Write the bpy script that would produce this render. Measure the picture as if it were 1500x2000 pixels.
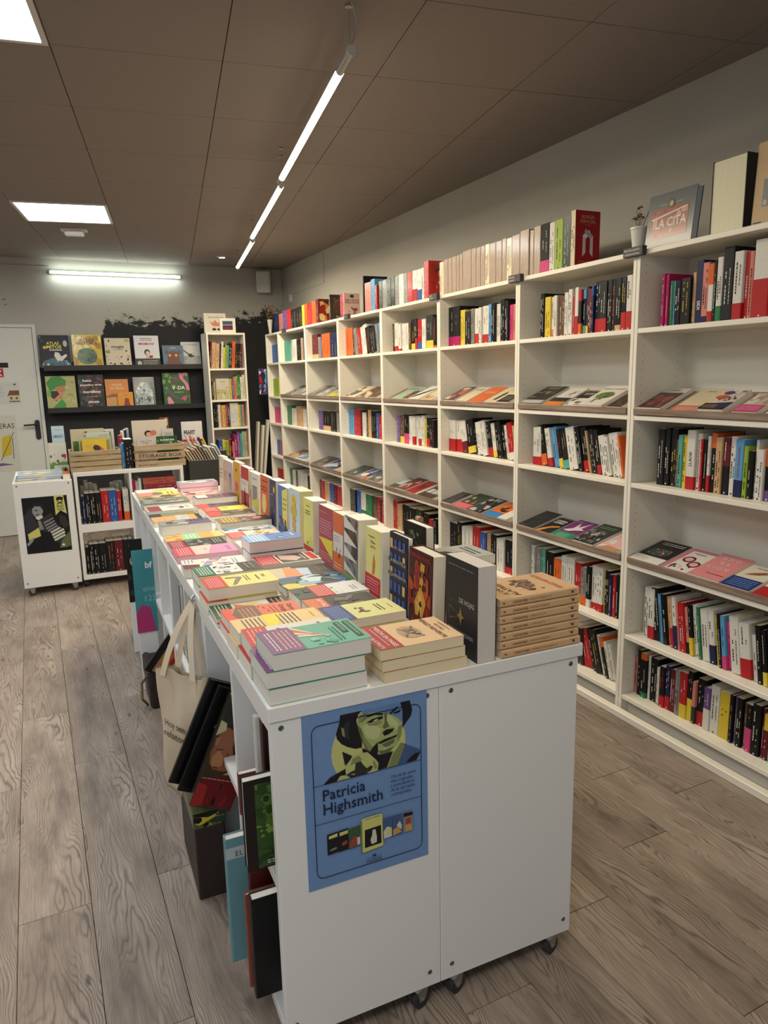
import bpy, math, random
from mathutils import Matrix, Vector

for o in list(bpy.data.objects):
    bpy.data.objects.remove(o)
SC = bpy.context.scene
COL = SC.collection

# ------------------------------------------------------------------ camera
CAM_H = 1.52
PIT, ROL, YAW = 0.188034415, 0.0217233723, -0.438062399
def _cam():
    c, s = math.cos(PIT), math.sin(PIT)
    rt, dn, fw = Vector((1, 0, 0)), Vector((0, -s, -c)), Vector((0, c, -s))
    cr, sr = math.cos(ROL), math.sin(ROL)
    r2, d2 = cr * rt + sr * dn, -sr * rt + cr * dn
    R = Matrix.Rotation(YAW, 3, 'Z')
    r2, d2, fw = R @ r2, R @ d2, R @ fw
    u, b = -d2, -fw
    return Matrix(((r2.x, u.x, b.x, 0), (r2.y, u.y, b.y, 0), (r2.z, u.z, b.z, CAM_H), (0, 0, 0, 1)))
cd = bpy.data.cameras.new('camera')
cam = bpy.data.objects.new('camera', cd)
COL.objects.link(cam)
cd.sensor_fit = 'HORIZONTAL'
cd.sensor_width = 36.0
cd.lens = 1383.79 / 1500 * 36
cd.clip_start = 0.02
cam.matrix_world = _cam()
SC.camera = cam

# ------------------------------------------------------------------ world / exposure
SC.view_settings.view_transform = 'Standard'
SC.view_settings.look = 'None'
SC.view_settings.gamma = 1.0
SC.view_settings.use_curve_mapping = False
SC.view_settings.exposure = 0.0
W = bpy.data.worlds.new('sky')
SC.world = W
W.use_nodes = True
W.node_tree.nodes['Background'].inputs[0].default_value = (0.74, 0.86, 1.0, 1)
W.node_tree.nodes['Background'].inputs[1].default_value = 1.6
PENDANT_W, PANEL_W, TUBE_W = 30.0, 15.0, 4.0

# ------------------------------------------------------------------ frames
ROOM_A, TAB_A, CEIL_A = math.radians(0.92), math.radians(-1.3), math.radians(-8.84)
ROOM = Matrix.Rotation(ROOM_A, 4, 'Z')
TAB = Matrix.Rotation(TAB_A, 4, 'Z')
CEIL = Matrix.Rotation(CEIL_A, 4, 'Z')
IDN = Matrix.Identity(4)
ZC = 2.745

# ------------------------------------------------------------------ colours
def lin(c):
    r = []
    for x in c:
        x = x / 255.0
        r.append(x / 12.92 if x <= 0.04045 else ((x + 0.055) / 1.055) ** 2.4)
    return tuple(r)
PAL = dict(k=(15, 15, 17), K=(27, 28, 31), w=(226, 222, 212), c=(222, 206, 172), r=(186, 34, 38), d=(104, 24, 34),
           o=(222, 104, 42), y=(226, 198, 62), g=(44, 122, 78), G=(46, 62, 48), l=(152, 178, 52), b=(44, 92, 168),
           n=(24, 34, 78), s=(96, 160, 208), t=(92, 168, 152), p=(214, 70, 128), m=(176, 26, 96), v=(112, 82, 140),
           u=(104, 72, 52), e=(206, 166, 122), a=(140, 138, 132), f=(214, 132, 116), z=(160, 136, 116),
           P=(232, 226, 210), Q=(226, 208, 168), W=(248, 248, 246), x=(60, 60, 62), i=(186, 186, 180), h=(226, 178, 186),
           q=(240, 226, 130), j=(150, 196, 178))
NAMES = dict(k='black', K='charcoal', w='white', c='cream', r='red', d='dark red', o='orange', y='yellow', g='green',
             G='dark green', l='lime green', b='blue', n='navy', s='sky blue', t='turquoise', p='pink', m='magenta',
             v='violet', u='brown', e='tan', a='grey', f='salmon', z='plastic-wrapped beige', x='charcoal', i='pale grey',
             h='pale pink', q='pale yellow', j='mint', W='white', P='white', Q='cream')
def C(c):
    if isinstance(c, str):
        c = PAL[c]
    return lin(c)

# ------------------------------------------------------------------ materials
def nodes(name):
    m = bpy.data.materials.new(name)
    m.use_nodes = True
    nt = m.node_tree
    return m, nt, nt.nodes['Principled BSDF']
def N(nt, t, **kw):
    n = nt.nodes.new(t)
    for k, v in kw.items():
        setattr(n, k, v)
    return n
def mathn(nt, op, a, b=None, c=None, clamp=False):
    n = nt.nodes.new('ShaderNodeMath')
    n.operation = op
    n.use_clamp = clamp
    for i, v in enumerate((a, b, c)):
        if v is None:
            continue
        if isinstance(v, (int, float)):
            n.inputs[i].default_value = v
        else:
            nt.links.new(v, n.inputs[i])
    return n.outputs[0]
def ramp(nt, fac, stops):
    n = nt.nodes.new('ShaderNodeValToRGB')
    e = n.color_ramp.elements
    while len(e) < len(stops):
        e.new(0.5)
    for i, (p, c) in enumerate(stops):
        e[i].position = p
        e[i].color = (*c, 1)
    nt.links.new(fac, n.inputs[0])
    return n.outputs[0]
def mixc(nt, fac, a, b, mode='MIX'):
    n = nt.nodes.new('ShaderNodeMix')
    n.data_type = 'RGBA'
    n.blend_type = mode
    if isinstance(fac, (int, float)):
        n.inputs[0].default_value = fac
    else:
        nt.links.new(fac, n.inputs[0])
    for i, v in ((6, a), (7, b)):
        if isinstance(v, tuple):
            n.inputs[i].default_value = (*v[:3], 1)
        else:
            nt.links.new(v, n.inputs[i])
    return n.outputs[2]
def bump(nt, b, h, strength, dist=0.002):
    n = nt.nodes.new('ShaderNodeBump')
    n.inputs['Strength'].default_value = strength
    n.inputs['Distance'].default_value = dist
    nt.links.new(h, n.inputs['Height'])
    nt.links.new(n.outputs[0], b.inputs['Normal'])
def noise(nt, vec, scale, detail=4, rough=0.5):
    n = nt.nodes.new('ShaderNodeTexNoise')
    n.inputs['Scale'].default_value = scale
    n.inputs['Detail'].default_value = detail
    n.inputs['Roughness'].default_value = rough
    nt.links.new(vec, n.inputs['Vector'])
    return n.outputs[0]
def mapping(nt, vec, sc):
    n = nt.nodes.new('ShaderNodeMapping')
    n.inputs['Scale'].default_value = sc
    nt.links.new(vec, n.inputs[0])
    return n.outputs[0]

def simple(name, col, rough=0.5, metal=0.0, grain=0.0, gscale=120.0):
    m, nt, b = nodes(name)
    b.inputs['Base Color'].default_value = (*lin(col), 1)
    b.inputs['Roughness'].default_value = rough
    b.inputs['Metallic'].default_value = metal
    if grain:
        tc = N(nt, 'ShaderNodeTexCoord')
        f = noise(nt, tc.outputs['Object'], gscale, 3)
        lo = tuple(x * (1 - grain) for x in lin(col))
        hi = tuple(min(1, x * (1 + grain * 0.5)) for x in lin(col))
        nt.links.new(ramp(nt, f, [(0.3, lo), (0.7, hi)]), b.inputs['Base Color'])
        bump(nt, b, f, 0.08, 0.0006)
    return m
def emis(name, col, st):
    m, nt, b = nodes(name)
    b.inputs['Base Color'].default_value = (0.8, 0.8, 0.8, 1)
    b.inputs['Emission Color'].default_value = (*col, 1)
    b.inputs['Emission Strength'].default_value = st
    return m
def attr_mat(name, rough, coat=0.0):
    m, nt, b = nodes(name)
    a = N(nt, 'ShaderNodeAttribute', attribute_name='Col')
    tc = N(nt, 'ShaderNodeTexCoord')
    f = noise(nt, tc.outputs['Object'], 60.0, 3)
    k = mathn(nt, 'MULTIPLY_ADD', f, 0.16, 0.92)
    mx = N(nt, 'ShaderNodeVectorMath', operation='SCALE')
    nt.links.new(a.outputs['Color'], mx.inputs[0])
    nt.links.new(k, mx.inputs['Scale'])
    hs = N(nt, 'ShaderNodeHueSaturation')
    hs.inputs['Saturation'].default_value = 1.0
    hs.inputs['Value'].default_value = 0.82
    nt.links.new(mx.outputs[0], hs.inputs['Color'])
    nt.links.new(hs.outputs[0], b.inputs['Base Color'])
    b.inputs['Roughness'].default_value = rough
    b.inputs['Specular IOR Level'].default_value = 0.3
    b.inputs['Coat Weight'].default_value = coat
    b.inputs['Coat Roughness'].default_value = 0.15
    return m
def page_mat():
    m, nt, b = nodes('page_edges')
    a = N(nt, 'ShaderNodeAttribute', attribute_name='Col')
    tc = N(nt, 'ShaderNodeTexCoord')
    f = noise(nt, mapping(nt, tc.outputs['Object'], (1400, 3, 3)), 1.0, 2)
    k = mathn(nt, 'MULTIPLY_ADD', f, 0.3, 0.82)
    mx = N(nt, 'ShaderNodeVectorMath', operation='SCALE')
    nt.links.new(a.outputs['Color'], mx.inputs[0])
    nt.links.new(k, mx.inputs['Scale'])
    nt.links.new(mx.outputs[0], b.inputs['Base Color'])
    b.inputs['Roughness'].default_value = 0.85
    return m
def wrap_mat():
    m, nt, b = nodes('plastic_wrap')
    a = N(nt, 'ShaderNodeAttribute', attribute_name='Col')
    tc = N(nt, 'ShaderNodeTexCoord')
    f = noise(nt, mapping(nt, tc.outputs['Object'], (90, 30, 14)), 1.0, 3, 0.6)
    nt.links.new(a.outputs['Color'], b.inputs['Base Color'])
    b.inputs['Roughness'].default_value = 0.36
    b.inputs['Coat Weight'].default_value = 0.35
    b.inputs['Coat Roughness'].default_value = 0.12
    bump(nt, b, f, 1.0, 0.006)
    return m

def floor_mat():
    m, nt, b = nodes('floor_plank_wood')
    tc = N(nt, 'ShaderNodeTexCoord')
    oi = N(nt, 'ShaderNodeObjectInfo')
    sep = N(nt, 'ShaderNodeSeparateXYZ')
    nt.links.new(tc.outputs['Object'], sep.inputs[0])
    x, y = sep.outputs[0], sep.outputs[1]
    rnd = oi.outputs['Random']
    off = mathn(nt, 'MULTIPLY', rnd, 37.0)
    comb = N(nt, 'ShaderNodeCombineXYZ')
    nt.links.new(x, comb.inputs[0]); nt.links.new(y, comb.inputs[1]); nt.links.new(off, comb.inputs[2])
    v = comb.outputs[0]
    # cathedral grain: nested arches along the board, bent by low noise
    n1 = noise(nt, mapping(nt, v, (7, 1.6, 1)), 1.0, 3)
    n2 = noise(nt, mapping(nt, v, (30, 5, 1)), 1.0, 4)
    cx = mathn(nt, 'SUBTRACT', x, mathn(nt, 'MULTIPLY', mathn(nt, 'SUBTRACT', n1, 0.5), 0.22))
    cx = mathn(nt, 'SUBTRACT', cx, mathn(nt, 'MULTIPLY', mathn(nt, 'SUBTRACT', rnd, 0.5), 0.05))
    par = mathn(nt, 'MULTIPLY', mathn(nt, 'POWER', mathn(nt, 'ABSOLUTE', cx), 1.5), 420.0)
    yy = mathn(nt, 'MULTIPLY', y, 9.0)
    ph = mathn(nt, 'ADD', mathn(nt, 'ADD', par, yy), mathn(nt, 'MULTIPLY', n2, 2.6))
    ph = mathn(nt, 'ADD', ph, mathn(nt, 'MULTIPLY', n1, 5.0))
    s = mathn(nt, 'SINE', mathn(nt, 'MULTIPLY', ph, 4.2))
    s = mathn(nt, 'MULTIPLY_ADD', s, 0.5, 0.5)
    s = mathn(nt, 'POWER', s, 3.5)
    fine = noise(nt, mapping(nt, v, (240, 5, 1)), 1.0, 4, 0.65)
    blot = noise(nt, mapping(nt, v, (9, 2.2, 1)), 1.0, 4, 0.6)
    base = ramp(nt, blot, [(0.26, lin((104, 92, 82))), (0.48, lin((148, 132, 118))), (0.75, lin((172, 157, 142)))])
    mask = ramp(nt, n1, [(0.36, (0.12,) * 3), (0.62, (0.8,) * 3)])
    col = mixc(nt, mathn(nt, 'MULTIPLY', s, mask), base, lin((88, 76, 66)))
    fk = mathn(nt, 'MULTIPLY_ADD', fine, 0.9, 0.53)
    g = N(nt, 'ShaderNodeVectorMath', operation='SCALE')
    nt.links.new(col, g.inputs[0]); nt.links.new(fk, g.inputs['Scale'])
    # knots
    vo = N(nt, 'ShaderNodeTexVoronoi')
    vo.inputs['Scale'].default_value = 1.0
    nt.links.new(mapping(nt, v, (9, 3.2, 1)), vo.inputs['Vector'])
    kn = ramp(nt, vo.outputs['Distance'], [(0.035, (1,) * 3), (0.085, (0,) * 3)])
    col2 = mixc(nt, mathn(nt, 'MULTIPLY', kn, 0.75), g.outputs[0], lin((66, 54, 46)))
    hs = N(nt, 'ShaderNodeHueSaturation')
    nt.links.new(mathn(nt, 'MULTIPLY_ADD', rnd, 0.22, 0.89), hs.inputs['Value'])
    hs.inputs['Saturation'].default_value = 0.95
    nt.links.new(col2, hs.inputs['Color'])
    nt.links.new(hs.outputs[0], b.inputs['Base Color'])
    b.inputs['Roughness'].default_value = 0.5
    b.inputs['Specular IOR Level'].default_value = 0.35
    h = mathn(nt, 'ADD', mathn(nt, 'MULTIPLY', s, -0.5), mathn(nt, 'MULTIPLY', fine, 0.6))
    bump(nt, b, h, 0.25, 0.001)
    return m
def wood_mat(name, c0, c1, axis_scale, rough=0.6):
    m, nt, b = nodes(name)
    tc = N(nt, 'ShaderNodeTexCoord')
    f = noise(nt, mapping(nt, tc.outputs['Object'], axis_scale), 1.0, 4, 0.6)
    nt.links.new(ramp(nt, f, [(0.3, lin(c0)), (0.7, lin(c1))]), b.inputs['Base Color'])
    b.inputs['Roughness'].default_value = rough
    bump(nt, b, f, 0.2, 0.0008)
    return m
def ceil_mat():
    m, nt, b = nodes('ceiling_tile_taupe')
    tc = N(nt, 'ShaderNodeTexCoord')
    f = noise(nt, tc.outputs['Object'], 260.0, 2)
    f2 = noise(nt, mapping(nt, tc.outputs['Object'], (14, 300, 1)), 1.0, 2)
    k = mathn(nt, 'ADD', mathn(nt, 'MULTIPLY', f, 0.5), mathn(nt, 'MULTIPLY', f2, 0.5))
    nt.links.new(ramp(nt, k, [(0.3, lin((127, 117, 112))), (0.7, lin((145, 134, 128)))]), b.inputs['Base Color'])
    b.inputs['Roughness'].default_value = 0.9
    bump(nt, b, k, 0.15, 0.001)
    return m
def wall_mat(name, paint=False):
    m, nt, b = nodes(name)
    tc = N(nt, 'ShaderNodeTexCoord')
    v = tc.outputs['Object']
    f = noise(nt, v, 90.0, 4)
    big = noise(nt, v, 1.4, 4)
    base = ramp(nt, mathn(nt, 'ADD', mathn(nt, 'MULTIPLY', f, 0.4), mathn(nt, 'MULTIPLY', big, 0.6)),
                [(0.3, lin((158, 154, 145))), (0.7, lin((172, 168, 159)))])
    if paint:
        sep = N(nt, 'ShaderNodeSeparateXYZ')
        nt.links.new(v, sep.inputs[0])
        x, z = sep.outputs[0], sep.outputs[2]
        strokes = noise(nt, mapping(nt, v, (9, 1, 16)), 1.0, 5, 0.7)
        drips = noise(nt, mapping(nt, v, (34, 1, 3)), 1.0, 3, 0.6)
        # painted zone: ragged upper edge, stepping down towards the door
        st = mathn(nt, 'MULTIPLY', mathn(nt, 'SUBTRACT', 0.78, x), 6.0, clamp=True)
        top = mathn(nt, 'SUBTRACT', 2.17, mathn(nt, 'MULTIPLY', st, 0.42))
        right = mathn(nt, 'MULTIPLY', mathn(nt, 'SUBTRACT', x, 1.9), 1.2, clamp=True)
        top = mathn(nt, 'ADD', top, mathn(nt, 'MULTIPLY', right, 0.16))
        e = mathn(nt, 'SUBTRACT', top, z)
        e = mathn(nt, 'ADD', e, mathn(nt, 'MULTIPLY', mathn(nt, 'SUBTRACT', strokes, 0.5), 0.55))
        hard = ramp(nt, e, [(0.0, (0,) * 3), (0.035, (1,) * 3)])
        soft = ramp(nt, mathn(nt, 'ADD', e, mathn(nt, 'MULTIPLY', mathn(nt, 'SUBTRACT', drips, 0.42), 0.5)),
                    [(0.0, (0,) * 3), (0.25, (1,) * 3)])
        door = mathn(nt, 'GREATER_THAN', x, 0.105)
        k = mathn(nt, 'MULTIPLY', mathn(nt, 'MAXIMUM', hard, mathn(nt, 'MULTIPLY', soft, 0.45)), door)
        base = mixc(nt, k, base, lin((26, 26, 29)))
    nt.links.new(base, b.inputs['Base Color'])
    b.inputs['Roughness'].default_value = 0.75
    bump(nt, b, f, 0.12, 0.001)
    return m

M = {}
M['lam'] = simple('white_laminate', (230, 224, 209), 0.38)
M['lam2'] = simple('white_laminate_unit', (224, 223, 220), 0.42)
M['hole'] = simple('peg_hole_dark', (52, 48, 42), 0.8)
M['cover'] = attr_mat('printed_cover', 0.45, 0.0)
M['tcover'] = attr_mat('printed_table_cover', 0.55, 0.0)
M['matte'] = attr_mat('printed_matte', 0.6)
M['gloss'] = attr_mat('printed_gloss', 0.3, 0.25)
M['page'] = page_mat()
M['wrap'] = wrap_mat()
M['floor'] = floor_mat()
M['ceil'] = ceil_mat()
M['wall'] = wall_mat('wall_greige')
M['wallp'] = wall_mat('wall_greige_black_paint', True)
M['lip'] = wood_mat('display_board_wood', (104, 86, 72), (150, 128, 110), (30, 4, 60))
M['crate'] = wood_mat('crate_wood', (150, 128, 98), (186, 164, 130), (5, 40, 60))
M['black'] = simple('black_satin', (18, 18, 20), 0.4)
M['blackw'] = simple('black_wood', (24, 23, 25), 0.45, 0, 0.1)
M['metal'] = simple('galvanised_metal', (168, 170, 168), 0.35, 0.9)
M['screw'] = simple('screw_steel', (120, 122, 124), 0.35, 0.9)
M['rubber'] = simple('grey_rubber', (46, 46, 48), 0.6)
M['alu'] = simple('lamp_aluminium', (170, 168, 162), 0.4, 0.7)
M['door'] = simple('door_paint', (196, 196, 186), 0.45, 0, 0.02, 30)
M['plastic'] = simple('white_plastic', (206, 204, 196), 0.45)
M['canvas'] = simple('tote_canvas', (206, 190, 164), 0.9, 0, 0.12, 420)
M['graymetal'] = simple('grey_bin_metal', (72, 72, 70), 0.35, 0.5)
M['leather'] = simple('brown_leather', (44, 32, 28), 0.5, 0, 0.2, 60)
M['clay'] = simple('white_clay_pot', (206, 202, 192), 0.35)
M['dry'] = simple('dried_flower', (96, 62, 54), 0.9, 0, 0.3, 90)
M['stem'] = simple('dried_stem', (120, 96, 60), 0.9)
M['chan'] = simple('ceiling_joint', (70, 63, 58), 0.8)
M['pend'] = emis('pendant_glow', lin((255, 240, 205)), 14.0)
M['led'] = emis('panel_glow', lin((236, 248, 255)), 9.0)
M['tube'] = emis('tube_glow', lin((232, 255, 238)), 8.0)
M['spotg'] = emis('spot_glow', lin((250, 255, 255)), 10.0)

# ------------------------------------------------------------------ mesh builder
class MB:
    def __init__(s):
        s.v = []; s.f = []; s.c = []; s.m = []; s.col = False
    def add(s, vs, fs, col=None, mi=0):
        n = len(s.v)
        s.v.extend(vs)
        c = C(col) if col is not None else (0.8, 0.8, 0.8)
        if col is not None:
            s.col = True
        for f in fs:
            s.f.append([i + n for i in f]); s.c.append(c); s.m.append(mi)
        return s
    def box(s, x0, y0, z0, x1, y1, z1, col=None, mi=0):
        return s.add([(x0, y0, z0), (x1, y0, z0), (x1, y1, z0), (x0, y1, z0), (x0, y0, z1), (x1, y0, z1), (x1, y1, z1), (x0, y1, z1)],
                     [(3, 2, 1, 0), (4, 5, 6, 7), (0, 1, 5, 4), (1, 2, 6, 5), (2, 3, 7, 6), (3, 0, 4, 7)], col, mi)
    def bbox(s, x0, y0, z0, x1, y1, z1, b=0.0015, col=None, mi=0):
        """box with chamfered edges"""
        b = min(b, (x1 - x0) / 3, (y1 - y0) / 3, (z1 - z0) / 3)
        P = []
        for z, i in ((z0, b), (z0 + b, 0), (z1 - b, 0), (z1, b)):
            k = b if i == 0 else 0
            xa, xb, ya, yb = x0 + i, x1 - i, y0 + i, y1 - i
            if i == 0:
                P.append([(xa + b, ya, z), (xb - b, ya, z), (xb, ya + b, z), (xb, yb - b, z), (xb - b, yb, z), (xa + b, yb, z), (xa, yb - b, z), (xa, ya + b, z)])
            else:
                P.append([(xa, ya, z), (xb, ya, z), (xb, ya, z), (xb, yb, z), (xb, yb, z), (xa, yb, z), (xa, yb, z), (xa, ya, z)])
        vs = [P[0][i] for i in (0, 2, 4, 6)] + P[1] + P[2] + [P[3][i] for i in (0, 2, 4, 6)]
        fs = [(3, 2, 1, 0), (20, 21, 22, 23)]
        for i in range(8):
            j = (i + 1) % 8
            fs.append((4 + i, 4 + j, 12 + j, 12 + i))
        q = [0, 0, 1, 1, 2, 2, 3, 3]
        q = {0: 0, 1: 1, 2: 1, 3: 2, 4: 2, 5: 3, 6: 3, 7: 0}
        for i in range(8):
            j = (i + 1) % 8
            if q[i] == q[j]:
                fs.append((q[i], 4 + j, 4 + i)); fs.append((20 + q[i], 12 + i, 12 + j))
            else:
                fs.append((q[i], q[j], 4 + j, 4 + i)); fs.append((20 + q[i], 12 + i, 12 + j, 20 + q[j]))
        return s.add(vs, fs, col, mi)
    def prism(s, prof, z0, z1, col=None, mi=0, f=None):
        n = len(prof)
        f = f or (lambda x, y, z: (x, y, z))
        vs = [f(x, y, z0) for x, y in prof] + [f(x, y, z1) for x, y in prof]
        fs = [tuple(range(n))[::-1], tuple(range(n, 2 * n))]
        for i in range(n):
            j = (i + 1) % n
            fs.append((i, j, n + j, n + i))
        return s.add(vs, fs, col, mi)
    def cyl(s, p0, p1, r, n=12, r1=None, col=None, mi=0, cap=True):
        p0, p1 = Vector(p0), Vector(p1)
        a = (p1 - p0).normalized()
        u = a.orthogonal().normalized(); w = a.cross(u)
        r1 = r if r1 is None else r1
        vs = []
        for p, q in ((p0, r), (p1, r1)):
            for i in range(n):
                t = 2 * math.pi * i / n
                vs.append(tuple(p + (u * math.cos(t) + w * math.sin(t)) * q))
        fs = [(i, (i + 1) % n, n + (i + 1) % n, n + i) for i in range(n)]
        if cap:
            fs += [tuple(range(n))[::-1], tuple(range(n, 2 * n))]
        return s.add(vs, fs, col, mi)
    def tube(s, pts, r, n=6, col=None, mi=0):
        for a, b in zip(pts, pts[1:]):
            s.cyl(a, b, r, n, col=col, mi=mi)
        return s
    def lathe(s, prof, n=20, c=(0, 0, 0), col=None, mi=0):
        vs = []; fs = []
        for r, z in prof:
            for i in range(n):
                t = 2 * math.pi * i / n
                vs.append((c[0] + r * math.cos(t), c[1] + r * math.sin(t), c[2] + z))
        for k in range(len(prof) - 1):
            for i in range(n):
                j = (i + 1) % n
                fs.append((k * n + i, k * n + j, (k + 1) * n + j, (k + 1) * n + i))
        return s.add(vs, fs, col, mi)
    def mesh(s, name, mats):
        me = bpy.data.meshes.new(name)
        me.from_pydata(s.v, [], s.f)
        mats = mats if isinstance(mats, (list, tuple)) else [mats]
        for m in mats:
            me.materials.append(M[m] if isinstance(m, str) else m)
        if len(mats) > 1:
            me.polygons.foreach_set('material_index', s.m)
        if s.col:
            at = me.color_attributes.new('Col', 'FLOAT_COLOR', 'CORNER')
            d = []
            for f, c in zip(s.f, s.c):
                d.extend((c[0], c[1], c[2], 1.0) * len(f))
            at.data.foreach_set('color', d)
        me.update()
        return me
    def build(s, name, mats, parent=None, mw=None, smooth=False):
        me = s.mesh(name, mats)
        if smooth:
            me.polygons.foreach_set('use_smooth', [True] * len(me.polygons))
        return link(name, me, parent, mw)

def link(name, me, parent=None, mw=None):
    o = bpy.data.objects.new(name, me)
    COL.objects.link(o)
    if parent is not None:
        o.parent = parent
    if mw is not None:
        if parent is not None:
            o.matrix_local = mw
        else:
            o.matrix_world = mw
    return o
def tag(o, label, cat, group=None, kind=None):
    o['label'] = label
    if cat:
        o['category'] = cat
    if group:
        o['group'] = group
    if kind:
        o['kind'] = kind
    return o
def struct(o, label=None):
    o['kind'] = 'structure'
    if label:
        o['label'] = label
    return o
def empty(name, mw):
    o = bpy.data.objects.new(name, None)
    COL.objects.link(o)
    o.matrix_world = mw
    o.empty_display_size = 0.05
    return o
def copy_tree(o, parent=None, mw=None):
    c = o.copy()
    COL.objects.link(c)
    if parent is not None:
        c.parent = parent
    if mw is not None:
        c.matrix_world = mw
    for ch in o.children:
        copy_tree(ch, c)
    return c
def tr(x, y, z, rz=0.0):
    return Matrix.Translation((x, y, z)) @ Matrix.Rotation(rz, 4, 'Z')
def basis(bx, by, bz, p):
    return Matrix(((bx[0], by[0], bz[0], p[0]), (bx[1], by[1], bz[1], p[1]), (bx[2], by[2], bz[2], p[2]), (0, 0, 0, 1)))
def area(name, mw, sx, sy, w, col, parent=None, spread=math.pi):
    l = bpy.data.lights.new(name, 'AREA')
    l.shape = 'RECTANGLE'
    l.size, l.size_y, l.energy, l.color = sx, sy, w, col
    l.spread = spread
    o = bpy.data.objects.new(name, l)
    COL.objects.link(o)
    if parent is not None:
        o.parent = parent
    o.matrix_world = mw
    return o

# ------------------------------------------------------------------ glyphs (Blender's built-in font)
_fc = bpy.data.curves.new('glyphs', 'FONT')
_fc.resolution_u = 2
_fc.fill_mode = 'FRONT'
_fo = bpy.data.objects.new('glyphs', _fc)
COL.objects.link(_fo)
GLY = {}
def _glymesh(ch):
    _fc.body = ch
    me = bpy.data.meshes.new_from_object(_fo)
    v = [(p.co.x, p.co.y) for p in me.vertices]
    f = [tuple(p.vertices) for p in me.polygons]
    bpy.data.meshes.remove(me)
    return v, f
def _mx(s):
    v, f = _glymesh(s)
    return max((p[0] for p in v), default=0)
def glyph(ch, bold=0.0):
    k = (ch, bold)
    if k not in GLY:
        _fc.offset = 0
        adv = _mx('H' + ch + 'H') - _mx('HH')
        _fc.offset = bold
        v, f = _glymesh(ch) if ch != ' ' else ([], [])
        GLY[k] = (v, f, adv)
    return GLY[k]
def textw(s, bold=0.0):
    return sum(glyph(c, bold)[2] for c in s)
def text(mb, s, o, ux, uy, size, col, align='L', bold=0.0, shear=0.0, stretch=1.0, width=None, serif=False):
    """text on a plane: o baseline origin, ux/uy unit vectors, size = em height (m)"""
    o, ux, uy = Vector(o), Vector(ux), Vector(uy)
    w = textw(s, bold) * size
    if width:
        stretch = width / w
    w *= stretch
    x = 0.0 if align == 'L' else (-w / 2 if align == 'C' else -w)
    for ch in s:
        v, f, adv = glyph(ch, bold)
        if f:
            mb.add([tuple(o + ux * (x + (p[0] + p[1] * shear) * size * stretch) + uy * (p[1] * size)) for p in v], f, col)
            if serif:                       # slab feet and caps on the flat stem ends
                ys_ = sorted(set(round(p[1], 2) for p in v))
                for yy, sg in ((0.0, 1), (max(p[1] for p in v), -1)):
                    xs = sorted(p[0] for p in v if abs(p[1] - yy) < 0.012)
                    k = 0
                    while k + 1 < len(xs):
                        if 0.03 < xs[k + 1] - xs[k] < 0.14:
                            a, b = xs[k] - 0.045, xs[k + 1] + (0.045 if sg > 0 else 0.0)
                            mb.add([tuple(o + ux * (x + q * size * stretch) + uy * (w_ * size)) for q, w_ in ((a, yy), (b, yy), (b, yy + sg * 0.028), (a, yy + sg * 0.028))], [(0, 1, 2, 3)], col)
                            k += 1
                        k += 1
        x += adv * size * stretch

# ================================================================== STRUCTURE
BACK_Y, RIGHT_X, LEFT_X, FRONT_Y = 8.08, 2.70, -3.3, -2.8
# floor: sub-floor slab with every plank laid on it as its own board
fl = MB().box(LEFT_X - 0.1, FRONT_Y - 0.1, -0.08, RIGHT_X + 0.1, BACK_Y + 0.1, -0.0105).build('floor', M['chan'], None, ROOM)
struct(fl, 'grey-brown wood plank floor')
PW, PL = 0.1957, 1.4
pm = {}
def plank_mesh(w, l):
    k = (round(w, 3), round(l, 3))
    if k not in pm:
        pm[k] = MB().bbox(-w / 2, -l / 2, -0.0105, w / 2, l / 2, 0.0, 0.0012).mesh('plank', 'floor')
    return pm[k]
rng = random.Random(3)
i0 = int((LEFT_X + 0.185) / PW) - 1
for i in range(i0, 16):
    xa = -0.185 + i * PW
    xb = xa + PW
    xa, xb = max(xa, LEFT_X), min(xb, RIGHT_X)
    if xb - xa < 0.02:
        continue
    y = (2.065 if i % 2 == 0 else 2.885) - 5 * PL
    if i == 1: y = 2.936 - 5 * PL
    if i == 2: y = 2.10 - 5 * PL
    if i == -1: y = 2.852 - 5 * PL
    if i > 3: y += (i * 0.37) % 0.6 - 0.3
    while y < BACK_Y:
        ya, yb = max(y, FRONT_Y), min(y + PL, BACK_Y)
        if yb - ya > 0.05:
            link('plank', plank_mesh(xb - xa - 0.0014, yb - ya - 0.0014), fl, tr((xa + xb) / 2, (ya + yb) / 2, 0))
        y += PL
# ceiling: deck with every tile hung under it
ce = MB().box(LEFT_X - 0.1, FRONT_Y - 0.1, ZC + 0.012, RIGHT_X + 0.1, BACK_Y + 0.1, ZC + 0.10).build('ceiling', M['chan'], None, ROOM)
struct(ce, 'taupe tiled ceiling')
TS = 0.6228
tile_me = MB().bbox(-TS / 2 + 0.0016, -TS / 2 + 0.0016, 0, TS / 2 - 0.0016, TS / 2 - 0.0016, 0.012, 0.002).mesh('ceiling_tile', 'ceil')
TU0, TV0 = -0.337, 3.094
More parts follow.
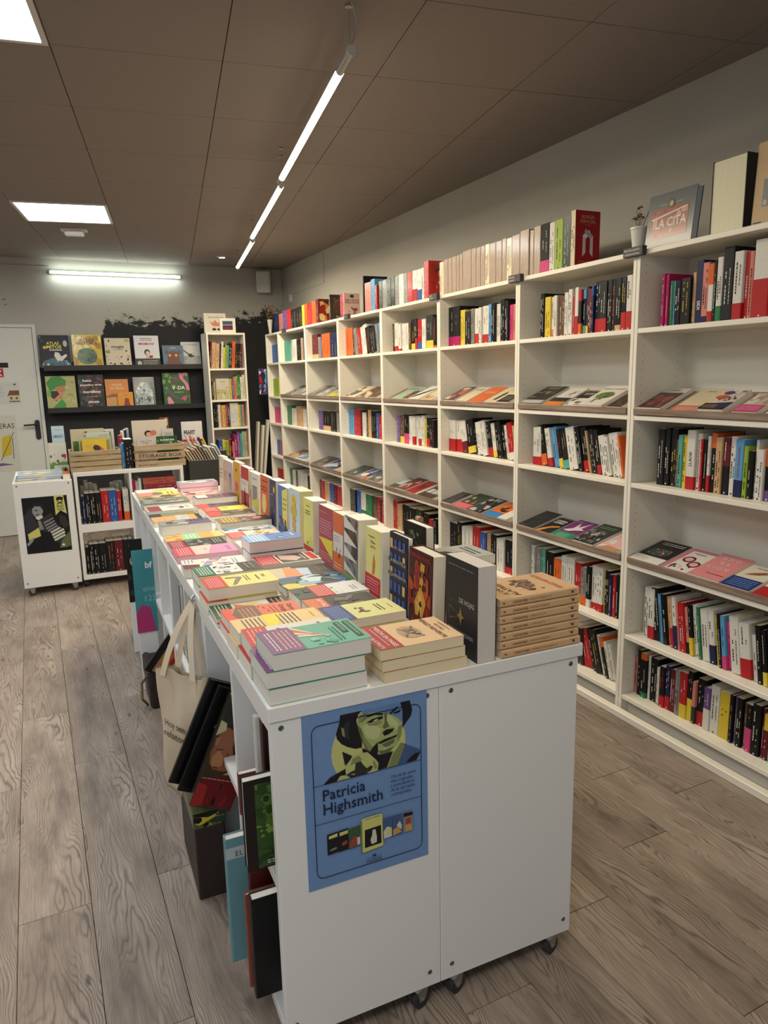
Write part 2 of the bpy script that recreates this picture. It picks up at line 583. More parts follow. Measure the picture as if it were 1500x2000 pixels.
# LED panels sit in grid cells (iu, iv)
PANELS = [(-1, 4), (-1, -1), (-1, -6), (-4, 4), (-4, -1), (-4, -6)]
inv = ROOM.inverted() @ CEIL
for iu in range(-6, 8):
    for iv in range(-12, 10):
        if (iu, iv) in PANELS:
            continue
        cu, cv = TU0 + (iu + 0.5) * TS, TV0 + (iv + 0.5) * TS
        p = inv @ Vector((cu, cv, ZC))
        h = TS * 0.58
        if p.x < LEFT_X - h or p.x > RIGHT_X + h or p.y < FRONT_Y - h or p.y > BACK_Y + h:
            continue
        if LEFT_X + h < p.x < RIGHT_X - h and FRONT_Y + h < p.y < BACK_Y - h:
            link('ceiling_tile', tile_me, ce, inv @ tr(cu, cv, ZC))
        else:                                   # edge tile cut to the walls
            pts = [inv @ Vector((cu + a * (TS / 2 - 0.0016), cv + b * (TS / 2 - 0.0016), ZC)) for a, b in ((-1, -1), (1, -1), (1, 1), (-1, 1))]
            poly = [(q.x, q.y) for q in pts]
            for ax, lim, sg in ((0, LEFT_X, 1), (0, RIGHT_X, -1), (1, FRONT_Y, 1), (1, BACK_Y, -1)):
                out = []
                for j in range(len(poly)):
                    a, b = poly[j], poly[(j + 1) % len(poly)]
                    da, db = (a[ax] - lim) * sg, (b[ax] - lim) * sg
                    if da >= 0:
                        out.append(a)
                    if (da < 0) != (db < 0):
                        t = da / (da - db)
                        out.append((a[0] + (b[0] - a[0]) * t, a[1] + (b[1] - a[1]) * t))
                poly = out
                if len(poly) < 3:
                    break
            if len(poly) >= 3:
                MB().prism(poly, ZC, ZC + 0.012).build('ceiling_tile', 'ceil', ce)
# walls
struct(MB().box(LEFT_X - 0.1, BACK_Y, -0.05, RIGHT_X + 0.1, BACK_Y + 0.12, ZC + 0.1).build('wall_back', 'wallp', None, ROOM),
       'greige back wall with a brushed black painted zone')
struct(MB().box(RIGHT_X, FRONT_Y - 0.1, -0.05, RIGHT_X + 0.12, BACK_Y + 0.1, ZC + 0.1).build('wall_right', 'wall', None, ROOM), 'greige wall behind the bookcases')
struct(MB().box(LEFT_X - 0.12, FRONT_Y - 0.1, -0.05, LEFT_X, BACK_Y + 0.1, ZC + 0.1).build('wall_left', 'wall', None, ROOM), 'greige left wall')
fw = MB()
fw.box(LEFT_X - 0.1, FRONT_Y - 0.12, -0.05, RIGHT_X + 0.1, FRONT_Y, 0.45)
fw.box(LEFT_X - 0.1, FRONT_Y - 0.12, 2.45, RIGHT_X + 0.1, FRONT_Y, ZC + 0.1)
fw.box(LEFT_X - 0.1, FRONT_Y - 0.12, 0.45, -3.0, FRONT_Y, 2.45)
fw.box(0.3, FRONT_Y - 0.12, 0.45, RIGHT_X + 0.1, FRONT_Y, 2.45)
struct(fw.build('wall_front', 'wall', None, ROOM), 'shopfront wall behind the viewer')
wf = MB()
for x in (-3.0, -1.9, -0.8, 0.25):
    wf.box(x, FRONT_Y - 0.09, 0.45, x + 0.05, FRONT_Y - 0.03, 2.45)
wf.box(-3.0, FRONT_Y - 0.09, 0.45, 0.3, FRONT_Y - 0.03, 0.5)
wf.box(-3.0, FRONT_Y - 0.09, 2.4, 0.3, FRONT_Y - 0.03, 2.45)
struct(wf.build('window_1', 'blackw', None, ROOM), 'shop window frame behind the viewer')
# white access panel and its small switch on the right wall near the corner
struct(MB().bbox(RIGHT_X - 0.006, 6.75, 2.44, RIGHT_X, 7.85, 2.72, 0.001).build('trim_2', 'wall', None, ROOM), 'flush access panel in the wall above the bookcases')
sw = MB().bbox(RIGHT_X - 0.012, 7.72, 2.36, RIGHT_X, 7.80, 2.44, 0.003).build('wall_switch', 'plastic', None, ROOM)
tag(sw, 'small cream switch plate on the wall near the back corner', 'switch')
# cable run along the top of the back wall to the tube lamp
struct(MB().box(LEFT_X, BACK_Y - 0.012, 2.655, 0.29, BACK_Y, 2.672).build('trim_3', 'wall', None, ROOM), 'thin cable channel on the back wall')
# floor rail in front of the bookcases
rl = MB().bbox(2.176, -1.5, 0.0, 2.212, 7.72, 0.032, 0.003).build('trim_1', 'lam', None, IDN)
struct(rl, 'white rail on the floor along the bookcases')
# door in the back wall (room frame)
DX0, DX1, DZ = -0.84, 0.075, 2.075
d = struct(MB().bbox(DX0, BACK_Y - 0.02, 0.006, DX1, BACK_Y - 0.002, DZ, 0.002).build('door_1', 'door', None, ROOM), 'pale grey door with posters')
fr = MB()
fr.bbox(DX1 + 0.003, BACK_Y - 0.03, 0, DX1 + 0.035, BACK_Y, DZ + 0.035, 0.002)
fr.bbox(DX0 - 0.035, BACK_Y - 0.03, 0, DX0 - 0.003, BACK_Y, DZ + 0.035, 0.002)
fr.bbox(DX0 - 0.003, BACK_Y - 0.03, DZ + 0.003, DX1 + 0.003, BACK_Y, DZ + 0.035, 0.002)
fr.build('door_frame', 'door', d)
hd = MB()
prof = [(math.cos(a) * 0.024, math.sin(a) * 0.024 + (0.075 if math.sin(a) > 0 else -0.075)) for a in [2 * math.pi * i / 20 for i in range(20)]]
hx, hz = 0.035, 1.07
hd.prism(prof, 0, 0.012, f=lambda x, y, z: (hx + x, BACK_Y - 0.02 - z, hz + y))
ho = hd.build('handle_plate', 'black', d)
MB().cyl((hx - 0.005, BACK_Y - 0.03, hz + 0.055), (hx - 0.005, BACK_Y - 0.07, hz + 0.055), 0.009).cyl((hx, BACK_Y - 0.066, hz + 0.055), (hx - 0.125, BACK_Y - 0.066, hz + 0.05), 0.009).build('handle_lever', 'black', ho)

# ================================================================== LAMPS
led_body = None
for k, (iu, iv) in enumerate(PANELS):
    cu, cv = TU0 + (iu + 0.5) * TS, TV0 + (iv + 0.5) * TS
    mw = CEIL @ tr(cu, cv, ZC)
    r = empty('ceiling_light_panel', mw)
    h = TS / 2
    b = MB()
    b.box(-h + 0.002, -h + 0.002, -0.008, h - 0.002, -h + 0.022, 0.012).box(-h + 0.002, h - 0.022, -0.008, h - 0.002, h - 0.002, 0.012)
    b.box(-h + 0.002, -h + 0.022, -0.008, -h + 0.022, h - 0.022, 0.012).box(h - 0.022, -h + 0.022, -0.008, h - 0.002, h - 0.022, 0.012)
    b.build('frame', 'plastic', r)
    MB().box(-h + 0.022, -h + 0.022, -0.003, h - 0.022, h - 0.022, 0.008).build('diffuser', 'led', r)
    vis = {0: 'square white ceiling light panel in front of the back wall', 1: 'square white ceiling light panel cut by the upper left corner'}
    tag(r, vis.get(k, ['', '', 'ceiling panel overhead behind the viewer', 'far ceiling panel at the left of the room', 'middle ceiling panel at the left of the room', 'near ceiling panel behind on the left'][k]), 'ceiling light', 'square ceiling panels')
    area('panel_light', mw @ Matrix.Translation((0, 0, -0.012)), 0.56, 0.56, PANEL_W, (1.0, 0.99, 0.97))
# suspended linear lamp: three bodies in one line, one more added out of view
PU, PZ = 0.655, 2.598
ends = [(2.54, 4.19), (4.21, 5.86), (5.88, 7.36), (-0.34, 1.30)]  # last one is unseen, added to brighten the near wall and shelves
for k, (a, b_) in enumerate(ends):
    mw = CEIL @ tr(PU + 0.012 * max(0, a - 2), (a + b_) / 2, PZ)
    L = (b_ - a) / 2
    r = empty('pendant_tube_lamp', mw)
    MB().cyl((0, -L, 0), (0, L, 0), 0.0155, 16).build('tube_body', 'alu', r, smooth=False)
    g0 = 0.17 if k == 0 else 0.07
    gl = MB()
    n = 8
    pr = [(math.cos(math.pi + math.pi * i / n) * 0.0162, math.sin(math.pi + math.pi * i / n) * 0.0162) for i in range(n + 1)]
    gl.prism(pr, -L + g0, L - 0.08, f=lambda x, z, y: (x, y, z))
    gl.build('diffuser', 'pend', r)
    for e0 in (-L - 0.004, L):
        MB().cyl((0, e0, 0), (0, e0 + 0.004, 0), 0.0172, 16).build('end_cap', 'plastic', r)
    for sy in ((-L + 0.02, L - 0.12) if k != 0 else (-L + 0.02, L - 0.1)):
        w = MB().cyl((0, sy, 0.014), (0, sy, ZC - PZ), 0.0016, 6)
        w.cyl((0, sy, ZC - PZ - 0.008), (0, sy, ZC - PZ + 0.002), 0.012, 12)
        w.build('wire', 'alu', r)
    if k == 0:
        pts = [(0.004 + 0.018 * math.sin(t * math.pi), -L + 0.02 - 0.02 * t, 0.02 + t * (ZC - PZ - 0.02)) for t in [i / 10 for i in range(11)]]
        MB().tube(pts, 0.0022).build('power_cord', 'alu', r)
    names = {0: 'nearest suspended tube lamp with its cord and round end', 1: 'middle tube lamp of the suspended line', 2: 'farthest tube lamp of the suspended line'}
    tag(r, names.get(k, 'added unseen tube lamp above the viewer'), 'pendant lamp', 'suspended tube lamps in one line')
    area('pendant_light', mw @ Matrix.Translation((0, 0, -0.03)), 0.04, 2 * L - 0.25, PENDANT_W * (0.35 if k == 3 else 1.0), (1.0, 0.86, 0.63))
# tube lamp on the back wall
mw = ROOM @ tr(0.93, BACK_Y - 0.04, 2.615)
r = empty('wall_tube_lamp', mw)
MB().bbox(-0.64, 0.005, -0.016, 0.64, 0.04, 0.016, 0.003).build('housing', 'plastic', r)
MB().cyl((-0.62, -0.005, 0), (0.62, -0.005, 0), 0.014, 12).build('glass_tube', 'tube', r)
tag(r, 'glowing white tube lamp high on the back wall', 'tube lamp')
area('tube_light', mw @ Matrix.Translation((0, -0.03, -0.005)) @ Matrix.Rotation(math.radians(60), 4, 'X'), 1.24, 0.03, TUBE_W, (0.88, 1.0, 0.92))
area('tube_light_up', mw @ Matrix.Translation((0, -0.03, 0.01)) @ Matrix.Rotation(math.radians(140), 4, 'X'), 1.24, 0.03, TUBE_W * 0.3, (0.88, 1.0, 0.92))
# emergency light
mw = CEIL @ tr(-0.66, 6.50, ZC)
r = empty('emergency_light', mw)
MB().bbox(-0.10, -0.055, -0.012, 0.10, 0.055, 0.0, 0.003).build('base_plate', 'plastic', r)
MB().bbox(-0.075, -0.04, -0.05, 0.075, 0.04, -0.012, 0.012).build('lens', 'clay', r)
tag(r, 'small white emergency light on the ceiling beside the light panel', 'emergency light')
mw = CEIL @ tr(0.584, 7.62, ZC)
r = empty('ceiling_spot', mw)
MB().lathe([(0.0, 0.0), (0.05, 0.0), (0.045, -0.01), (0.03, -0.012)], 18).build('ring', 'alu', r)
MB().cyl((0, 0, -0.012), (0, 0, -0.008), 0.03, 14).build('bulb', 'spotg', r)
tag(r, 'small round recessed ceiling spot near the back wall', 'spotlight')
# loudspeaker in the corner
mw = ROOM @ tr(2.50, BACK_Y - 0.02, 2.59, math.radians(-24))
r = empty('loudspeaker', mw)
MB().bbox(-0.075, -0.15, -0.115, 0.075, -0.015, 0.115, 0.012).build('cabinet', 'plastic', r)
MB().bbox(-0.062, -0.157, -0.10, 0.062, -0.149, 0.10, 0.004).build('grille', simple('speaker_grille', (188, 186, 178), 0.7, 0, 0.1, 500), r)
MB().box(-0.02, -0.015, -0.02, 0.02, 0.0, 0.02).build('bracket', 'black', r)
tag(r, 'white loudspeaker mounted in the back corner under the ceiling', 'loudspeaker')

# ================================================================== BOOKCASES
SX, SD, TH, SH = 2.225, 0.28, 0.018, 2.0
SEAM = [0.66, 1.47, 2.28, 3.09, 3.905, 4.738, 5.575, 6.396, 7.235, 7.69]
CASE = {i: (SEAM[i], SEAM[i + 1]) for i in range(0, 9)}      # case 1 = 1.47..2.28
LEV = {1: 1.694, 2: 1.340, 3: 1.054, 4: 0.700, 5: 0.400, 6: 0.088}
ORD = ['zeroth', 'nearest', 'second', 'third', 'fourth', 'fifth', 'sixth', 'seventh', 'narrow eighth']
WORDN = ['', 'first', 'second', 'third', 'fourth', 'fifth', 'sixth', 'seventh', 'eighth', 'ninth', 'tenth', 'eleventh', 'twelfth', 'thirteenth',
         'fourteenth', 'fifteenth', 'sixteenth', 'seventeenth', 'eighteenth', 'nineteenth', 'twentieth', 'twenty-first', 'twenty-second',
         'twenty-third', 'twenty-fourth', 'twenty-fifth', 'twenty-sixth', 'twenty-seventh', 'twenty-eighth', 'twenty-ninth', 'thirtieth', 'thirty-first', 'thirty-second']
def level(case, l):
    if case == 1 and l == 5:
        return 0.374
    return LEV[l]
TILT = {2: math.radians(23), 4: math.radians(15)}
def bookcase(case):
    y0, y1 = CASE[case]
    y0 += 0.001; y1 -= 0.001
    w = y1 - y0
    mw = Matrix.Translation((SX, y0, 0))
    r = empty('bookcase', mw)
    MB().bbox(0, 0, 0, SD, TH, SH).build('side_panel', 'lam', r)
    MB().bbox(0, w - TH, 0, SD, w, SH).build('side_panel', 'lam', r)
    MB().bbox(0.001, TH, SH - 0.02, SD, w - TH, SH).build('top_panel', 'lam', r)
    MB().box(SD - 0.006, TH, 0.02, SD - 0.001, w - TH, SH - 0.02).build('back_panel', 'lam', r)
    MB().box(0.035, TH, 0.0, 0.050, w - TH, LEV[6] - 0.02).build('plinth', 'lam', r)
    for l in LEV:
        z = level(case, l)
        MB().bbox(0.001, TH, z - 0.02, SD - 0.006, w - TH, z).build('shelf_board', 'lam', r)
        if l in TILT and case < 8:
            a = TILT[l]
            bm = tr(-0.006, 0, z + 0.004) @ Matrix.Rotation(-a, 4, 'Y')
            db = MB().box(0.012, TH + 0.004, 0.0, 0.22, w - TH - 0.004, 0.006).build('display_board', 'lip', r, bm)
            MB().bbox(0.0, TH + 0.002, 0.0, 0.012, w - TH - 0.002, 0.026, 0.001).build('lip', 'lip', db, Matrix.Rotation(a, 4, 'Y'))
    hb = MB()
    for yy, sg in ((TH + 0.0004, 1), (w - TH - 0.0004, -1)):
        for xx in (0.035, SD - 0.045):
            for i in range(58):
                z = 0.12 + i * 0.032
                if any(abs(z - level(case, l) + 0.01) < 0.016 for l in LEV):
                    continue
                n = 6
                vs = [(xx + math.cos(t) * 0.0022, yy, z + math.sin(t) * 0.0022) for t in [2 * math.pi * j / n for j in range(n)]]
                hb.add(vs, [tuple(range(n)) if sg < 0 else tuple(range(n))[::-1]])
    ph = hb.build('peg_holes', 'hole', r)
    ph['kind'] = 'stuff'
    nm = {8: 'narrow white bookcase at the far end of the row', 1: 'nearest white bookcase, cut by the right edge of the picture', 0: 'white bookcase beside the viewer'}
    tag(r, nm.get(case, '%s white bookcase of the row, counting from the right edge' % ORD[case]), 'bookcase', 'white bookcases along the wall')
for c in CASE:
    bookcase(c)

# ================================================================== ROLLING UNITS AND TABLE
UW, UD, UZ0, UZ1 = 0.79, 0.388, 0.062, 0.835
def caster_mesh():
    wh = MB().cyl((-0.009, 0, 0), (0.010, 0, 0), 0.024, 20).mesh('wheel', 'rubber')
    fk = MB()
    for s in (-1, 1):
        fk.prism([(-0.010, -0.003), (0.004, -0.006), (0.010, 0.0), (0.022, 0.030), (-0.018, 0.030)], 0.0105 * s - 0.001, 0.0105 * s + 0.001, f=lambda x, z, y: (y, x, z))
    fk.box(-0.0115, -0.02, 0.028, 0.0115, 0.024, 0.031)
    fk.box(-0.017, -0.025, 0.0355, 0.017, 0.028, 0.0375)
    fk.cyl((0, 0.003, 0.031), (0, 0.003, 0.0355), 0.012, 12)
    fk.cyl((-0.013, 0, 0), (0.013, 0, 0), 0.004, 8)
    return wh, fk.mesh('fork', 'metal')
WHEEL, FORK = caster_mesh()
SCREW = MB().lathe([(0.0, 0.002), (0.0018, 0.002), (0.0022, 0.0006), (0.0045, 0.0014), (0.0058, 0.0006), (0.0062, 0.0)], 14).mesh('screw', 'screw')
def rolling_unit(mw, label, top=UZ1, divider=True, back=True, screws=True, mid=0.012, group='white rolling shelf units'):
    """local: x along the width (0..UW), y depth (open side at y=0), z up"""
    r = empty('rolling_shelf_unit', mw)
    s = 0.024
    MB().bbox(0, 0, UZ0, s, UD, top).build('side_panel', 'lam2', r)
    MB().bbox(UW - s, 0, UZ0, UW, UD, top).build('side_panel', 'lam2', r)
    MB().bbox(s, 0.0005, top - 0.03, UW - s, UD, top - 0.0005).build('top_panel', 'lam2', r)
    MB().bbox(s, 0.0005, UZ0, UW - s, UD, UZ0 + 0.03).build('bottom_panel', 'lam2', r)
    zm = (UZ0 + top) / 2
    MB().bbox(s, 0.0005, zm - mid, UW - s, UD, zm + 0.012).build('middle_shelf', 'lam2', r)
    if divider:
        MB().bbox(UW / 2 - 0.009, 0.001, UZ0 + 0.03, UW / 2 + 0.009, UD, zm - mid).build('divider', 'lam2', r)
        MB().bbox(UW / 2 - 0.009, 0.001, zm + 0.012, UW / 2 + 0.009, UD, top - 0.03).build('divider', 'lam2', r)
    if back:
        MB().box(s, UD - 0.006, UZ0 + 0.03, UW - s, UD - 0.001, top - 0.03).build('back_panel', 'lam2', r)
    for x in (0.018, UW - 0.018):
        for y in (0.05, UD - 0.05):
            c = link('caster_fork', FORK, r, tr(x, y, 0.0242, 0.35))
            link('caster_wheel', WHEEL, c)
    if screws:
        for z in (UZ0 + 0.035, top - 0.012 - 0.01):
            for y in (0.025, UD - 0.025):
                link('screw', SCREW, r, tr(-0.0002, y, z) @ Matrix.Rotation(-math.pi / 2, 4, 'Y'))
    tag(r, label, 'shelf unit', group)
    return r
TZ = 0.868
TV = 1.317
TUL, TUR = 0.318, 1.095
TM = 0.7065
# left row opens to the left (-u); unit local x -> +v, local y -> +u
for k in range(4):
    m = TAB @ basis((0, 1, 0), (1, 0, 0), (0, 0, 1), (TUL, TV + k * (UW + 0.002), 0))
    # keep a right-handed frame: mirror handled by building with x along +v and y along +u
    m = TAB @ Matrix.Translation((TUL, TV + k * (UW + 0.002) + UW, 0)) @ Matrix.Rotation(-math.pi / 2, 4, 'Z')
    rolling_unit(m, ['white rolling unit under the table corner with the portrait poster', 'second unit along the table\'s left side, behind the tote bag',
                     'third unit along the table\'s left side', 'farthest unit on the table\'s left side'][k], screws=False)
    m = TAB @ Matrix.Translation((TUR, TV + k * (UW + 0.002), 0)) @ Matrix.Rotation(math.pi / 2, 4, 'Z')
    rolling_unit(m, ['white rolling unit with blank end panel under the tan book stack', 'second hidden unit on the table\'s right side',
                     'third hidden unit on the table\'s right side', 'farthest hidden unit on the table\'s right side'][k], screws=False)
for o in list(bpy.data.objects):
    if o.name.startswith('rolling_shelf_unit') and o['label'].startswith(('white rolling unit under', 'white rolling unit with blank')):
        left = 'corner' in o['label']
        x = UW + 0.0002 if left else -0.0002
        for z in (UZ0 + 0.04, UZ1 - 0.016):
            for y in (0.022, UD - 0.03):
                link('screw', SCREW, o, tr(x, y, z) @ Matrix.Rotation(math.pi / 2 if left else -math.pi / 2, 4, 'Y'))
wt = MB().bbox(TUL - 0.004, TV - 0.004, UZ1, TUR + 0.012, TV + 4 * (UW + 0.002) + 0.004, TZ, 0.002).build('worktop', 'lam2', None, TAB)
tag(wt, 'long white worktop of the central book table', 'worktop')
# back left: a unit seen from its end, and the open unit beside it
rolling_unit(tr(0.118, 5.612, 0, math.pi / 2), 'white rolling unit with the dark man-with-books poster', screws=True)
rolling_unit(tr(0.131, 5.645, 0), 'white open rolling unit carrying the wooden crates', top=0.878, screws=False, back=False, mid=0.045)

# ================================================================== BOOKS
def luma(c):
    r, g, b = PAL[c] if isinstance(c, str) else c
    return 0.3 * r + 0.6 * g + 0.1 * b
def u_profile(t, d, c, r):
    return [(-t / 2, d), (-t / 2, r), (-t / 2 + r * 0.3, r * 0.3), (-t / 2 + r, 0), (t / 2 - r, 0), (t / 2 - r * 0.3, r * 0.3), (t / 2, r), (t / 2, d),
            (t / 2 - c, d), (t / 2 - c, c + r * 0.3), (-t / 2 + c, c + r * 0.3), (-t / 2 + c, d)]
def blot(rg, x0, y0, x1, y1, n, cols, big=0.35):
    out = []
    for i in range(n):
        cx, cy = rg.uniform(x0, x1), rg.uniform(y0, y1)
        R = rg.uniform(0.25, 1) * big * min(x1 - x0, y1 - y0)
        k = rg.randint(5, 7)
        a0 = rg.uniform(0, 6.28)
        el = rg.uniform(0.5, 1.8)
        pts = []
        for j in range(k):
            a = a0 + 6.283 * j / k
            q = R * rg.uniform(0.55, 1.1)
            pts += [min(x1, max(x0, cx + math.cos(a) * q * el)), min(y1, max(y0, cy + math.sin(a) * q))]
        out.append(('p', rg.choice(cols), *pts))
    return out
def draw_art(mb, art, f, w, h, seed=0):
    """art in unit cover coordinates; f(x,y,layer) -> local point (x,y in metres)"""
    rg = random.Random(seed)
    lay = 1
    q = []
    for a in art:
        if a[0] == 'b':
            q += blot(rg, *a[1:])
        else:
            q.append(a)
    for a in q:
        k = a[0]
        z = lay * 0.00004
        if k == 'r':
            x0, y0, x1, y1, c = a[1:6]
            mb.add([f(x0 * w, y0 * h, z), f(x1 * w, y0 * h, z), f(x1 * w, y1 * h, z), f(x0 * w, y1 * h, z)], [(0, 1, 2, 3)], c)
        elif k == 'e':
            x, y, rx, ry, c = a[1:6]
            mb.add([f((x + rx * math.cos(t)) * w, (y + ry * math.sin(t)) * h, z) for t in [6.2832 * i / 18 for i in range(18)]], [tuple(range(18))], c)
        elif k == 'p':
            c, pt = a[1], a[2:]
            n = len(pt) // 2
            mb.add([f(pt[2 * i] * w, pt[2 * i + 1] * h, z) for i in range(n)], [tuple(range(n))], c)
        elif k == 't':           # text: s,x,y,size(fraction of height),colour,align,bold,width
            s, x, y, sz, c = a[1:6]
            al = a[6] if len(a) > 6 else 'C'
            bo = a[7] if len(a) > 7 else 0.0
            wd = a[8] if len(a) > 8 else None
            o = Vector(f(x * w, y * h, z)); ux = (Vector(f(x * w + 1, y * h, z)) - o); uy = (Vector(f(x * w, y * h + 1, z)) - o)
            sh = a[9] if len(a) > 9 else 0.0
            text(mb, s, o, ux, uy, sz * h, c, al, bo, width=wd * w if wd else None, shear=sh, serif=len(a) > 10)
        elif k == 'n':           # unreadable print: lines of dashes
            x0, y0, x1, y1, n, c = a[1:7]
            dh = (y1 - y0) / n
            for i in range(n):
                x = x0
                yy = y1 - (i + 0.75) * dh
                while x < x1 - 0.02:
                    l = min(rg.uniform(0.04, 0.16) * max(0.4, x1 - x0), x1 - x)
                    mb.add([f(x * w, yy * h, z), f((x + l) * w, yy * h, z), f((x + l) * w, (yy + dh * 0.34) * h, z), f(x * w, (yy + dh * 0.34) * h, z)], [(0, 1, 2, 3)], c)
                    x += l + 0.025 * max(0.4, x1 - x0)
        lay += 1
NBOOK = [0]
def book(mw, t, h, d, cov, label, cat='book', group=None, pages='P', hard=False, bands=(), spine=True, art=None, spine_text=None, mat='cover', back_art=None, name='book', parts=True):
    """local x thickness (front cover on +x), y depth (spine at y=0), z height"""
    NBOOK[0] += 1
    rg = random.Random(NBOOK[0] * 7 + 1)
    c = 0.0022 if hard else 0.0009
    r = min(0.004, t * 0.22)
    o = MB().prism(u_profile(t, d, c, r), 0, h, cov).build(name, mat, None, mw)
    tag(o, label, cat, group)
    i = 0.003 if hard else 0.0004
    MB().box(-t / 2 + c, c + r * 0.3, i, t / 2 - c, d - i, h - i, pages).build('page_block', 'page', o)
    e = 0.0005
    for z0, z1, bc in bands:
        MB().prism(u_profile(t + 2 * e, d * 0.96, e * 0.8, r), z0 * h, z1 * h, bc, f=lambda x, y, z: (x, y - e, z)).build('band', 'matte', o)
    pr = MB()
    if spine:
        fg = 'w' if luma(cov) < 115 else 'k'
        if isinstance(cov, str) and cov in 'kK' and rg.random() < 0.3:
            fg = rg.choice(['e', 'y', 'r', 'i', 'o'])
        y = -0.0011
        zl = max([b[1] for b in bands if b[0] < 0.01], default=0.0)
        zt = min([b[0] for b in bands if b[0] >= 0.01], default=1.0)
        za, zb = (zl + 0.06 + rg.random() * 0.1), zt - 0.07
        sw = max(0.0014, min(0.0042, t * rg.uniform(0.11, 0.19)))
        if spine_text:
            s, sz, fc, zz, up = spine_text
            k = sz * 0.35
            if up:
                text(pr, s, (k, y, zz * h), (0, 0, 1), (-1, 0, 0), sz, fc, 'C', 0.01)
            else:
                text(pr, s, (-k, y, zz * h), (0, 0, -1), (1, 0, 0), sz, fc, 'C', 0.01)
        elif t > 0.006:
            for col_i in range(1 if t < 0.024 else 2):
                xo = rg.uniform(-0.1, 0.1) * t if t < 0.024 else (-0.18 + 0.36 * col_i) * t
                z = za + rg.uniform(0, 0.2)
                ze = zb - rg.uniform(0, 0.35)
                while z < ze:
                    l = rg.uniform(0.012, 0.05)
                    if z + l > zb:
                        break
                    ww = sw if col_i == 0 else sw * 0.7
                    pr.add([(xo - ww / 2, y, z * h), (xo + ww / 2, y, z * h), (xo + ww / 2, y, (z + l) * h), (xo - ww / 2, y, (z + l) * h)], [(0, 1, 2, 3)], fg)
                    z += l + 0.012 + (0.08 if rg.random() < 0.16 else 0)
            if rg.random() < 0.7:
                zz = 0.035 * h; q = min(0.0035, t * 0.2)
                pr.add([(q * math.cos(k), y, zz + q * math.sin(k)) for k in [6.283 * j / 8 for j in range(8)]], [tuple(range(8))], 'w' if (bands and luma(bands[0][2]) < 130) or (not bands and fg == 'w') else fg)
    if pr.v:
        pr.build('spine_print', 'matte', o)
    if art:
        a = MB()
        draw_art(a, art, lambda x, y, z: (t / 2 + 0.0006 + z, x, y), d, h, NBOOK[0])
        a.build('cover_print', mat, o)
    if back_art:
        a = MB()
        draw_art(a, back_art, lambda x, y, z: (-t / 2 - 0.0006 - z, d - x, y), d, h, NBOOK[0])
        a.build('back_print', mat, o)
    return o

LEVN = {0: 'on top of', 1: 'top shelf', 2: 'upper display', 3: 'middle shelf', 4: 'fourth shelf', 5: 'lower shelf', 6: 'bottom shelf'}
CASEN = {1: 'nearest bookcase', 2: 'second bookcase', 3: 'third bookcase', 4: 'fourth bookcase', 5: 'fifth bookcase', 6: 'sixth bookcase', 7: 'seventh bookcase', 8: 'narrow end bookcase'}
def parse(tok):
    import re
    m = re.match(r'([a-zA-Z])(\d+)?(?:/([a-zA-Z])(\d+))?(?:\^([a-zA-Z])(\d+))?$', tok)
    return m.groups()
SPTXT = {(1, 1, 8): ('SIDI', 0.020, 'W', 0.30, False), (1, 3, 7): ('J.L.ROD', 0.017, 'k', 0.52, True),
         (1, 3, 16): ('NOVEL TRANSICIONES', 0.011, 'r', 0.62, True), (1, 6, 29): ('Poesia en el Caribe', 0.009, 'k', 0.6, False),
         (2, 1, 4): ('PROYECTO A.', 0.011, 'r', 0.45, True)}
TOPART = {(2, 0, 7): [('r', 0, 0, 1, 1, (176, 30, 40)), ('t', 'BORGES', 0.5, 0.86, 0.085, 'e', 'C', 0.01), ('t', 'ESENCIAL', 0.5, 0.78, 0.085, 'e', 'C', 0.01),
                      ('r', 0.4, 0.745, 0.6, 0.75, 'e'),
                      ('p', 'w', 0.30, 0.18, 0.42, 0.25, 0.42, 0.50, 0.30, 0.56), ('p', 'w', 0.60, 0.25, 0.72, 0.18, 0.72, 0.56, 0.60, 0.50),
                      ('p', 'W', 0.30, 0.56, 0.42, 0.50, 0.62, 0.60, 0.56, 0.66), ('p', 'i', 0.72, 0.56, 0.60, 0.50, 0.36, 0.62, 0.42, 0.68),
                      ('t', 'JORGE LUIS BORGES', 0.5, 0.07, 0.045, 'e', 'C')],
          (6, 0, 1): [('r', 0, 0, 1, 1, (62, 56, 44)), ('e', 0.5, 0.55, 0.34, 0.26, (92, 66, 44)), ('r', 0.25, 0.3, 0.75, 0.55, (86, 60, 42)), ('b', 0.1, 0.6, 0.9, 0.95, 14, [(140, 92, 50), (90, 60, 40)], 0.3), ('t', 'Poe', 0.5, 0.1, 0.13, 'e', 'C', 0.01)],
          (6, 0, 3): [('r', 0, 0, 1, 1, (214, 178, 166)), ('e', 0.5, 0.88, 0.14, 0.07, 'x'), ('t', 'LIBRO DE LAS', 0.5, 0.68, 0.1, 'd', 'C', 0.02, 0.9), ('t', 'PREGUNTAS', 0.5, 0.58, 0.1, 'd', 'C', 0.02, 0.9), ('b', 0.15, 0.06, 0.85, 0.42, 12, [(150, 110, 110), (120, 70, 70)], 0.3)],
          (7, 0, 9): [('r', 0, 0, 1, 1, (120, 40, 26)), ('b', 0.05, 0.1, 0.95, 0.95, 30, [(206, 120, 40), (226, 190, 130), (150, 40, 30), (70, 30, 20)], 0.35)],
          (4, 0, 12): [('r', 0, 0, 1, 1, (190, 34, 38)), ('r', 0.1, 0.08, 0.9, 0.9, (170, 26, 30)), ('e', 0.35, 0.82, 0.12, 0.08, 'u'), ('b', 0.2, 0.1, 0.6, 0.8, 8, [(110, 20, 22), (206, 150, 110)], 0.3)],
          (5, 0, 3): None}
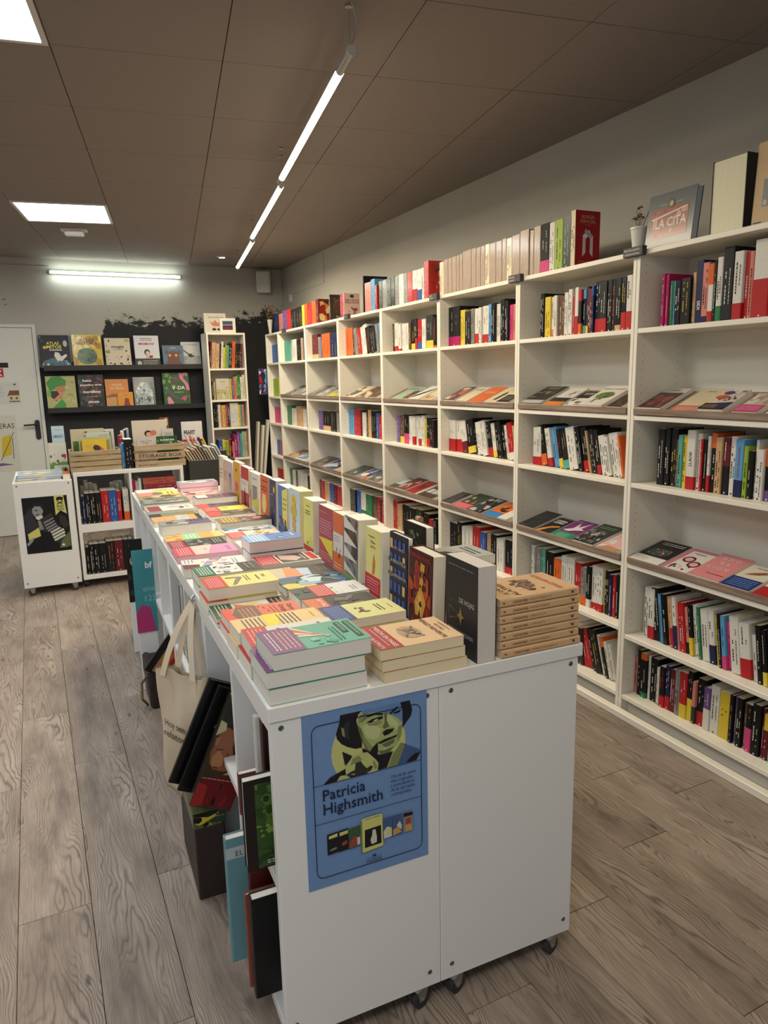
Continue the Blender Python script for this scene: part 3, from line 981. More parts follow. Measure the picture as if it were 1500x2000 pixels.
def shelf_rows(rows):
    for case, lv, lean, s in rows:
        tk = s.split()
        ys = [int(v) / 1000 for v in tk[0::2]]
        toks = tk[1::2]
        if lv:
            lo, hi = CASE[case][0] + TH + 0.004, CASE[case][1] - TH - 0.004
            if case >= 5:                # far cases: the row runs on to the near upright
                ya, yb, y0_, y1_ = min(ys[0], hi), lo + 0.01, ys[0], ys[-1]
                ys = [ya + (y - y0_) * (yb - ya) / (y1_ - y0_) for y in ys]
            elif ys[0] > hi:
                sh = ys[0] - hi
                ys = [y - sh for y in ys]
            ys = [max(y, lo) for y in ys]
        z0 = SH if lv == 0 else level(case, lv)
        limit = {0: 0.6, 1: 0.285, 2: 0.33, 3: 0.265, 4: 0.33, 5: 0.28, 6: 0.285}[lv]
        n = 0
        for i, tok in enumerate(toks):
            if i + 1 >= len(ys):
                ys.append(ys[-1] - 0.03)
            if tok == '-':
                continue
            t = ys[i] - ys[i + 1] - 0.0012
            if t < 0.004:
                continue
            n += 1
            c, hh, b, bh, u, uh = parse(tok)
            rg = random.Random(case * 1000 + lv * 100 + i)
            h = min(limit - 0.012, (int(hh) if hh else 21) / 100 * 0.97 + rg.uniform(-0.004, 0.004))
            d = min(0.155 + rg.uniform(-0.015, 0.02), h * 0.72)
            x = (SX + 0.022 if lv == 0 else SX + 0.058 + rg.choice([0, 0, 0.004, 0.01]))
            bands = []
            if b:
                bands.append((0.0, int(bh) / 100, b))
            if u:
                bands.append((1 - int(uh) / 100, 1.0, u))
            lab = '%s%s book' % ('thin ' if t < 0.013 else ('thick ' if t > 0.05 else ''), NAMES[c])
            if b:
                lab += ' with %s band' % NAMES[b]
            if lv == 0:
                lab += ', %s from left on top of the %s' % (WORDN[n], CASEN[case])
            else:
                lab += ', %s from left, %s, %s' % (WORDN[n], LEVN[lv], CASEN[case])
            a = math.radians(lean) * (1.0 if lean == 0 or i > 1 else 0.25 * i)
            yc = (ys[i] + ys[i + 1]) / 2
            # leaning: rotate about the book's depth axis, then lift so the low corner rests on the board
            bx = Vector((0, -math.cos(a), -math.sin(a))); bz = Vector((0, -math.sin(a), math.cos(a))); by = Vector((1, 0, 0))
            tt = t * math.cos(a)
            lift = abs(math.sin(a)) * tt / 2
            if lean and lv:
                hi = CASE[case][1] - TH - 0.004
                over = yc + tt / 2 + h * math.sin(-a) - hi
                if over > 0:
                    yc -= over
            mw = basis(bx, by, bz, (x, yc, z0 + lift + 0.0005))
            kn, kc = ('wrapped_book', 'wrapped book') if (lv == 0 and case in (3, 4)) else (('comic_book', 'comic') if case in (5, 6, 7, 8) else ('paperback', 'paperback'))
            lab = lab.replace(' book', ' comic', 1) if kc == 'comic' else lab
            book(mw, tt, h, d, c, lab, kc, '%s of the %s' % ({0: 'books standing on top', 2: 'books on the second shelf'}.get(lv, 'books on the ' + LEVN[lv]), CASEN[case]),
                 pages=rg.choice(['P', 'P', 'Q']), hard=rg.random() < 0.25, bands=bands, mat='wrap' if c == 'z' or (lv == 0 and case in (3, 4)) else rg.choice(['cover', 'cover', 'matte', 'gloss']),
                 spine_text=SPTXT.get((case, lv, n)), art=TOPART.get((case, lv, n)), spine=(c != 'z'), name=kn)
shelf_rows([
(1,1,0,"2199 m21 2182 m21 2165 g18 2146 s18 2131 k18 2101 k18 2054 e20 2038 n24 2005 f23/n12 1975 w22/r20^o35 1950 k23 1938 w24/g25 1912 K27 1866 w25/r25 1827 r24 1803 f24 1785 w27/r50 1722 w25/y30 1693 w24 1660 w23"),
(1,3,0,"2178 K24 2143 K24 2117 K24 2084 u20 2073 t22 2049 y22 2029 w24/r22 1987 w23 1964 r21 1952 k21 1933 w22/r30 1920 k24^o25 1897 e22 1867 d22/k50 1835 w23 1808 s22/n30 1771 l20 1752 k18 1730 w22 1718 w19 1689 k20/v20^o35 1661 w21 1636 r21 1611 k22 1582"),
(1,5,-8,"2213 w23 2184 w23/r25 2147 k24 2109 s22 2093 k22 2069 e22 2054 e22/r40 2036 w23/n45 2014 f21 2003 r21 1972 f20/k25 1954 k22/y35 1935 w22 1909 g22 1894 w22 1857 w22/n35 1828 y21 1813 k22 1797 s22/p25 1776 p20 1756 w23 1714 w22/r35 1668 w18 1644 k23 1620 k22/y25 1601 k22 1569 w21 1535"),
(1,6,0,"2288 f18 2265 k22 2241 k21/g12^o14 2207 w21 2193 k21 2149 w18 2133 k19/r28 2104 n20/r30 2078 d20 2049 a20 2023 r21/y30 1987 k22/y45 1960 f19/G40 1942 k21/r30 1902 v19/w50 1872 w21 1830 y20/y30 1783 k20 1765 v20 1751 k21 1725 u19 1709 k20/p50 1684 k21 1648 d20 1636 d19^y35 1615 t20 1582 a20 1549 k20 1521"),
(2,1,0,"2980 k22 2949 y20 2904 w20/f20 2877 w20 2852 u20 2797 w21 2768 w22 2740 r18 2722 w22/r40 2697 k21/o25^r25 2675 k21/t20^s20 2655 n22/y18 2636 d21 2607 n22^b20 2595 K23/r28 2554 K23/r28 2511 k23 2481 k23 2457 k23/e12 2422 k23/r35 2392 w23/r35 2359"),
(2,3,-13,"3020 w20/r22 2982 w20/r22 2949 k21/o28 2902 k22 2889 w20/r22 2851 s21 2804 k20/y25 2774 k20/t22 2727 w21 2663 k22 2631 k22/r25 2588 e21 2576 K21 2540 k21/r20 2510 w19 2470 w18 2439 w20 2402 w21 2373 o20 2359"),
(2,5,0,"3031 w22/b18 2991 a22 2940 t23 2899 k22 2830 o20 2769 w22/r18 2722 w22/r15 2670 r21/l25 2623 a20/o25 2583 k21/w20 2555 w22/r15 2512 w22/r18 2470 y22 2459 k22 2430 n21 2409 r21 2388 k21 2367"),
(2,6,-17,"2680 w20 2631 k19 2587 r20 2523 k21 2498 K22 2454 w20 2428 k20^o25 2403 w19 2381 w18 2360"),
(3,1,0,"3903 k24/m25 3770 y21 3715 k20 3649 a21 3613 w21/r30 3565 w21 3539 w21/r25 3471 s22 3440 k22 3400 w21 3350 k23 3306 k22 3277 p20 3245 f20 3220 w21 3196"),
(3,3,-12,"3942 w20/r40 3864 w20/r40 3774 w20/d35 3715 k21/y20 3634 k20 3604 w20 3550 w21 3504 k21/r25 3455 w20/y20 3410 k21 3352 k20 3308 w20 3286 r21/w20 3232 e20 3215"),
(3,5,0,"3914 k20 3824 k22 3769 w20 3638 r22 3552 b20 3493 e20 3445 k21 3379 w20 3306 k20/r20 3210"),
(4,1,0,"4666 k20 4638 w20/r20 4575 w19/r10 4539 w19 4484 w19 4431 u19 4396 k21/y22 4326 k20/r40 4296 r20/b25 4238 w20 4185 K22/y25 4094 k20/o10 4059"),
(4,3,0,"4635 v20 4577 u19/y25 4507 k21/p35 4433 w20 4384 w20/r30 4344 w20 4292 w20/r25 4249 w21 4208 y19 4184 k20/r30 4142 k19 4105 k19 4077"),
(4,5,0,"4723 r22 4650 e20 4579 k21 4470 k21 4355 G21 4264 k20 4175 r17 4123 k18 4080"),
(5,1,-10,"5767 o23 5600 k22 5546 a22 5480 r21 5415 w22 5365 w23 5290 k21 5205 k20 5099 a22 5053 s23 4985 k22 4940 w20 4908"),
(5,3,0,"5710 s22 5599 r22 5464 k21 5412 w20 5348 k22 5310 e22 5248 k22 5150 b20 5103 r19 5044 a15 4942"),
(5,5,0,"5695 k20 5583 b20 5474 w20/g25 5381 g20 5266 u20 5191 r20 5131 k19 5095 r20 5012 k19 4954"),
(6,1,0,"6563 d23/e20 6406 a20 6338 v22 6289 o22 6191 o22 6096 n22 5912 w19 5868 w21 5795"),
(6,3,0,"6262 v18 6180 k18/e25 6053 k19 5960 a18 5870 v19 5811"),
(6,5,0,"6334 d18 6284 r18 6217 e18 6135 b18 6056 d18 5993 r18 5901 d18 5817"),
(7,1,0,"7305 t22 7137 w22 7075 w22 6975 k21 6858 e22 6820 b22 6635"),
(7,3,0,"7452 g20 7298 w18 7151 e20 7008 e19 6929 w18 6832 k20 6718 u19 6655"),
(7,5,0,"7481 g20 7400 w19 7291 u20 7227 w20 7102 w19 6940 k17 6862 a16 6765 g16 6701"),
(8,1,0,"7804 b20 7639 r20 7547"),
(8,2,0,"7835 l20 7677 y20 7608 b18 7517"),
(8,3,0,"7775 p18 7633 k18 7537"),
(8,4,0,"7837 b17 7727 r17 7647 w17 7532"),
(8,5,0,"7817 r15 7721 o15 7650 b15 7553"),
(2,0,0,"3027 z22 2994 z23 2942 k23/p25 2874 w23 2834 l23 2775 G23 2721 c25 2688"),
(3,0,0,"3928 c20 3874 z21 3825 z21 3779 z21 3729 z21 3695 z21 3659 z22 3569 z22 3517 z22 3472 z22 3427 c22 3384 z22 3324 z22 3266 z22 3226 c22 3178 z22 3109 z23 3035"),
(4,0,0,"4805 G20 4745 a20 4671 G20 4605 K20 4543 a20 4483 w20 4413 a20 4356 r20 4284 w20/r40 4217 w20/b35 4157 w20 4126 r24 4063"),
(5,0,0,"5056 f22 4945 s23 4873 r18 4837"),
(6,0,0,"5801 G22 5775 - 5555 m19 5505 f19 5462"),
(7,0,0,"6846 k19 6762 k19 6676 k19 6595 k19 6513 y20 6443 o20 6364 r20 6240 o20 6133 d21 6063"),
(8,0,0,"7428 n19 7240 f18 7114 v20 6968 r20 6850"),
])

# ------------------------------------------------------------------ display ledges
def display(case, lv, spans, specs):
    a = TILT[lv]
    z = level(case, lv) + 0.004
    ca, sa = math.cos(a), math.sin(a)
    for i, (sp, spec) in enumerate(zip(spans.split(), specs)):
        ya, yb = [int(v) / 1000 for v in sp.split('-')]
        lo, hi = CASE[case][0] + TH + 0.006, CASE[case][1] - TH - 0.006
        if ya > hi:
            yb -= (ya - hi) if case > 5 else 0
            ya = hi
        yb = max(yb, lo)
        w = ya - yb - 0.004
        desc, cov, art = spec
        if w < 0.02:
            continue
        t = 0.012 + 0.004 * ((i * 7 + case) % 4)
        # local frame of the tilted board: along board = (ca, sa), normal = (-sa, ca)
        off = 0.0065 + t / 2
        px = SX - 0.006 + 0.0135 * ca - off * sa
        pz = z + 0.0135 * sa + off * ca
        bx, by, bz = (-sa, 0, ca), (0, -1, 0), (ca, 0, sa)
        mw = basis(bx, by, bz, (px, ya, pz))
        h = min(0.205, w * 1.5)
        lab = '%s lying %s from left, %s ledge, %s' % (desc, WORDN[i + 1], 'upper' if lv == 2 else 'lower', CASEN[case])
        book(mw, t, h, w, cov, lab, 'book', 'books lying on the %s display ledges' % ('upper' if lv == 2 else 'lower'), art=art, spine=False, mat='gloss')
B = lambda c, n, cols, big=0.3: [('r', 0, 0, 1, 1, c), ('b', 0.04, 0.04, 0.96, 0.96, n, cols, big)]
title = lambda c, y=0.8: [('n', 0.15, y - 0.05, 0.85, y + 0.1, 2, c)]
display(1, 2, '2261-2120 2078-1931 1936-1821 1789-1684 1659-1563', [
    ('white book with dark red picture', 'w', [('r', 0.03, 0.05, 0.97, 0.78, (86, 34, 36)), ('b', 0.1, 0.1, 0.9, 0.7, 14, [(130, 50, 48), (70, 28, 34), (150, 76, 60)], 0.4), ('n', 0.3, 0.84, 0.7, 0.94, 2, 'x')]),
    ('plain cream book with orange band', 'c', [('n', 0.35, 0.84, 0.65, 0.9, 1, 'x'), ('r', 0, 0, 1, 0.24, (214, 100, 62)), ('n', 0.08, 0.04, 0.92, 0.2, 3, 'w')]),
    ('patterned blue and black book', (226, 206, 190), [('b', 0.3, 0.45, 1, 1, 26, ['x', 'a', 'w', 'n'], 0.12), ('e', 0.32, 0.85, 0.2, 0.09, (70, 60, 120)), ('e', 0.3, 0.62, 0.25, 0.1, (206, 90, 40)), ('r', 0, 0, 1, 0.3, 'k'), ('p', 'n', 0.3, 0.3, 1, 0.38, 1, 0.1, 0.6, 0), ('n', 0.08, 0.06, 0.6, 0.24, 3, 'e')]),
    ('pale figure book with bright pink band', (206, 190, 176), [('b', 0.1, 0.4, 0.9, 0.95, 10, [(230, 214, 196), (170, 150, 140)], 0.4), ('r', 0, 0, 1, 0.36, (216, 46, 130)), ('n', 0.06, 0.05, 0.94, 0.32, 4, 'h')]),
    ('white book with red title', 'w', title('r'))])
display(1, 4, '2258-2088 2088-1942 1942-1789 1789-1661 1655-1539', [
    ('black book with colourful head', 'k', [('r', 0, 0, 1, 0.26, 'w'), ('n', 0.1, 0.05, 0.5, 0.22, 3, 'a'), ('e', 0.5, 0.48, 0.36, 0.17, (60, 66, 70)), ('b', 0.2, 0.36, 0.8, 0.62, 24, ['r', 'o', 's', 'y', 't', 'a'], 0.18), ('n', 0.2, 0.8, 0.9, 0.93, 2, 'w')]),
    ('pink book with wreathed faces', (206, 126, 140), [('r', 0.16, 0.0, 0.98, 0.9, 'w'), ('e', 0.42, 0.55, 0.2, 0.13, 'd'), ('e', 0.42, 0.55, 0.13, 0.08, 'h'), ('e', 0.75, 0.4, 0.2, 0.13, 'd'), ('e', 0.75, 0.4, 0.13, 0.08, 'h'), ('b', 0.2, 0.05, 0.95, 0.3, 9, ['x', 'h', 'd'], 0.3), ('n', 0.3, 0.78, 0.7, 0.86, 1, 'x')]),
    ('pink book with spaced letters', (222, 140, 144), [('t', 'A D O', 0.5, 0.78, 0.14, 'w', 'C'), ('t', 'R A', 0.5, 0.58, 0.14, 'w', 'C'), ('t', 'C I O N', 0.5, 0.38, 0.14, 'w', 'C'), ('n', 0.4, 0.16, 0.95, 0.22, 1, 'd')]),
    ('cream book with blue band', (226, 216, 196), [('p', (150, 90, 66), 0.2, 0.55, 0.6, 0.62, 0.85, 0.75, 0.7, 0.8, 0.4, 0.68), ('r', 0, 0, 1, 0.42, (34, 44, 120)), ('n', 0.1, 0.06, 0.9, 0.38, 5, 's'), ('n', 0.3, 0.86, 0.7, 0.92, 1, 'x')]),
    ('red and white book', 'w', [('r', 0, 0, 1, 0.4, 'r')])])
display(2, 2, '3070-2893 2872-2737 2731-2617 2611-2448 2426-2330', [
    ('black book with yellow picture', 'k', [('b', 0.1, 0.3, 0.9, 0.7, 10, [(150, 120, 40), (90, 80, 40), 'x'], 0.4), ('r', 0, 0.02, 1, 0.2, 'i'), ('n', 0.2, 0.82, 0.8, 0.95, 2, 'i')]),
    ('white book with orange foot band', 'w', [('r', 0, 0, 1, 0.2, (226, 130, 40)), ('r', 0, 0.2, 1, 0.42, 'k'), ('b', 0.1, 0.5, 0.9, 0.85, 8, ['f', 'h', 'a'], 0.3)]),
    ('black-and-white book with figure', 'w', [('r', 0, 0.55, 1, 1, 'k'), ('b', 0.1, 0.1, 0.9, 0.55, 8, [(110, 70, 60), (190, 160, 150), 'x'], 0.4), ('n', 0.2, 0.75, 0.8, 0.92, 2, 'w')]),
    ('white book with green bushy drawing', 'w', [('e', 0.5, 0.5, 0.33, 0.17, (96, 120, 60)), ('b', 0.2, 0.36, 0.8, 0.62, 16, ['G', 'l', 'x'], 0.2), ('b', 0.3, 0.12, 0.7, 0.34, 8, ['u', 'a'], 0.25), ('t', 'Lazos y di sangre', 0.5, 0.8, 0.07, 'k', 'C', 0.01, 0.85)]),
    ('dark brown book with tan edge', 'e', [('r', 0.05, 0, 1, 0.92, (58, 44, 42)), ('b', 0.1, 0.05, 0.95, 0.8, 8, [(90, 70, 60), (40, 32, 34)], 0.4)])])
display(2, 4, '3079-2929 2920-2802 2802-2658 2627-2478 2467-2336', [
    ('charcoal black book with faint scratches', 'K', [('p', 'a', 0.2, 0.5, 0.7, 0.75, 0.2, 0.52), ('p', 'a', 0.4, 0.25, 0.9, 0.5, 0.4, 0.27), ('n', 0.1, 0.05, 0.4, 0.1, 1, 'a')]),
    ('black book with orange hand', 'k', [('t', 'CUIDA', 0.5, 0.78, 0.13, 'w', 'C', 0.03, 0.7), ('t', 'ACERO', 0.5, 0.65, 0.13, 'w', 'C', 0.03, 0.7), ('p', (230, 140, 50), 0.05, 0.02, 0.3, 0.02, 0.55, 0.3, 0.95, 0.45, 0.9, 0.52, 0.5, 0.42, 0.2, 0.2)]),
    ('purple book with white bird', (122, 44, 120), [('p', 'w', 0.1, 0.38, 0.4, 0.55, 0.35, 0.85, 0.55, 0.62, 0.8, 0.95, 0.72, 0.6, 0.95, 0.55, 0.6, 0.45, 0.4, 0.36), ('r', 0, 0, 1, 0.3, (38, 140, 100)), ('n', 0.2, 0.05, 0.8, 0.25, 4, 'j'), ('n', 0.05, 0.86, 0.4, 0.94, 2, 'h')]),
    ('dark book with green title', (56, 56, 54), [('b', 0.05, 0.05, 0.95, 0.66, 40, ['x', 'a', 'i', (110, 104, 96), 'k'], 0.16), ('n', 0.15, 0.75, 0.85, 0.9, 2, (110, 180, 80))]),
    ('pink and white book', 'w', [('r', 0.06, 0.2, 0.94, 0.92, (226, 176, 176)), ('b', 0.1, 0.25, 0.9, 0.85, 8, ['h', (206, 220, 224), 'f'], 0.3), ('p', (196, 140, 100), 0, 0, 1, 0, 1, 0.16, 0.4, 0.2)])])
display(3, 2, '3847-3721 3700-3571 3571-3421 3421-3281 3272-3153', [
    ('navy book with orange painting', 'n', B((40, 36, 70), 12, [(190, 90, 40), (110, 50, 50), 'c'], 0.35)), ('plain cream book', 'c', title('x')), ('bright orange book', 'o', title('w', 0.6)),
    ('cream book with dark walking figure', 'c', [('p', 'x', 0.4, 0.2, 0.6, 0.2, 0.65, 0.6, 0.5, 0.75, 0.42, 0.6), ('n', 0.5, 0.8, 0.9, 0.9, 2, 'a')]), ('black and cream book', 'k', [('r', 0, 0.5, 1, 1, 'c'), ('n', 0.1, 0.1, 0.9, 0.4, 3, 'a')])])
display(3, 4, '3933-3766 3744-3579 3579-3434 3424-3262 3258-3168', [
    ('black book with faint figure', 'k', B('k', 8, [(70, 58, 50), 'x'], 0.4)), ('dark green book with pink foot', (52, 66, 50), [('b', 0.2, 0.3, 0.9, 0.8, 6, ['c', 'o', 'f'], 0.25), ('r', 0, 0, 1, 0.26, (224, 96, 110))]),
    ('black and white photo book', 'k', B('k', 16, ['a', 'x', 'i'], 0.3)), ('orange book with blue band', (222, 110, 40), [('b', 0.3, 0.4, 0.9, 0.9, 10, ['y', 'k', 'd'], 0.3), ('r', 0, 0, 1, 0.32, (40, 126, 200)), ('n', 0.1, 0.06, 0.9, 0.26, 3, 's')]), ('white book with dark lettering', 'w', title('k'))])
display(4, 2, '4612-4417 4403-4324 4324-4171 4159-4000', [
    ('pale green book', (150, 178, 150), title('x')), ('dark red book', 'd', B('k', 6, ['r', 'd'], 0.5)), ('white book with black wave', 'w', [('p', 'k', 0, 0.1, 0.3, 0.2, 0.9, 0.7, 1, 0.9, 0.6, 0.65, 0.1, 0.3)]), ('cream book with brown picture', 'c', B('c', 6, ['u', 'e', 'x'], 0.4))])
display(4, 4, '4686-4567 4558-4403 4398-4259 4251-4010', [
    ('pale blue book with green foot', (170, 200, 206), [('r', 0, 0, 1, 0.4, 'G')]), ('dark red photo book', (84, 44, 40), B((84, 44, 40), 8, ['d', 'u', 'f'], 0.4)), ('red book with dark star shape', (160, 28, 34), [('p', 'd', 0.5, 0.2, 0.8, 0.4, 0.95, 0.7, 0.6, 0.6, 0.2, 0.75, 0.4, 0.45)]), ('brown book with pale window frames', 'c', [('r', 0.1, 0, 1, 0.9, (74, 62, 54)), ('r', 0.2, 0.3, 0.45, 0.6, 'i'), ('r', 0.5, 0.3, 0.75, 0.6, 'i'), ('r', 0.8, 0.3, 0.97, 0.6, 'i')])])
display(5, 2, '5488-5244 5227-5006 4983-4838', [('cream book with brown figure', 'c', B('c', 6, ['u', 'e', 'x'], 0.3)), ('brown picture book', 'u', B('u', 14, ['e', 'x', 'd', 'c'], 0.3)), ('grey-brown book', (112, 96, 82), B((112, 96, 82), 6, ['a', 'u'], 0.4))])
display(5, 4, '5569-5328 5315-5104 5097-4862', [('dark green book with pale figures', 'G', [('r', 0.06, 0.06, 0.94, 0.94, (60, 70, 62)), ('b', 0.2, 0.2, 0.8, 0.8, 8, ['a', 'i', 'x'], 0.3)]), ('blue painted comic', (92, 104, 160), B((92, 104, 160), 14, ['s', 'w', 'o', 'n'], 0.25)), ('grey comic with pale figures', (104, 108, 96), B((104, 108, 96), 12, ['a', 'i', 'G'], 0.3))])
display(6, 2, '6400-6182 6166-5915 5885-5695', [('grey-brown comic', (84, 76, 70), B((84, 76, 70), 8, ['x', 'a'], 0.4)), ('grey panelled comic', 'a', B('a', 16, ['x', 'i', 'u'], 0.2)), ('yellow-footed comic', (150, 140, 110), [('r', 0, 0, 1, 0.35, (190, 190, 50))])])
display(6, 4, '6391-6123 6091-5798 5792-5687', [('dark brown comic', (60, 52, 44), B((60, 52, 44), 10, ['u', 'x', 'a'], 0.3)), ('blue comic with pale squares', (60, 84, 140), B((60, 84, 140), 10, ['i', 'n', 'w'], 0.3)), ('tan comic', 'e', title('x'))])
display(7, 2, '7031-6848 6833-6560', [('dark comic', 'x', B('x', 8, ['a', 'k'], 0.4)), ('pale grey comic', 'a', B('a', 8, ['i', 'x'], 0.4))])
display(7, 4, '7128-6884 6853-6570', [('tan illustrated comic', 'e', B('e', 12, ['o', 'c', 'u'], 0.3)), ('white illustrated comic', 'w', B('w', 12, ['h', 'a', 's'], 0.3))])

# ================================================================== TABLE BOOKS
def tabf(bx, by, bz, p):
    return TAB @ basis(bx, by, bz, p)
UP, UU, VV = (0, 0, 1), (1, 0, 0), (0, 1, 0)
NU, NV = (-1, 0, 0), (0, -1, 0)
def flat(u, v, z, t, h, d, cov, label, art, rot=0.0, **kw):
    """flat on the table: cover up, its top towards +u, spine on the far side; (u, v) = near left corner"""
    R = Matrix.Rotation(math.radians(rot), 4, 'Z')
    m = TAB @ Matrix.Translation((u, v, 0)) @ R @ basis(UP, NV, UU, (0, d, z + t / 2))
    return book(m, t, h, d, cov, label, 'table book', kw.pop('group', 'books lying on the table'), art=art, spine=False, name='table_book', mat=kw.pop('mat', 'tcover'), **kw)
def stack(u, v, n, t, h, d, cov, label, art, rot=0.0, offs=None, z=None, **kw):
    z = TZ + 0.0005 if z is None else z
    pos = {1: [''], 2: ['lower of two, ', 'upper of two, '], 3: ['bottom of three, ', 'middle of three, ', 'top of three, ']}[n]
    for i in range(n):
        du, dv, r = (offs[i] if offs else (0, 0, 0))
        # every book of the pile carries the cover print; only the top one shows it whole
        flat(u + du, v + dv, z, t, h, d, cov, pos[i] + label, art, rot + r, **kw)
        z += t + 0.0012
    return z
TEAL, PURP = (96, 178, 152), (128, 78, 132)
band = lambda c, tc='w', hgt=0.3: [('r', 0, 0, 1, hgt, c), ('n', 0.1, 0.04, 0.9, hgt - 0.04, 5, tc)]
# ---- left column, near to far
stack(0.318, 1.322, 3, 0.0352, 0.214, 0.142, TEAL, 'teal paperback with purple band', [
    ('r', 0, 0, 1, 0.34, PURP), ('n', 0.12, 0.05, 0.9, 0.12, 2, 'w'), ('n', 0.1, 0.14, 0.9, 0.32, 4, (224, 170, 150)),
    ('p', (222, 232, 222), 0.02, 0.34, 0.5, 0.36, 0.62, 0.7, 0.5, 0.55, 0.2, 0.42), ('p', (226, 104, 56), 0.1, 0.34, 0.42, 0.35, 0.6, 0.68, 0.42, 0.5),
    ('p', 'w', 0.28, 0.345, 0.36, 0.345, 0.5, 0.5, 0.42, 0.46), ('b', 0.55, 0.38, 0.95, 0.7, 8, [(140, 206, 186), (80, 156, 134)], 0.25),
    ('r', 0.14, 0.90, 0.86, 0.965, (38, 70, 66)), ('r', 0.14, 0.80, 0.62, 0.865, (38, 70, 66)), ('n', 0.18, 0.815, 0.58, 0.865, 1, TEAL), ('n', 0.18, 0.91, 0.82, 0.965, 1, TEAL),
    ('n', 0.3, 0.70, 0.9, 0.78, 2, (50, 110, 96))], offs=[(0.004, 0, 0.6), (0, 0.002, 0), (0.016, 0.0, 0.8)], pages=(222, 216, 206))
stack(0.318, 1.470, 2, 0.036, 0.215, 0.125, 'w', 'white paperback with red band and dark bird', [
    ('r', 0, 0, 1, 0.26, (206, 52, 44)), ('n', 0.1, 0.04, 0.9, 0.22, 4, 'h'), ('p', 'k', 0.2, 0.36, 0.5, 0.42, 0.9, 0.6, 0.7, 0.68, 0.4, 0.52), ('n', 0.2, 0.8, 0.8, 0.9, 1, 'a')], offs=[(0, 0, 0), (0.006, 0, -1.5)])
stack(0.316, 1.600, 2, 0.031, 0.222, 0.105, (240, 206, 140), 'peach paperback with rows of dark print and yellow corner', [
    ('n', 0.15, 0.10, 0.9, 0.34, 5, (92, 84, 110)), ('p', (240, 222, 60), 0.02, 0.36, 0.98, 0.34, 0.98, 0.44, 0.02, 0.58), ('n', 0.15, 0.5, 0.9, 0.74, 5, (70, 66, 100)), ('n', 0.3, 0.88, 0.7, 0.93, 1, 'e')], offs=[(0, 0, 0), (0.008, 0, 1)])
stack(0.320, 1.709, 2, 0.026, 0.198, 0.118, (230, 112, 84), 'coral paperback with brown band', [
    ('r', 0, 0, 1, 0.12, (232, 84, 66)), ('p', (116, 88, 64), 0.02, 0.2, 0.5, 0.1, 0.98, 0.2, 0.98, 0.46, 0.02, 0.46), ('n', 0.15, 0.2, 0.9, 0.42, 4, 'f'), ('b', 0.1, 0.48, 0.9, 0.6, 8, ['n', 'd'], 0.2),
    ('t', 'Danny', 0.5, 0.86, 0.10, 'd', 'C', 0.01), ('t', 'Orange', 0.5, 0.75, 0.10, 'd', 'C', 0.01), ('n', 0.2, 0.62, 0.8, 0.72, 2, (190, 80, 60))], offs=[(0, 0, 0), (0.004, -0.002, 0.5)])
stack(0.316, 1.838, 2, 0.011, 0.220, 0.130, 'w', 'thin white paperback with green band and orange drawing', [
    ('r', 0, 0, 1, 0.26, (62, 92, 60)), ('n', 0.1, 0.04, 0.92, 0.22, 4, 'w'), ('p', (232, 206, 140), 0.1, 0.5, 0.4, 0.42, 0.85, 0.66, 0.5, 0.72), ('p', (224, 122, 80), 0.2, 0.3, 0.7, 0.28, 0.9, 0.5, 0.7, 0.64, 0.4, 0.5), ('p', (150, 96, 100), 0.5, 0.28, 0.95, 0.28, 0.9, 0.42, 0.6, 0.44),
    ('r', 0, 0.74, 1, 1, (52, 46, 34)), ('n', 0.12, 0.77, 0.9, 0.96, 3, 'e')], offs=[(0, 0, 0), (0.0, 0.004, -1)])
stack(0.318, 1.975, 2, 0.034, 0.208, 0.128, (232, 222, 130), 'pale yellow paperback with red band and razor', [
    ('r', 0, 0, 1, 0.29, (212, 60, 50)), ('n', 0.1, 0.04, 0.92, 0.25, 6, 'h'), ('p', (110, 100, 90), 0.22, 0.34, 0.3, 0.32, 0.36, 0.52, 0.3, 0.56), ('p', (130, 120, 110), 0.3, 0.5, 0.36, 0.56, 0.86, 0.42, 0.9, 0.36, 0.5, 0.44), ('n', 0.2, 0.58, 0.7, 0.66, 2, 'x'),
    ('t', 'Azul', 0.42, 0.84, 0.08, 'x', 'C', 0.01), ('n', 0.3, 0.74, 0.7, 0.80, 1, 'x')], offs=[(-0.006, -0.012, 0), (0.002, 0, 0.8)], bands=())
stack(0.322, 2.145, 2, 0.031, 0.205, 0.12, 'k', 'black paperback with green band and white sketch', [
    ('r', 0, 0, 1, 0.27, (40, 116, 84)), ('n', 0.1, 0.04, 0.92, 0.24, 5, 'w'), ('r', 0, 0.27, 1, 0.68, (226, 226, 222)), ('b', 0.05, 0.3, 0.95, 0.65, 18, ['x', 'a', 'k'], 0.2), ('n', 0.2, 0.76, 0.8, 0.92, 2, 'a')], offs=[(0, 0, 0), (0, 0, 1)])
stack(0.312, 2.375, 1, 0.030, 0.214, 0.135, 'w', 'white paperback with pink crowd and red line drawing', [
    ('b', 0.05, 0.3, 0.95, 0.75, 14, ['h', 'f', (110, 140, 190), 'c'], 0.35), ('r', 0, 0, 1, 0.18, 'w'), ('p', 'd', 0.5, 0.0, 0.98, 0.0, 0.98, 0.24, 0.6, 0.26), ('n', 0.05, 0.03, 0.4, 0.2, 3, 'v'), ('n', 0.3, 0.78, 0.9, 0.88, 2, 's')], rot=-3)
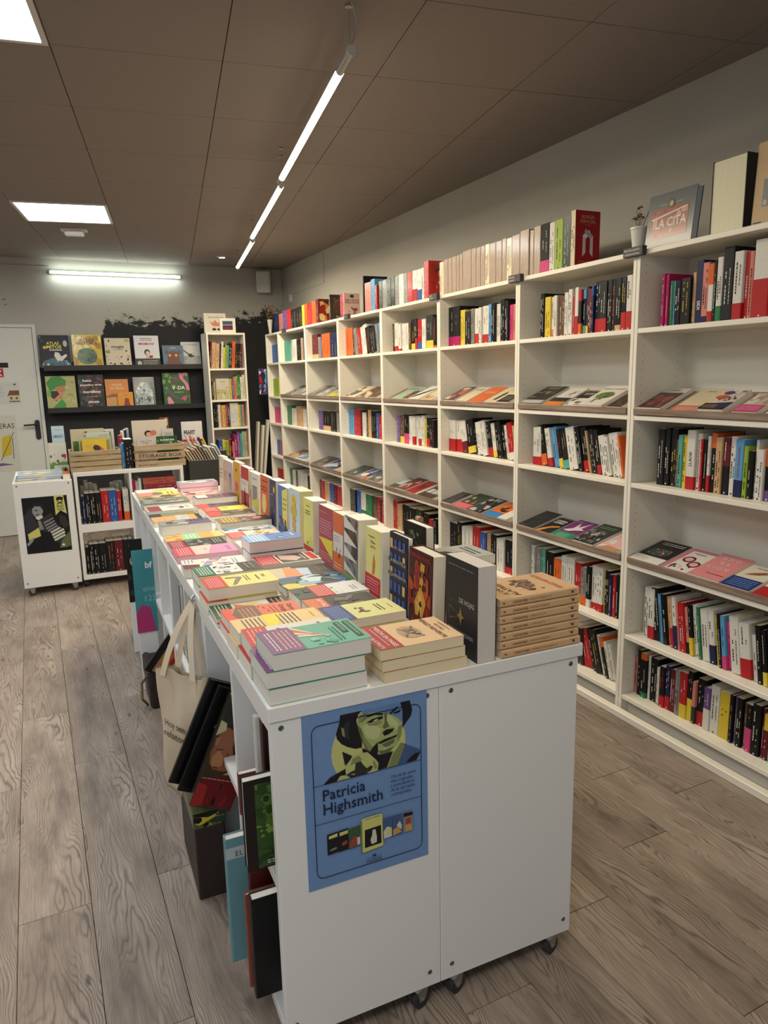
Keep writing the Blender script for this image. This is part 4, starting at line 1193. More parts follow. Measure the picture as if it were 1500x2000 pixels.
stack(0.318, 2.588, 1, 0.026, 0.226, 0.148, (214, 140, 178), 'pink and lilac paperback with red band and small bird', [
    ('r', 0, 0, 1, 0.3, (200, 66, 72)), ('n', 0.1, 0.05, 0.92, 0.26, 5, 'h'), ('p', (240, 196, 186), 0, 0.3, 1, 0.3, 1, 0.5, 0, 0.66), ('p', 'k', 0.4, 0.46, 0.5, 0.5, 0.46, 0.55), ('n', 0.3, 0.84, 0.8, 0.92, 2, 'v')], pages='h')
stack(0.318, 2.752, 1, 0.022, 0.216, 0.125, 'k', 'black paperback with red band and grey photograph', [
    ('r', 0, 0, 1, 0.28, (150, 34, 40)), ('n', 0.1, 0.05, 0.92, 0.24, 5, 'h'), ('r', 0.02, 0.3, 0.98, 0.72, 'x'), ('b', 0.05, 0.32, 0.95, 0.7, 18, ['a', 'i', 'k'], 0.25), ('n', 0.15, 0.78, 0.85, 0.94, 3, 'i')])
stack(0.320, 2.895, 1, 0.020, 0.236, 0.115, (226, 176, 80), 'orange and mint striped paperback', [
    ('r', 0, 0.3, 1, 0.58, (150, 206, 150)), ('n', 0.2, 0.34, 0.8, 0.54, 3, 'w'), ('r', 0, 0.58, 1, 0.82, (226, 164, 84)), ('r', 0, 0.82, 1, 1, (200, 196, 120)), ('b', 0.05, 0.02, 0.95, 0.28, 8, ['o', 'y', 'e'], 0.3)])
stack(0.326, 3.100, 1, 0.044, 0.214, 0.118, (92, 82, 112), 'thick grey and purple paperback', [
    ('r', 0, 0, 1, 0.52, 'a'), ('b', 0.02, 0.02, 0.98, 0.5, 22, ['x', 'i', 'k', 'a'], 0.25), ('n', 0.1, 0.6, 0.5, 0.9, 4, (60, 52, 80)), ('p', 'w', 0.7, 0.46, 0.95, 0.5, 0.8, 0.56)])
stack(0.318, 3.318, 1, 0.024, 0.220, 0.128, (238, 160, 96), 'orange paperback with white middle and black end', [
    ('r', 0, 0.48, 1, 0.74, 'i'), ('b', 0.1, 0.5, 0.9, 0.72, 6, ['w', 's'], 0.3), ('r', 0, 0.9, 1, 1, 'k'), ('n', 0.2, 0.1, 0.8, 0.3, 2, 'e')])
stack(0.318, 3.46, 1, 0.016, 0.220, 0.11, 'K', 'thin black and green paperback in the left column', [('r', 0, 0.25, 1, 0.6, (120, 130, 100)), ('r', 0, 0.6, 1, 1, (140, 120, 60))])
stack(0.316, 3.582, 2, 0.013, 0.222, 0.150, 'w', 'white paperback with dark red block', [
    ('r', 0.02, 0.02, 0.98, 0.3, (140, 44, 50)), ('b', 0.1, 0.35, 0.9, 0.8, 10, ['i', 'a', 'k'], 0.3), ('n', 0.2, 0.84, 0.8, 0.94, 2, 'a')], offs=[(0, 0, 0), (0.006, 0.002, 1)])
stack(0.318, 3.775, 1, 0.034, 0.232, 0.165, (100, 108, 98), 'grey-green hardback with pale landscape', [
    ('r', 0.03, 0.03, 0.97, 0.97, (120, 128, 116)), ('b', 0.05, 0.3, 0.95, 0.9, 10, [(140, 148, 140), (90, 98, 92), (160, 162, 150)], 0.4), ('n', 0.2, 0.06, 0.8, 0.24, 3, 'i')], hard=True)
stack(0.326, 4.00, 1, 0.022, 0.225, 0.14, (172, 150, 108), 'gold and brown painted paperback', [('b', 0.03, 0.03, 0.97, 0.97, 18, ['e', 'u', 'G', 'c'], 0.3)])
stack(0.330, 4.155, 1, 0.020, 0.222, 0.13, (226, 138, 124), 'salmon paperback with yellow end', [('r', 0, 0.5, 1, 1, (226, 216, 96)), ('e', 0.5, 0.48, 0.36, 0.14, (110, 120, 100)), ('n', 0.2, 0.7, 0.8, 0.9, 2, 'x')])
stack(0.332, 4.30, 1, 0.018, 0.225, 0.14, 'w', 'white paperback with yellow-green print at the far end', [('r', 0, 0.4, 1, 0.9, (206, 206, 150)), ('n', 0.2, 0.5, 0.8, 0.8, 4, 'l')])
# ---- right column, near to far
TAN = (232, 196, 150)
stack(0.566, 1.318, 3, 0.0245, 0.206, 0.148, TAN, 'tan paperback with red Misión band', [
    ('r', 0, 0, 1, 0.28, (176, 40, 44)), ('t', 'MISIÓN EN PARÍS', 0.5, 0.185, 0.075, 'w', 'C', 0.012, 0.9), ('n', 0.12, 0.125, 0.88, 0.165, 1, 'h'), ('t', 'CAPITÁN ALATRISTE', 0.5, 0.04, 0.06, 'w', 'C', 0.01, 0.92),
    ('e', 0.5, 0.51, 0.26, 0.13, (196, 160, 120)), ('p', 'a', 0.25, 0.6, 0.3, 0.62, 0.72, 0.42, 0.7, 0.4), ('p', 'a', 0.3, 0.42, 0.34, 0.4, 0.76, 0.6, 0.72, 0.63), ('b', 0.34, 0.42, 0.68, 0.6, 14, ['u', 'x', (150, 120, 90), 'a'], 0.3),
    ('t', 'ARTURO', 0.5, 0.86, 0.055, 'd', 'C', 0.006), ('t', 'PÉREZ-REVERTE', 0.5, 0.77, 0.075, 'd', 'C', 0.01, 0.92), ('n', 0.3, 0.93, 0.7, 0.96, 1, 'u')],
    offs=[(0.008, 0, 0), (0.004, 0, 0.3), (0, 0.001, 0)], pages=(226, 208, 172), bands=((0, 0.28, (176, 40, 44)),), group='tan paperbacks piled at the table front')
stack(0.566, 1.474, 1, 0.022, 0.215, 0.125, (176, 168, 150), 'grey paperback with large red disc', [('p', 'G', 0.3, 0.1, 0.9, 0.3, 0.7, 0.5, 0.2, 0.4), ('e', 0.45, 0.66, 0.42, 0.2, (160, 48, 52)), ('n', 0.3, 0.55, 0.7, 0.72, 3, 'f'), ('n', 0.2, 0.86, 0.9, 0.95, 1, 'd')])
stack(0.560, 1.602, 2, 0.024, 0.200, 0.128, (226, 224, 150), 'pale yellow paperback with blue band and small bird', [
    ('r', 0, 0, 1, 0.31, (58, 60, 130)), ('n', 0.1, 0.05, 0.92, 0.27, 6, 's'), ('b', 0.35, 0.42, 0.7, 0.6, 8, ['u', 'd', 'x'], 0.3), ('n', 0.3, 0.7, 0.75, 0.8, 2, 'x'), ('n', 0.4, 0.88, 0.7, 0.92, 1, 'a')], offs=[(0, 0, 0), (0.006, 0, 1.2)])
stack(0.556, 1.74, 1, 0.036, 0.198, 0.115, (56, 52, 50), 'dark paperback with orange band and horseman', [
    ('r', 0, 0, 1, 0.30, (222, 104, 50)), ('t', 'SAM FROST', 0.5, 0.2, 0.09, 'w', 'C', 0.012, 0.8), ('n', 0.1, 0.04, 0.9, 0.16, 3, 'e'), ('b', 0.1, 0.34, 0.9, 0.8, 10, [(86, 80, 76), (40, 36, 36), (110, 104, 98)], 0.35), ('p', 'k', 0.4, 0.4, 0.55, 0.38, 0.6, 0.55, 0.45, 0.58), ('e', 0.85, 0.92, 0.08, 0.04, 'o')])
stack(0.560, 1.880, 1, 0.030, 0.216, 0.118, (58, 72, 70), 'book in dark green, red and white stripes', [
    ('r', 0, 0.26, 1, 0.52, (200, 54, 52)), ('n', 0.08, 0.28, 0.92, 0.5, 6, 'h'), ('r', 0, 0.52, 1, 1, (222, 220, 218)), ('b', 0.3, 0.52, 0.9, 0.66, 8, ['k', 'G', 'y'], 0.3), ('n', 0.4, 0.8, 0.8, 0.9, 2, 'a'), ('b', 0.05, 0.02, 0.95, 0.24, 6, ['G', 'x'], 0.4)])
stack(0.556, 2.012, 1, 0.022, 0.222, 0.135, (66, 100, 112), 'glossy blue comic with mixed figures', [('b', 0.02, 0.02, 0.98, 0.98, 40, [(150, 180, 196), (50, 80, 110), (226, 206, 90), 'k', (60, 100, 90), 'b', (200, 220, 226)], 0.25)])
stack(0.556, 2.16, 1, 0.018, 0.222, 0.128, (70, 60, 54), 'brown paperback with orange desert', [('r', 0, 0, 1, 0.42, (206, 190, 160)), ('p', (222, 140, 90), 0, 0.3, 1, 0.2, 1, 0.5, 0.4, 0.6), ('p', (176, 200, 220), 0.2, 0.48, 0.9, 0.46, 1, 0.6, 0.3, 0.66), ('n', 0.3, 0.76, 0.7, 0.92, 3, (140, 130, 116))])
stack(0.556, 2.302, 1, 0.030, 0.216, 0.128, 'w', 'white-framed paperback with red band and grey face', [
    ('r', 0, 0, 1, 0.33, (190, 40, 48)), ('n', 0.08, 0.04, 0.92, 0.3, 6, 'h'), ('r', 0.06, 0.36, 0.94, 0.82, (70, 62, 60)), ('p', (206, 176, 166), 0.1, 0.4, 0.6, 0.38, 0.85, 0.6, 0.6, 0.74, 0.3, 0.66), ('n', 0.2, 0.74, 0.8, 0.8, 1, 'w'), ('r', 0.1, 0.85, 0.9, 0.97, (196, 50, 50))])
stack(0.552, 2.446, 2, 0.040, 0.200, 0.128, (70, 112, 176), 'thick blue paperback with wide paper block', [
    ('r', 0, 0, 1, 0.4, (130, 172, 220)), ('n', 0.1, 0.08, 0.9, 0.34, 4, 'w'), ('b', 0.05, 0.45, 0.95, 0.8, 8, ['b', 's', 'n'], 0.3), ('n', 0.3, 0.84, 0.7, 0.94, 1, 'w')], offs=[(0.0, -0.004, 0), (0.0, 0, 0.4)], pages=(230, 216, 208))
stack(0.556, 2.60, 1, 0.03, 0.20, 0.13, 'w', 'white paperback beneath the blue pair\'s far side', [('n', 0.2, 0.4, 0.8, 0.7, 4, 'a')])
stack(0.556, 2.79, 1, 0.026, 0.214, 0.118, (222, 206, 180), 'cream paperback with red block and line drawing', [('r', 0, 0, 1, 0.34, (206, 62, 56)), ('n', 0.1, 0.05, 0.9, 0.3, 5, 'h'), ('b', 0.1, 0.4, 0.9, 0.8, 12, ['f', 'y', 'd', 'w'], 0.3)])
stack(0.560, 2.915, 1, 0.020, 0.226, 0.118, (206, 204, 200), 'pale grey paperback with a street photograph', [('b', 0.03, 0.03, 0.97, 0.9, 26, ['a', 'i', 'd', 'x', 's'], 0.22)])
stack(0.566, 3.05, 1, 0.040, 0.230, 0.120, (66, 52, 40), 'thick dark brown and gold paperback', [('r', 0, 0, 1, 0.42, (140, 110, 50)), ('n', 0.1, 0.08, 0.9, 0.36, 4, 'y'), ('b', 0.05, 0.45, 0.95, 0.9, 12, ['h', 'd', 'u', 'f'], 0.3)])
stack(0.566, 3.29, 1, 0.030, 0.215, 0.122, (96, 84, 66), 'dark brown paperback with red block', [('r', 0, 0, 1, 0.28, (206, 66, 60)), ('b', 0.05, 0.3, 0.95, 0.9, 10, ['u', 'e', 'x'], 0.3)])
stack(0.570, 3.435, 1, 0.028, 0.215, 0.12, (226, 210, 80), 'yellow paperback with red block', [('r', 0, 0, 1, 0.36, (214, 66, 52)), ('n', 0.1, 0.05, 0.9, 0.3, 4, 'h'), ('p', (180, 160, 40), 0.2, 0.4, 0.6, 0.5, 0.4, 0.6)])
stack(0.562, 3.575, 1, 0.024, 0.220, 0.12, (84, 70, 76), 'grey-violet paperback with red corner', [('r', 0, 0, 1, 0.26, (214, 74, 60)), ('b', 0.1, 0.3, 0.9, 0.9, 8, ['x', 'v'], 0.3)])
stack(0.580, 3.735, 1, 0.046, 0.215, 0.13, (118, 88, 98), 'thick mauve paperback with white label', [('r', 0.04, 0.04, 0.8, 0.3, 'w'), ('n', 0.3, 0.4, 0.8, 0.8, 3, (90, 60, 70))])
stack(0.566, 3.90, 1, 0.026, 0.218, 0.13, (206, 160, 150), 'dusty pink paperback with grey photo', [('b', 0.05, 0.05, 0.95, 0.6, 12, ['a', 'd', 'f', 'c'], 0.3)])
stack(0.560, 4.05, 1, 0.022, 0.21, 0.13, (206, 186, 170), 'beige paperback with red marks', [('b', 0.05, 0.05, 0.95, 0.9, 10, ['f', 'c', 'd'], 0.25)])
stack(0.575, 4.30, 2, 0.026, 0.225, 0.14, (150, 164, 176), 'pale blue paperback at the table\'s far end', [('b', 0.03, 0.1, 0.97, 0.9, 10, ['s', 'w', 'k', 'u'], 0.3)], pages='h', offs=[(0.004, 0.0, 0), (0, 0, 0)])

# ---- books standing face-out along the middle of the table (cover to the left)
def stand(v, d, h, t, cov, label, art, u=0.80, lean=2.0, **kw):
    a = math.radians(lean)
    bx = (-math.cos(a), 0, math.sin(a)); by = NV; bz = (math.sin(a), 0, math.cos(a))
    m = tabf(bx, by, bz, (u + t / 2 * math.cos(a), v + d, TZ + 0.0008))
    return book(m, t, h, d, cov, label, 'standing book', 'books standing face-out along the table', art=art, spine=False, name='standing_book', mat=kw.pop('mat', 'cover'), **kw)
win = []
for i in range(5):
    for j in range(4):
        c = (60, 84, 160) if (i * 3 + j * 5) % 6 else (222, 180, 110)
        x0, y0 = 0.08 + j * 0.225, 0.06 + i * 0.185
        win.append(('r', x0, y0, x0 + 0.14, y0 + 0.125, c))
stand(1.318, 0.150, 0.228, 0.049, (40, 40, 42), 'black hardback Casa de Hojas standing at the table front', [
    ('n', 0.12, 0.91, 0.9, 0.94, 1, 'a'), ('t', 'CASA', 0.3, 0.545, 0.075, 'x', 'C', 0.004), ('t', 'DE HOJAS', 0.68, 0.545, 0.075, 'i', 'C', 0.012, 0.46), ('n', 0.2, 0.54, 0.42, 0.545, 1, 'a'),
    ('p', (150, 130, 60), 0.5, 0.30, 0.54, 0.38, 0.62, 0.40, 0.54, 0.42, 0.5, 0.50, 0.46, 0.42, 0.38, 0.40, 0.46, 0.38), ('p', (110, 104, 80), 0.14, 0.32, 0.5, 0.395, 0.14, 0.335), ('p', (110, 104, 80), 0.14, 0.47, 0.5, 0.405, 0.14, 0.455), ('r', 0.14, 0.32, 0.15, 0.47, (110, 104, 80)),
    ('t', 'MARK Z. DANIELEWSKI', 0.5, 0.2, 0.06, 'i', 'C', 0.008, 0.78)], u=0.806, lean=0.5, pages=(206, 198, 188))
stand(1.533, 0.136, 0.204, 0.042, (70, 22, 22), 'red book with golden flame in a burning forest', [
    ('b', 0.03, 0.02, 0.97, 0.86, 26, [(150, 34, 28), (110, 24, 24), (180, 70, 30), (90, 20, 20)], 0.25), ('p', (216, 160, 60), 0.35, 0.14, 0.65, 0.14, 0.78, 0.34, 0.62, 0.5, 0.72, 0.84, 0.55, 0.86, 0.5, 0.5, 0.3, 0.3), ('p', (236, 190, 90), 0.45, 0.18, 0.58, 0.18, 0.64, 0.34, 0.52, 0.44, 0.4, 0.3), ('p', 'k', 0.47, 0.14, 0.56, 0.14, 0.53, 0.26),
    ('b', 0.25, 0.2, 0.8, 0.8, 14, [(216, 150, 50), (120, 30, 24), (60, 16, 16)], 0.12), ('t', 'STEPHEN KING', 0.5, 0.9, 0.075, 'r', 'C', 0.008, 0.9)], hard=True, pages=(222, 214, 196))
stand(1.676, 0.120, 0.222, 0.018, (30, 34, 48), 'dark blue hardback with rows of lit windows', win + [
    ('r', 0, 0.62, 1, 0.675, (30, 34, 48)), ('t', 'LA BIBLIOTECA', 0.5, 0.625, 0.06, 'i', 'C', 0.01, 0.86), ('r', 0, 0.44, 1, 0.49, (30, 34, 48)), ('t', 'DE LA MEDIANOCHE', 0.5, 0.445, 0.055, 'i', 'C', 0.01, 0.9), ('t', 'MATT HAIG', 0.5, 0.80, 0.05, 'e', 'C', 0.006, 0.6)], hard=True)
stand(1.856, 0.115, 0.204, 0.052, (232, 224, 140), 'yellow paperback with red band and thin flame', [('r', 0, 0, 1, 0.3, (200, 44, 48)), ('n', 0.1, 0.05, 0.9, 0.26, 5, 'h'), ('p', (206, 130, 70), 0.45, 0.32, 0.6, 0.32, 0.66, 0.5, 0.56, 0.64, 0.5, 0.5), ('t', 'El libro', 0.5, 0.78, 0.06, 'x', 'C', 0.01), ('t', 'de Oro', 0.5, 0.71, 0.06, 'x', 'C', 0.01), ('n', 0.2, 0.86, 0.6, 0.9, 1, 'x')])
stand(2.035, 0.118, 0.208, 0.068, (140, 140, 138), 'thick grey photo book with white triangles', [('b', 0.02, 0.02, 0.98, 0.98, 24, ['a', 'x', (150, 120, 110), (110, 120, 130), 'u'], 0.3), ('p', 'w', 0, 1, 0, 0.8, 1, 0.8), ('p', 'w', 0, 0.76, 0, 0.56, 1, 0.56), ('p', 'w', 0, 0.52, 0, 0.34, 1, 0.32), ('p', 'w', 0, 0.26, 0, 0.12, 1, 0.06), ('r', 0, 0, 1, 0.06, 'l')])
stand(2.166, 0.096, 0.202, 0.036, (226, 112, 56), 'orange and white striped paperback', [('r', 0, 0.32, 1, 0.66, 'w'), ('n', 0.1, 0.5, 0.7, 0.62, 3, 'a'), ('b', 0.3, 0.2, 0.8, 0.42, 6, ['n', 'k'], 0.25), ('n', 0.1, 0.05, 0.9, 0.16, 2, 'w')])
stand(2.268, 0.15, 0.204, 0.036, (176, 74, 86), 'dusty red paperback with pale script and yellow corner', [('n', 0.12, 0.5, 0.92, 0.78, 6, 'h'), ('p', (232, 216, 70), 0.02, 0.42, 1, 0.46, 1, 0.12), ('n', 0.12, 0.06, 0.9, 0.2, 3, 'h'), ('n', 0.1, 0.88, 0.6, 0.91, 1, 'h')])
stand(2.482, 0.118, 0.202, 0.055, (228, 222, 128), 'yellow paperback with tiny dark silhouettes', [('r', 0, 0, 1, 0.1, 'r'), ('b', 0.4, 0.12, 0.8, 0.3, 5, ['k', 'x'], 0.2), ('n', 0.2, 0.7, 0.7, 0.8, 2, 'x'), ('n', 0.3, 0.86, 0.7, 0.89, 1, 'x')])
stand(2.648, 0.140, 0.216, 0.055, (196, 212, 226), 'pale blue paperback with yellow leafy tower', [('e', 0.4, 0.78, 0.26, 0.12, (220, 200, 60)), ('e', 0.42, 0.58, 0.3, 0.12, (206, 180, 60)), ('p', (220, 160, 70), 0.25, 0.2, 0.6, 0.2, 0.56, 0.5, 0.3, 0.5), ('b', 0.2, 0.2, 0.65, 0.85, 14, ['o', 'y', 'l'], 0.15), ('e', 0.8, 0.1, 0.12, 0.06, 'b'), ('e', 0.8, 0.1, 0.08, 0.04, (196, 212, 226))], pages=(236, 224, 170))
stand(2.82, 0.145, 0.206, 0.05, (84, 122, 176), 'blue and yellow paperback with landscape', [('p', (230, 214, 120), 0.5, 0.25, 1, 0.15, 1, 1, 0.45, 0.9), ('b', 0.02, 0.0, 0.98, 0.35, 10, ['u', 'd', 'e'], 0.3), ('n', 0.55, 0.5, 0.9, 0.8, 3, 'l')])
stand(3.0, 0.108, 0.214, 0.048, (58, 62, 92), 'navy paperback with small yellow moon', [('e', 0.75, 0.8, 0.12, 0.07, 'y'), ('b', 0.1, 0.1, 0.9, 0.6, 8, ['x', 'n', 'v'], 0.3), ('n', 0.2, 0.66, 0.6, 0.72, 1, 'i')])
stand(3.12, 0.15, 0.216, 0.022, (212, 100, 60), 'orange hardback with cream vase figure', [('p', (232, 206, 130), 0.3, 0.2, 0.6, 0.2, 0.75, 0.4, 0.66, 0.6, 0.3, 0.6, 0.2, 0.4), ('r', 0, 0, 1, 0.16, (220, 150, 60)), ('n', 0.1, 0.66, 0.8, 0.78, 2, 'd'), ('n', 0.3, 0.86, 0.9, 0.92, 1, 'd')])
stand(3.312, 0.135, 0.206, 0.03, 'w', 'white paperback with grey engraving and yellow corner', [('r', 0.15, 0.34, 0.85, 0.7, 'a'), ('p', (232, 216, 70), 0, 0.3, 1, 0.44, 1, 0.05), ('n', 0.2, 0.84, 0.8, 0.9, 1, 'a')])
stand(3.452, 0.05, 0.206, 0.03, 'c', 'cream paperback squeezed beside the red and white one', [('b', 0.1, 0.1, 0.9, 0.8, 6, ['u', 'e'], 0.4)])
stand(3.51, 0.17, 0.214, 0.03, (196, 56, 58), 'red paperback with white middle and dark lighthouse', [('r', 0, 0.4, 1, 0.7, 'w'), ('n', 0.15, 0.56, 0.8, 0.66, 2, 'a'), ('p', 'k', 0.4, 0.02, 0.66, 0.02, 0.58, 0.42, 0.5, 0.5, 0.46, 0.4)])
stand(3.70, 0.165, 0.222, 0.028, (232, 174, 58), 'amber paperback with red seal', [('t', 'art', 0.5, 0.76, 0.14, 'd', 'C', 0.01), ('e', 0.5, 0.4, 0.2, 0.12, 'p'), ('b', 0.1, 0.1, 0.9, 0.3, 6, ['o', 'y'], 0.3)])
stand(3.885, 0.13, 0.206, 0.03, (206, 196, 200), 'lilac grey paperback with dark arch', [('e', 0.5, 0.45, 0.24, 0.26, (90, 80, 84)), ('e', 0.5, 0.4, 0.16, 0.2, (190, 170, 170))])
stand(4.02, 0.11, 0.206, 0.03, (222, 190, 160), 'peach paperback near the far end of the standing row', [('n', 0.2, 0.4, 0.8, 0.7, 4, 'f')])
stand(4.135, 0.12, 0.215, 0.03, (226, 214, 190), 'cream paperback at the far end of the standing row', [('n', 0.2, 0.4, 0.8, 0.7, 3, 'e')])

# ---- tan series piled at the right front corner, spines to the viewer
TT = ['EL PUENTE DE LOS ASESINOS', 'CORSARIOS DE LEVANTE', 'EL CABALLERO DEL JUBÓN AMARILLO', 'EL ORO DEL REY', 'EL SOL DE BREDA', 'LIMPIEZA DE SANGRE', 'EL CAPITÁN ALATRISTE']
WH = ['bottom', 'second lowest', 'third lowest', 'middle', 'third highest', 'second highest', 'topmost']
z = TZ + 0.0005
TAN2 = (222, 182, 138)
for i, tt in enumerate(TT):
    t = 0.0196
    h, d = 0.226, 0.150
    du = (0.0, -0.003, -0.002, -0.003, -0.004, -0.002, -0.004)[i]
    m = tabf(UP, VV, NU, (TUR + 0.003 + du, TV - 0.002 + (0.004 if i else 0.0), z + t / 2))
    art = None
    if i == 6:
        art = [('t', 'EL CAPITÁN', 0.5, 0.80, 0.075, 'u', 'C', 0.006, 0.62), ('t', 'ALATRISTE', 0.5, 0.70, 0.095, 'u', 'C', 0.01, 0.86), ('b', 0.2, 0.34, 0.8, 0.62, 26, [(96, 74, 70), (120, 92, 84), (150, 116, 96)], 0.25), ('t', 'PÉREZ-REVERTE', 0.5, 0.16, 0.08, (196, 100, 70), 'C', 0.01, 0.86), ('n', 0.4, 0.93, 0.6, 0.955, 1, (190, 150, 110))]
    o = book(m, t, h, d, TAN2, 'tan paperback, %s of the pile of seven at the right corner' % WH[i], 'table book', 'tan series piled at the corner', art=art, spine=False, name='table_book', pages=(230, 206, 170))
    p = MB()
    y = -0.0009
    text(p, 'PÉREZ-REVERTE', (0.0028, y, h * 0.86 - 0.045), (0, 0, 1), (-1, 0, 0), 0.0072, (120, 70, 50), 'L', 0.01, width=0.042)
    text(p, tt, (0.0024, y, h * 0.64 - min(0.075, 0.0031 * len(tt))), (0, 0, 1), (-1, 0, 0), 0.0062, (150, 110, 80), 'L', 0.0, width=min(0.075, 0.0031 * len(tt)))
    p.add([(0.001 + 0.003 * math.cos(a), y, h * 0.09 + 0.004 * math.sin(a)) for a in [6.283 * k / 8 for k in range(8)]], [tuple(range(8))], (90, 66, 52))
    text(p, 'ALFAGUARA', (0.0065, y, h * 0.045), (0, 0, 1), (-1, 0, 0), 0.0036, (120, 90, 70), 'L', 0.0, width=0.021)
    text(p, '7', (0.004, y, h * 0.945), (0, 0, 1), (-1, 0, 0), 0.011, 'd', 'L', 0.0) if False else p.add([(-0.003, y, h * 0.94), (0.003, y, h * 0.95), (0.001, y, h * 0.965), (0.004, y, h * 0.975), (-0.001, y, h * 0.97)], [(0, 1, 2), (2, 3, 4)], 'd')
    p.build('spine_print', 'matte', o)
    z += t + 0.001
# ---- right half behind the standing row
m = tabf(NU, NV, UP, (0.945, 1.96, TZ + 0.0008))
book(m, 0.03, 0.215, 0.15, 'k', 'black hardback with green carved figure behind the window-pattern book', 'standing book', 'books standing face-out along the table', hard=True, spine=False, name='standing_book',
     art=[('b', 0.2, 0.72, 0.85, 0.95, 14, ['G', (110, 130, 80), (80, 96, 60)], 0.3), ('n', 0.1, 0.3, 0.9, 0.5, 3, 'a')])
z = TZ + 0.0005
for i, (c, t) in enumerate([('K', 0.03), ('w', 0.026), ('w', 0.03), ('w', 0.026), ('i', 0.026)]):
    m = tabf(UP, NV, UU, (0.872, 1.84 + 0.004 * (i % 2), z + t / 2))
    book(m, t, 0.222, 0.15, c, '%s white paperback, %s of five behind the tan pile' % ('dark-covered' if i == 0 else 'plain', ['bottom', 'second', 'middle', 'fourth', 'top'][i]), 'table book', 'pale paperbacks on the right half', spine=False, name='table_book', pages='P',
         art=[('p', 'k', 0.3, 0.3, 0.7, 0.35, 0.6, 0.6, 0.35, 0.5), ('n', 0.2, 0.75, 0.8, 0.9, 2, 'x')] if i == 4 else None)
    z += t + 0.001
for i, (v, c, t) in enumerate([(2.05, 'K', 0.03), (2.26, 'a', 0.02), (2.5, 'w', 0.03), (2.8, 'c', 0.02), (3.1, 'w', 0.03), (3.4, 's', 0.02), (3.7, 'w', 0.03)]):
    m = tabf(UP, NV, UU, (0.872, v + 0.15, TZ + 0.0005 + t / 2))
    book(m, t, 0.215, 0.15, c, '%s paperback lying %s on the table\'s right half' % (NAMES[c], WORDN[i + 1]), 'table book', 'paperbacks hidden on the right half', spine=False, name='table_book', art=[('n', 0.15, 0.6, 0.85, 0.8, 2, 'a')])
P4="B293,960,464,959,436,942,418,911,427,876,449,830,458,785,457,751,403,753,342,774,296,798,261,833,256,862,270,888,285,919;K335,915,368,919,353,865,364,806,325,832,313,881;T297,893,320,880,325,832,305,844;B777,958,856,958,876,901,865,868,825,836,788,807,793,851,787,910;Y464,959,777,956,790,900,793,841,781,774,744,716,679,688,608,685,538,703,484,737,458,785,433,852,421,892,436,937;U464,959,777,958,794,899,789,837,754,872,712,893,642,921,545,936,470,936;S421,892,433,852,458,785,484,737,538,703,512,751,479,805,454,858;S450,935,504,936,496,908,462,895,435,894;S642,919,667,919,662,872,682,834,640,827,626,839,644,865;L468,870,502,878,571,862,612,831,597,790,555,778,500,802,474,835;L666,905,701,892,739,859,764,831,752,798,724,827,682,844,662,872;L623,717,679,715,708,722,679,700,637,700;T460,828,493,793,526,754,567,722,588,709,538,703,498,739,468,783;T496,884,543,872,606,878,627,868,571,858,516,867;T753,823,785,832,781,774,751,729,745,775;T436,927,490,933,497,925,462,904,435,890;B497,925,566,931,635,919,631,908,566,919,504,914;B496,887,544,900,628,904,631,890,585,883,530,880;W544,884,572,894,596,892,582,885;B582,904,607,904,615,890,596,886;B684,911,748,941,757,942,741,922,692,902;B712,906,748,914,778,917,772,904,733,900;B622,810,654,822,719,820,710,804,674,792,639,789;B582,758,638,769,746,778,738,767,638,753,603,748;S616,742,723,759,717,738,669,723,634,728;S588,709,637,707,715,716,679,688,608,685;B457,751,484,737,538,703,608,685,707,688,678,643,655,603,578,600,586,640,538,698,491,721,460,724;G773,728,743,701,707,673,662,599,741,599,778,655,808,705;N780,725,939,657,939,642,880,637,821,602,741,599,771,646,808,705;B939,643,902,602,814,601,851,627,895,644;B298,757,374,720,360,696,318,674,309,705;B500,702,539,737,582,763,584,709,565,668,545,677;C325,673,374,713,442,720,497,720,558,670,582,626,574,598,452,598,329,597,317,641;D400,674,441,679,461,653,488,629,494,598,356,598,323,620,357,631,392,636;D488,629,523,639,540,629,522,610,494,603;T374,703,428,713,455,683,400,674,359,667;T537,669,565,644,574,613,550,612;C357,616,398,616,384,609;B145,598,196,629,318,657,322,598,248,599;C248,599,276,624,316,621,329,597"
P5="B153,308,239,312,237,192,154,188;Z167,297,235,303,234,283,168,280;A170,217,225,225,228,214,177,208;B242,311,321,314,320,191,239,189;Z252,301,319,304,318,285,253,280;R266,236,308,247,311,226,273,219;H324,306,418,311,414,193,323,188;R323,198,342,239,374,255,393,248,390,208,341,191;W391,244,416,243,414,203,393,197;Z422,340,603,341,605,150,421,140;G422,340,435,331,434,141,421,140;B455,273,590,277,591,169,452,166;W499,205,514,232,518,262,543,262,553,213,552,183,509,177;W429,342,549,347,603,341,443,336;N609,309,685,309,682,188,609,186;W610,232,640,256,679,243,678,191,613,187;Z640,241,676,244,676,207,646,201;N688,308,769,309,768,187,686,190;W720,245,749,269,765,240,763,214;O690,225,734,236,763,199,689,191;A780,312,861,306,861,188,777,191;B781,307,859,302,859,283,781,283;R799,269,845,273,845,234,800,233;O793,234,845,234,856,195,800,191"
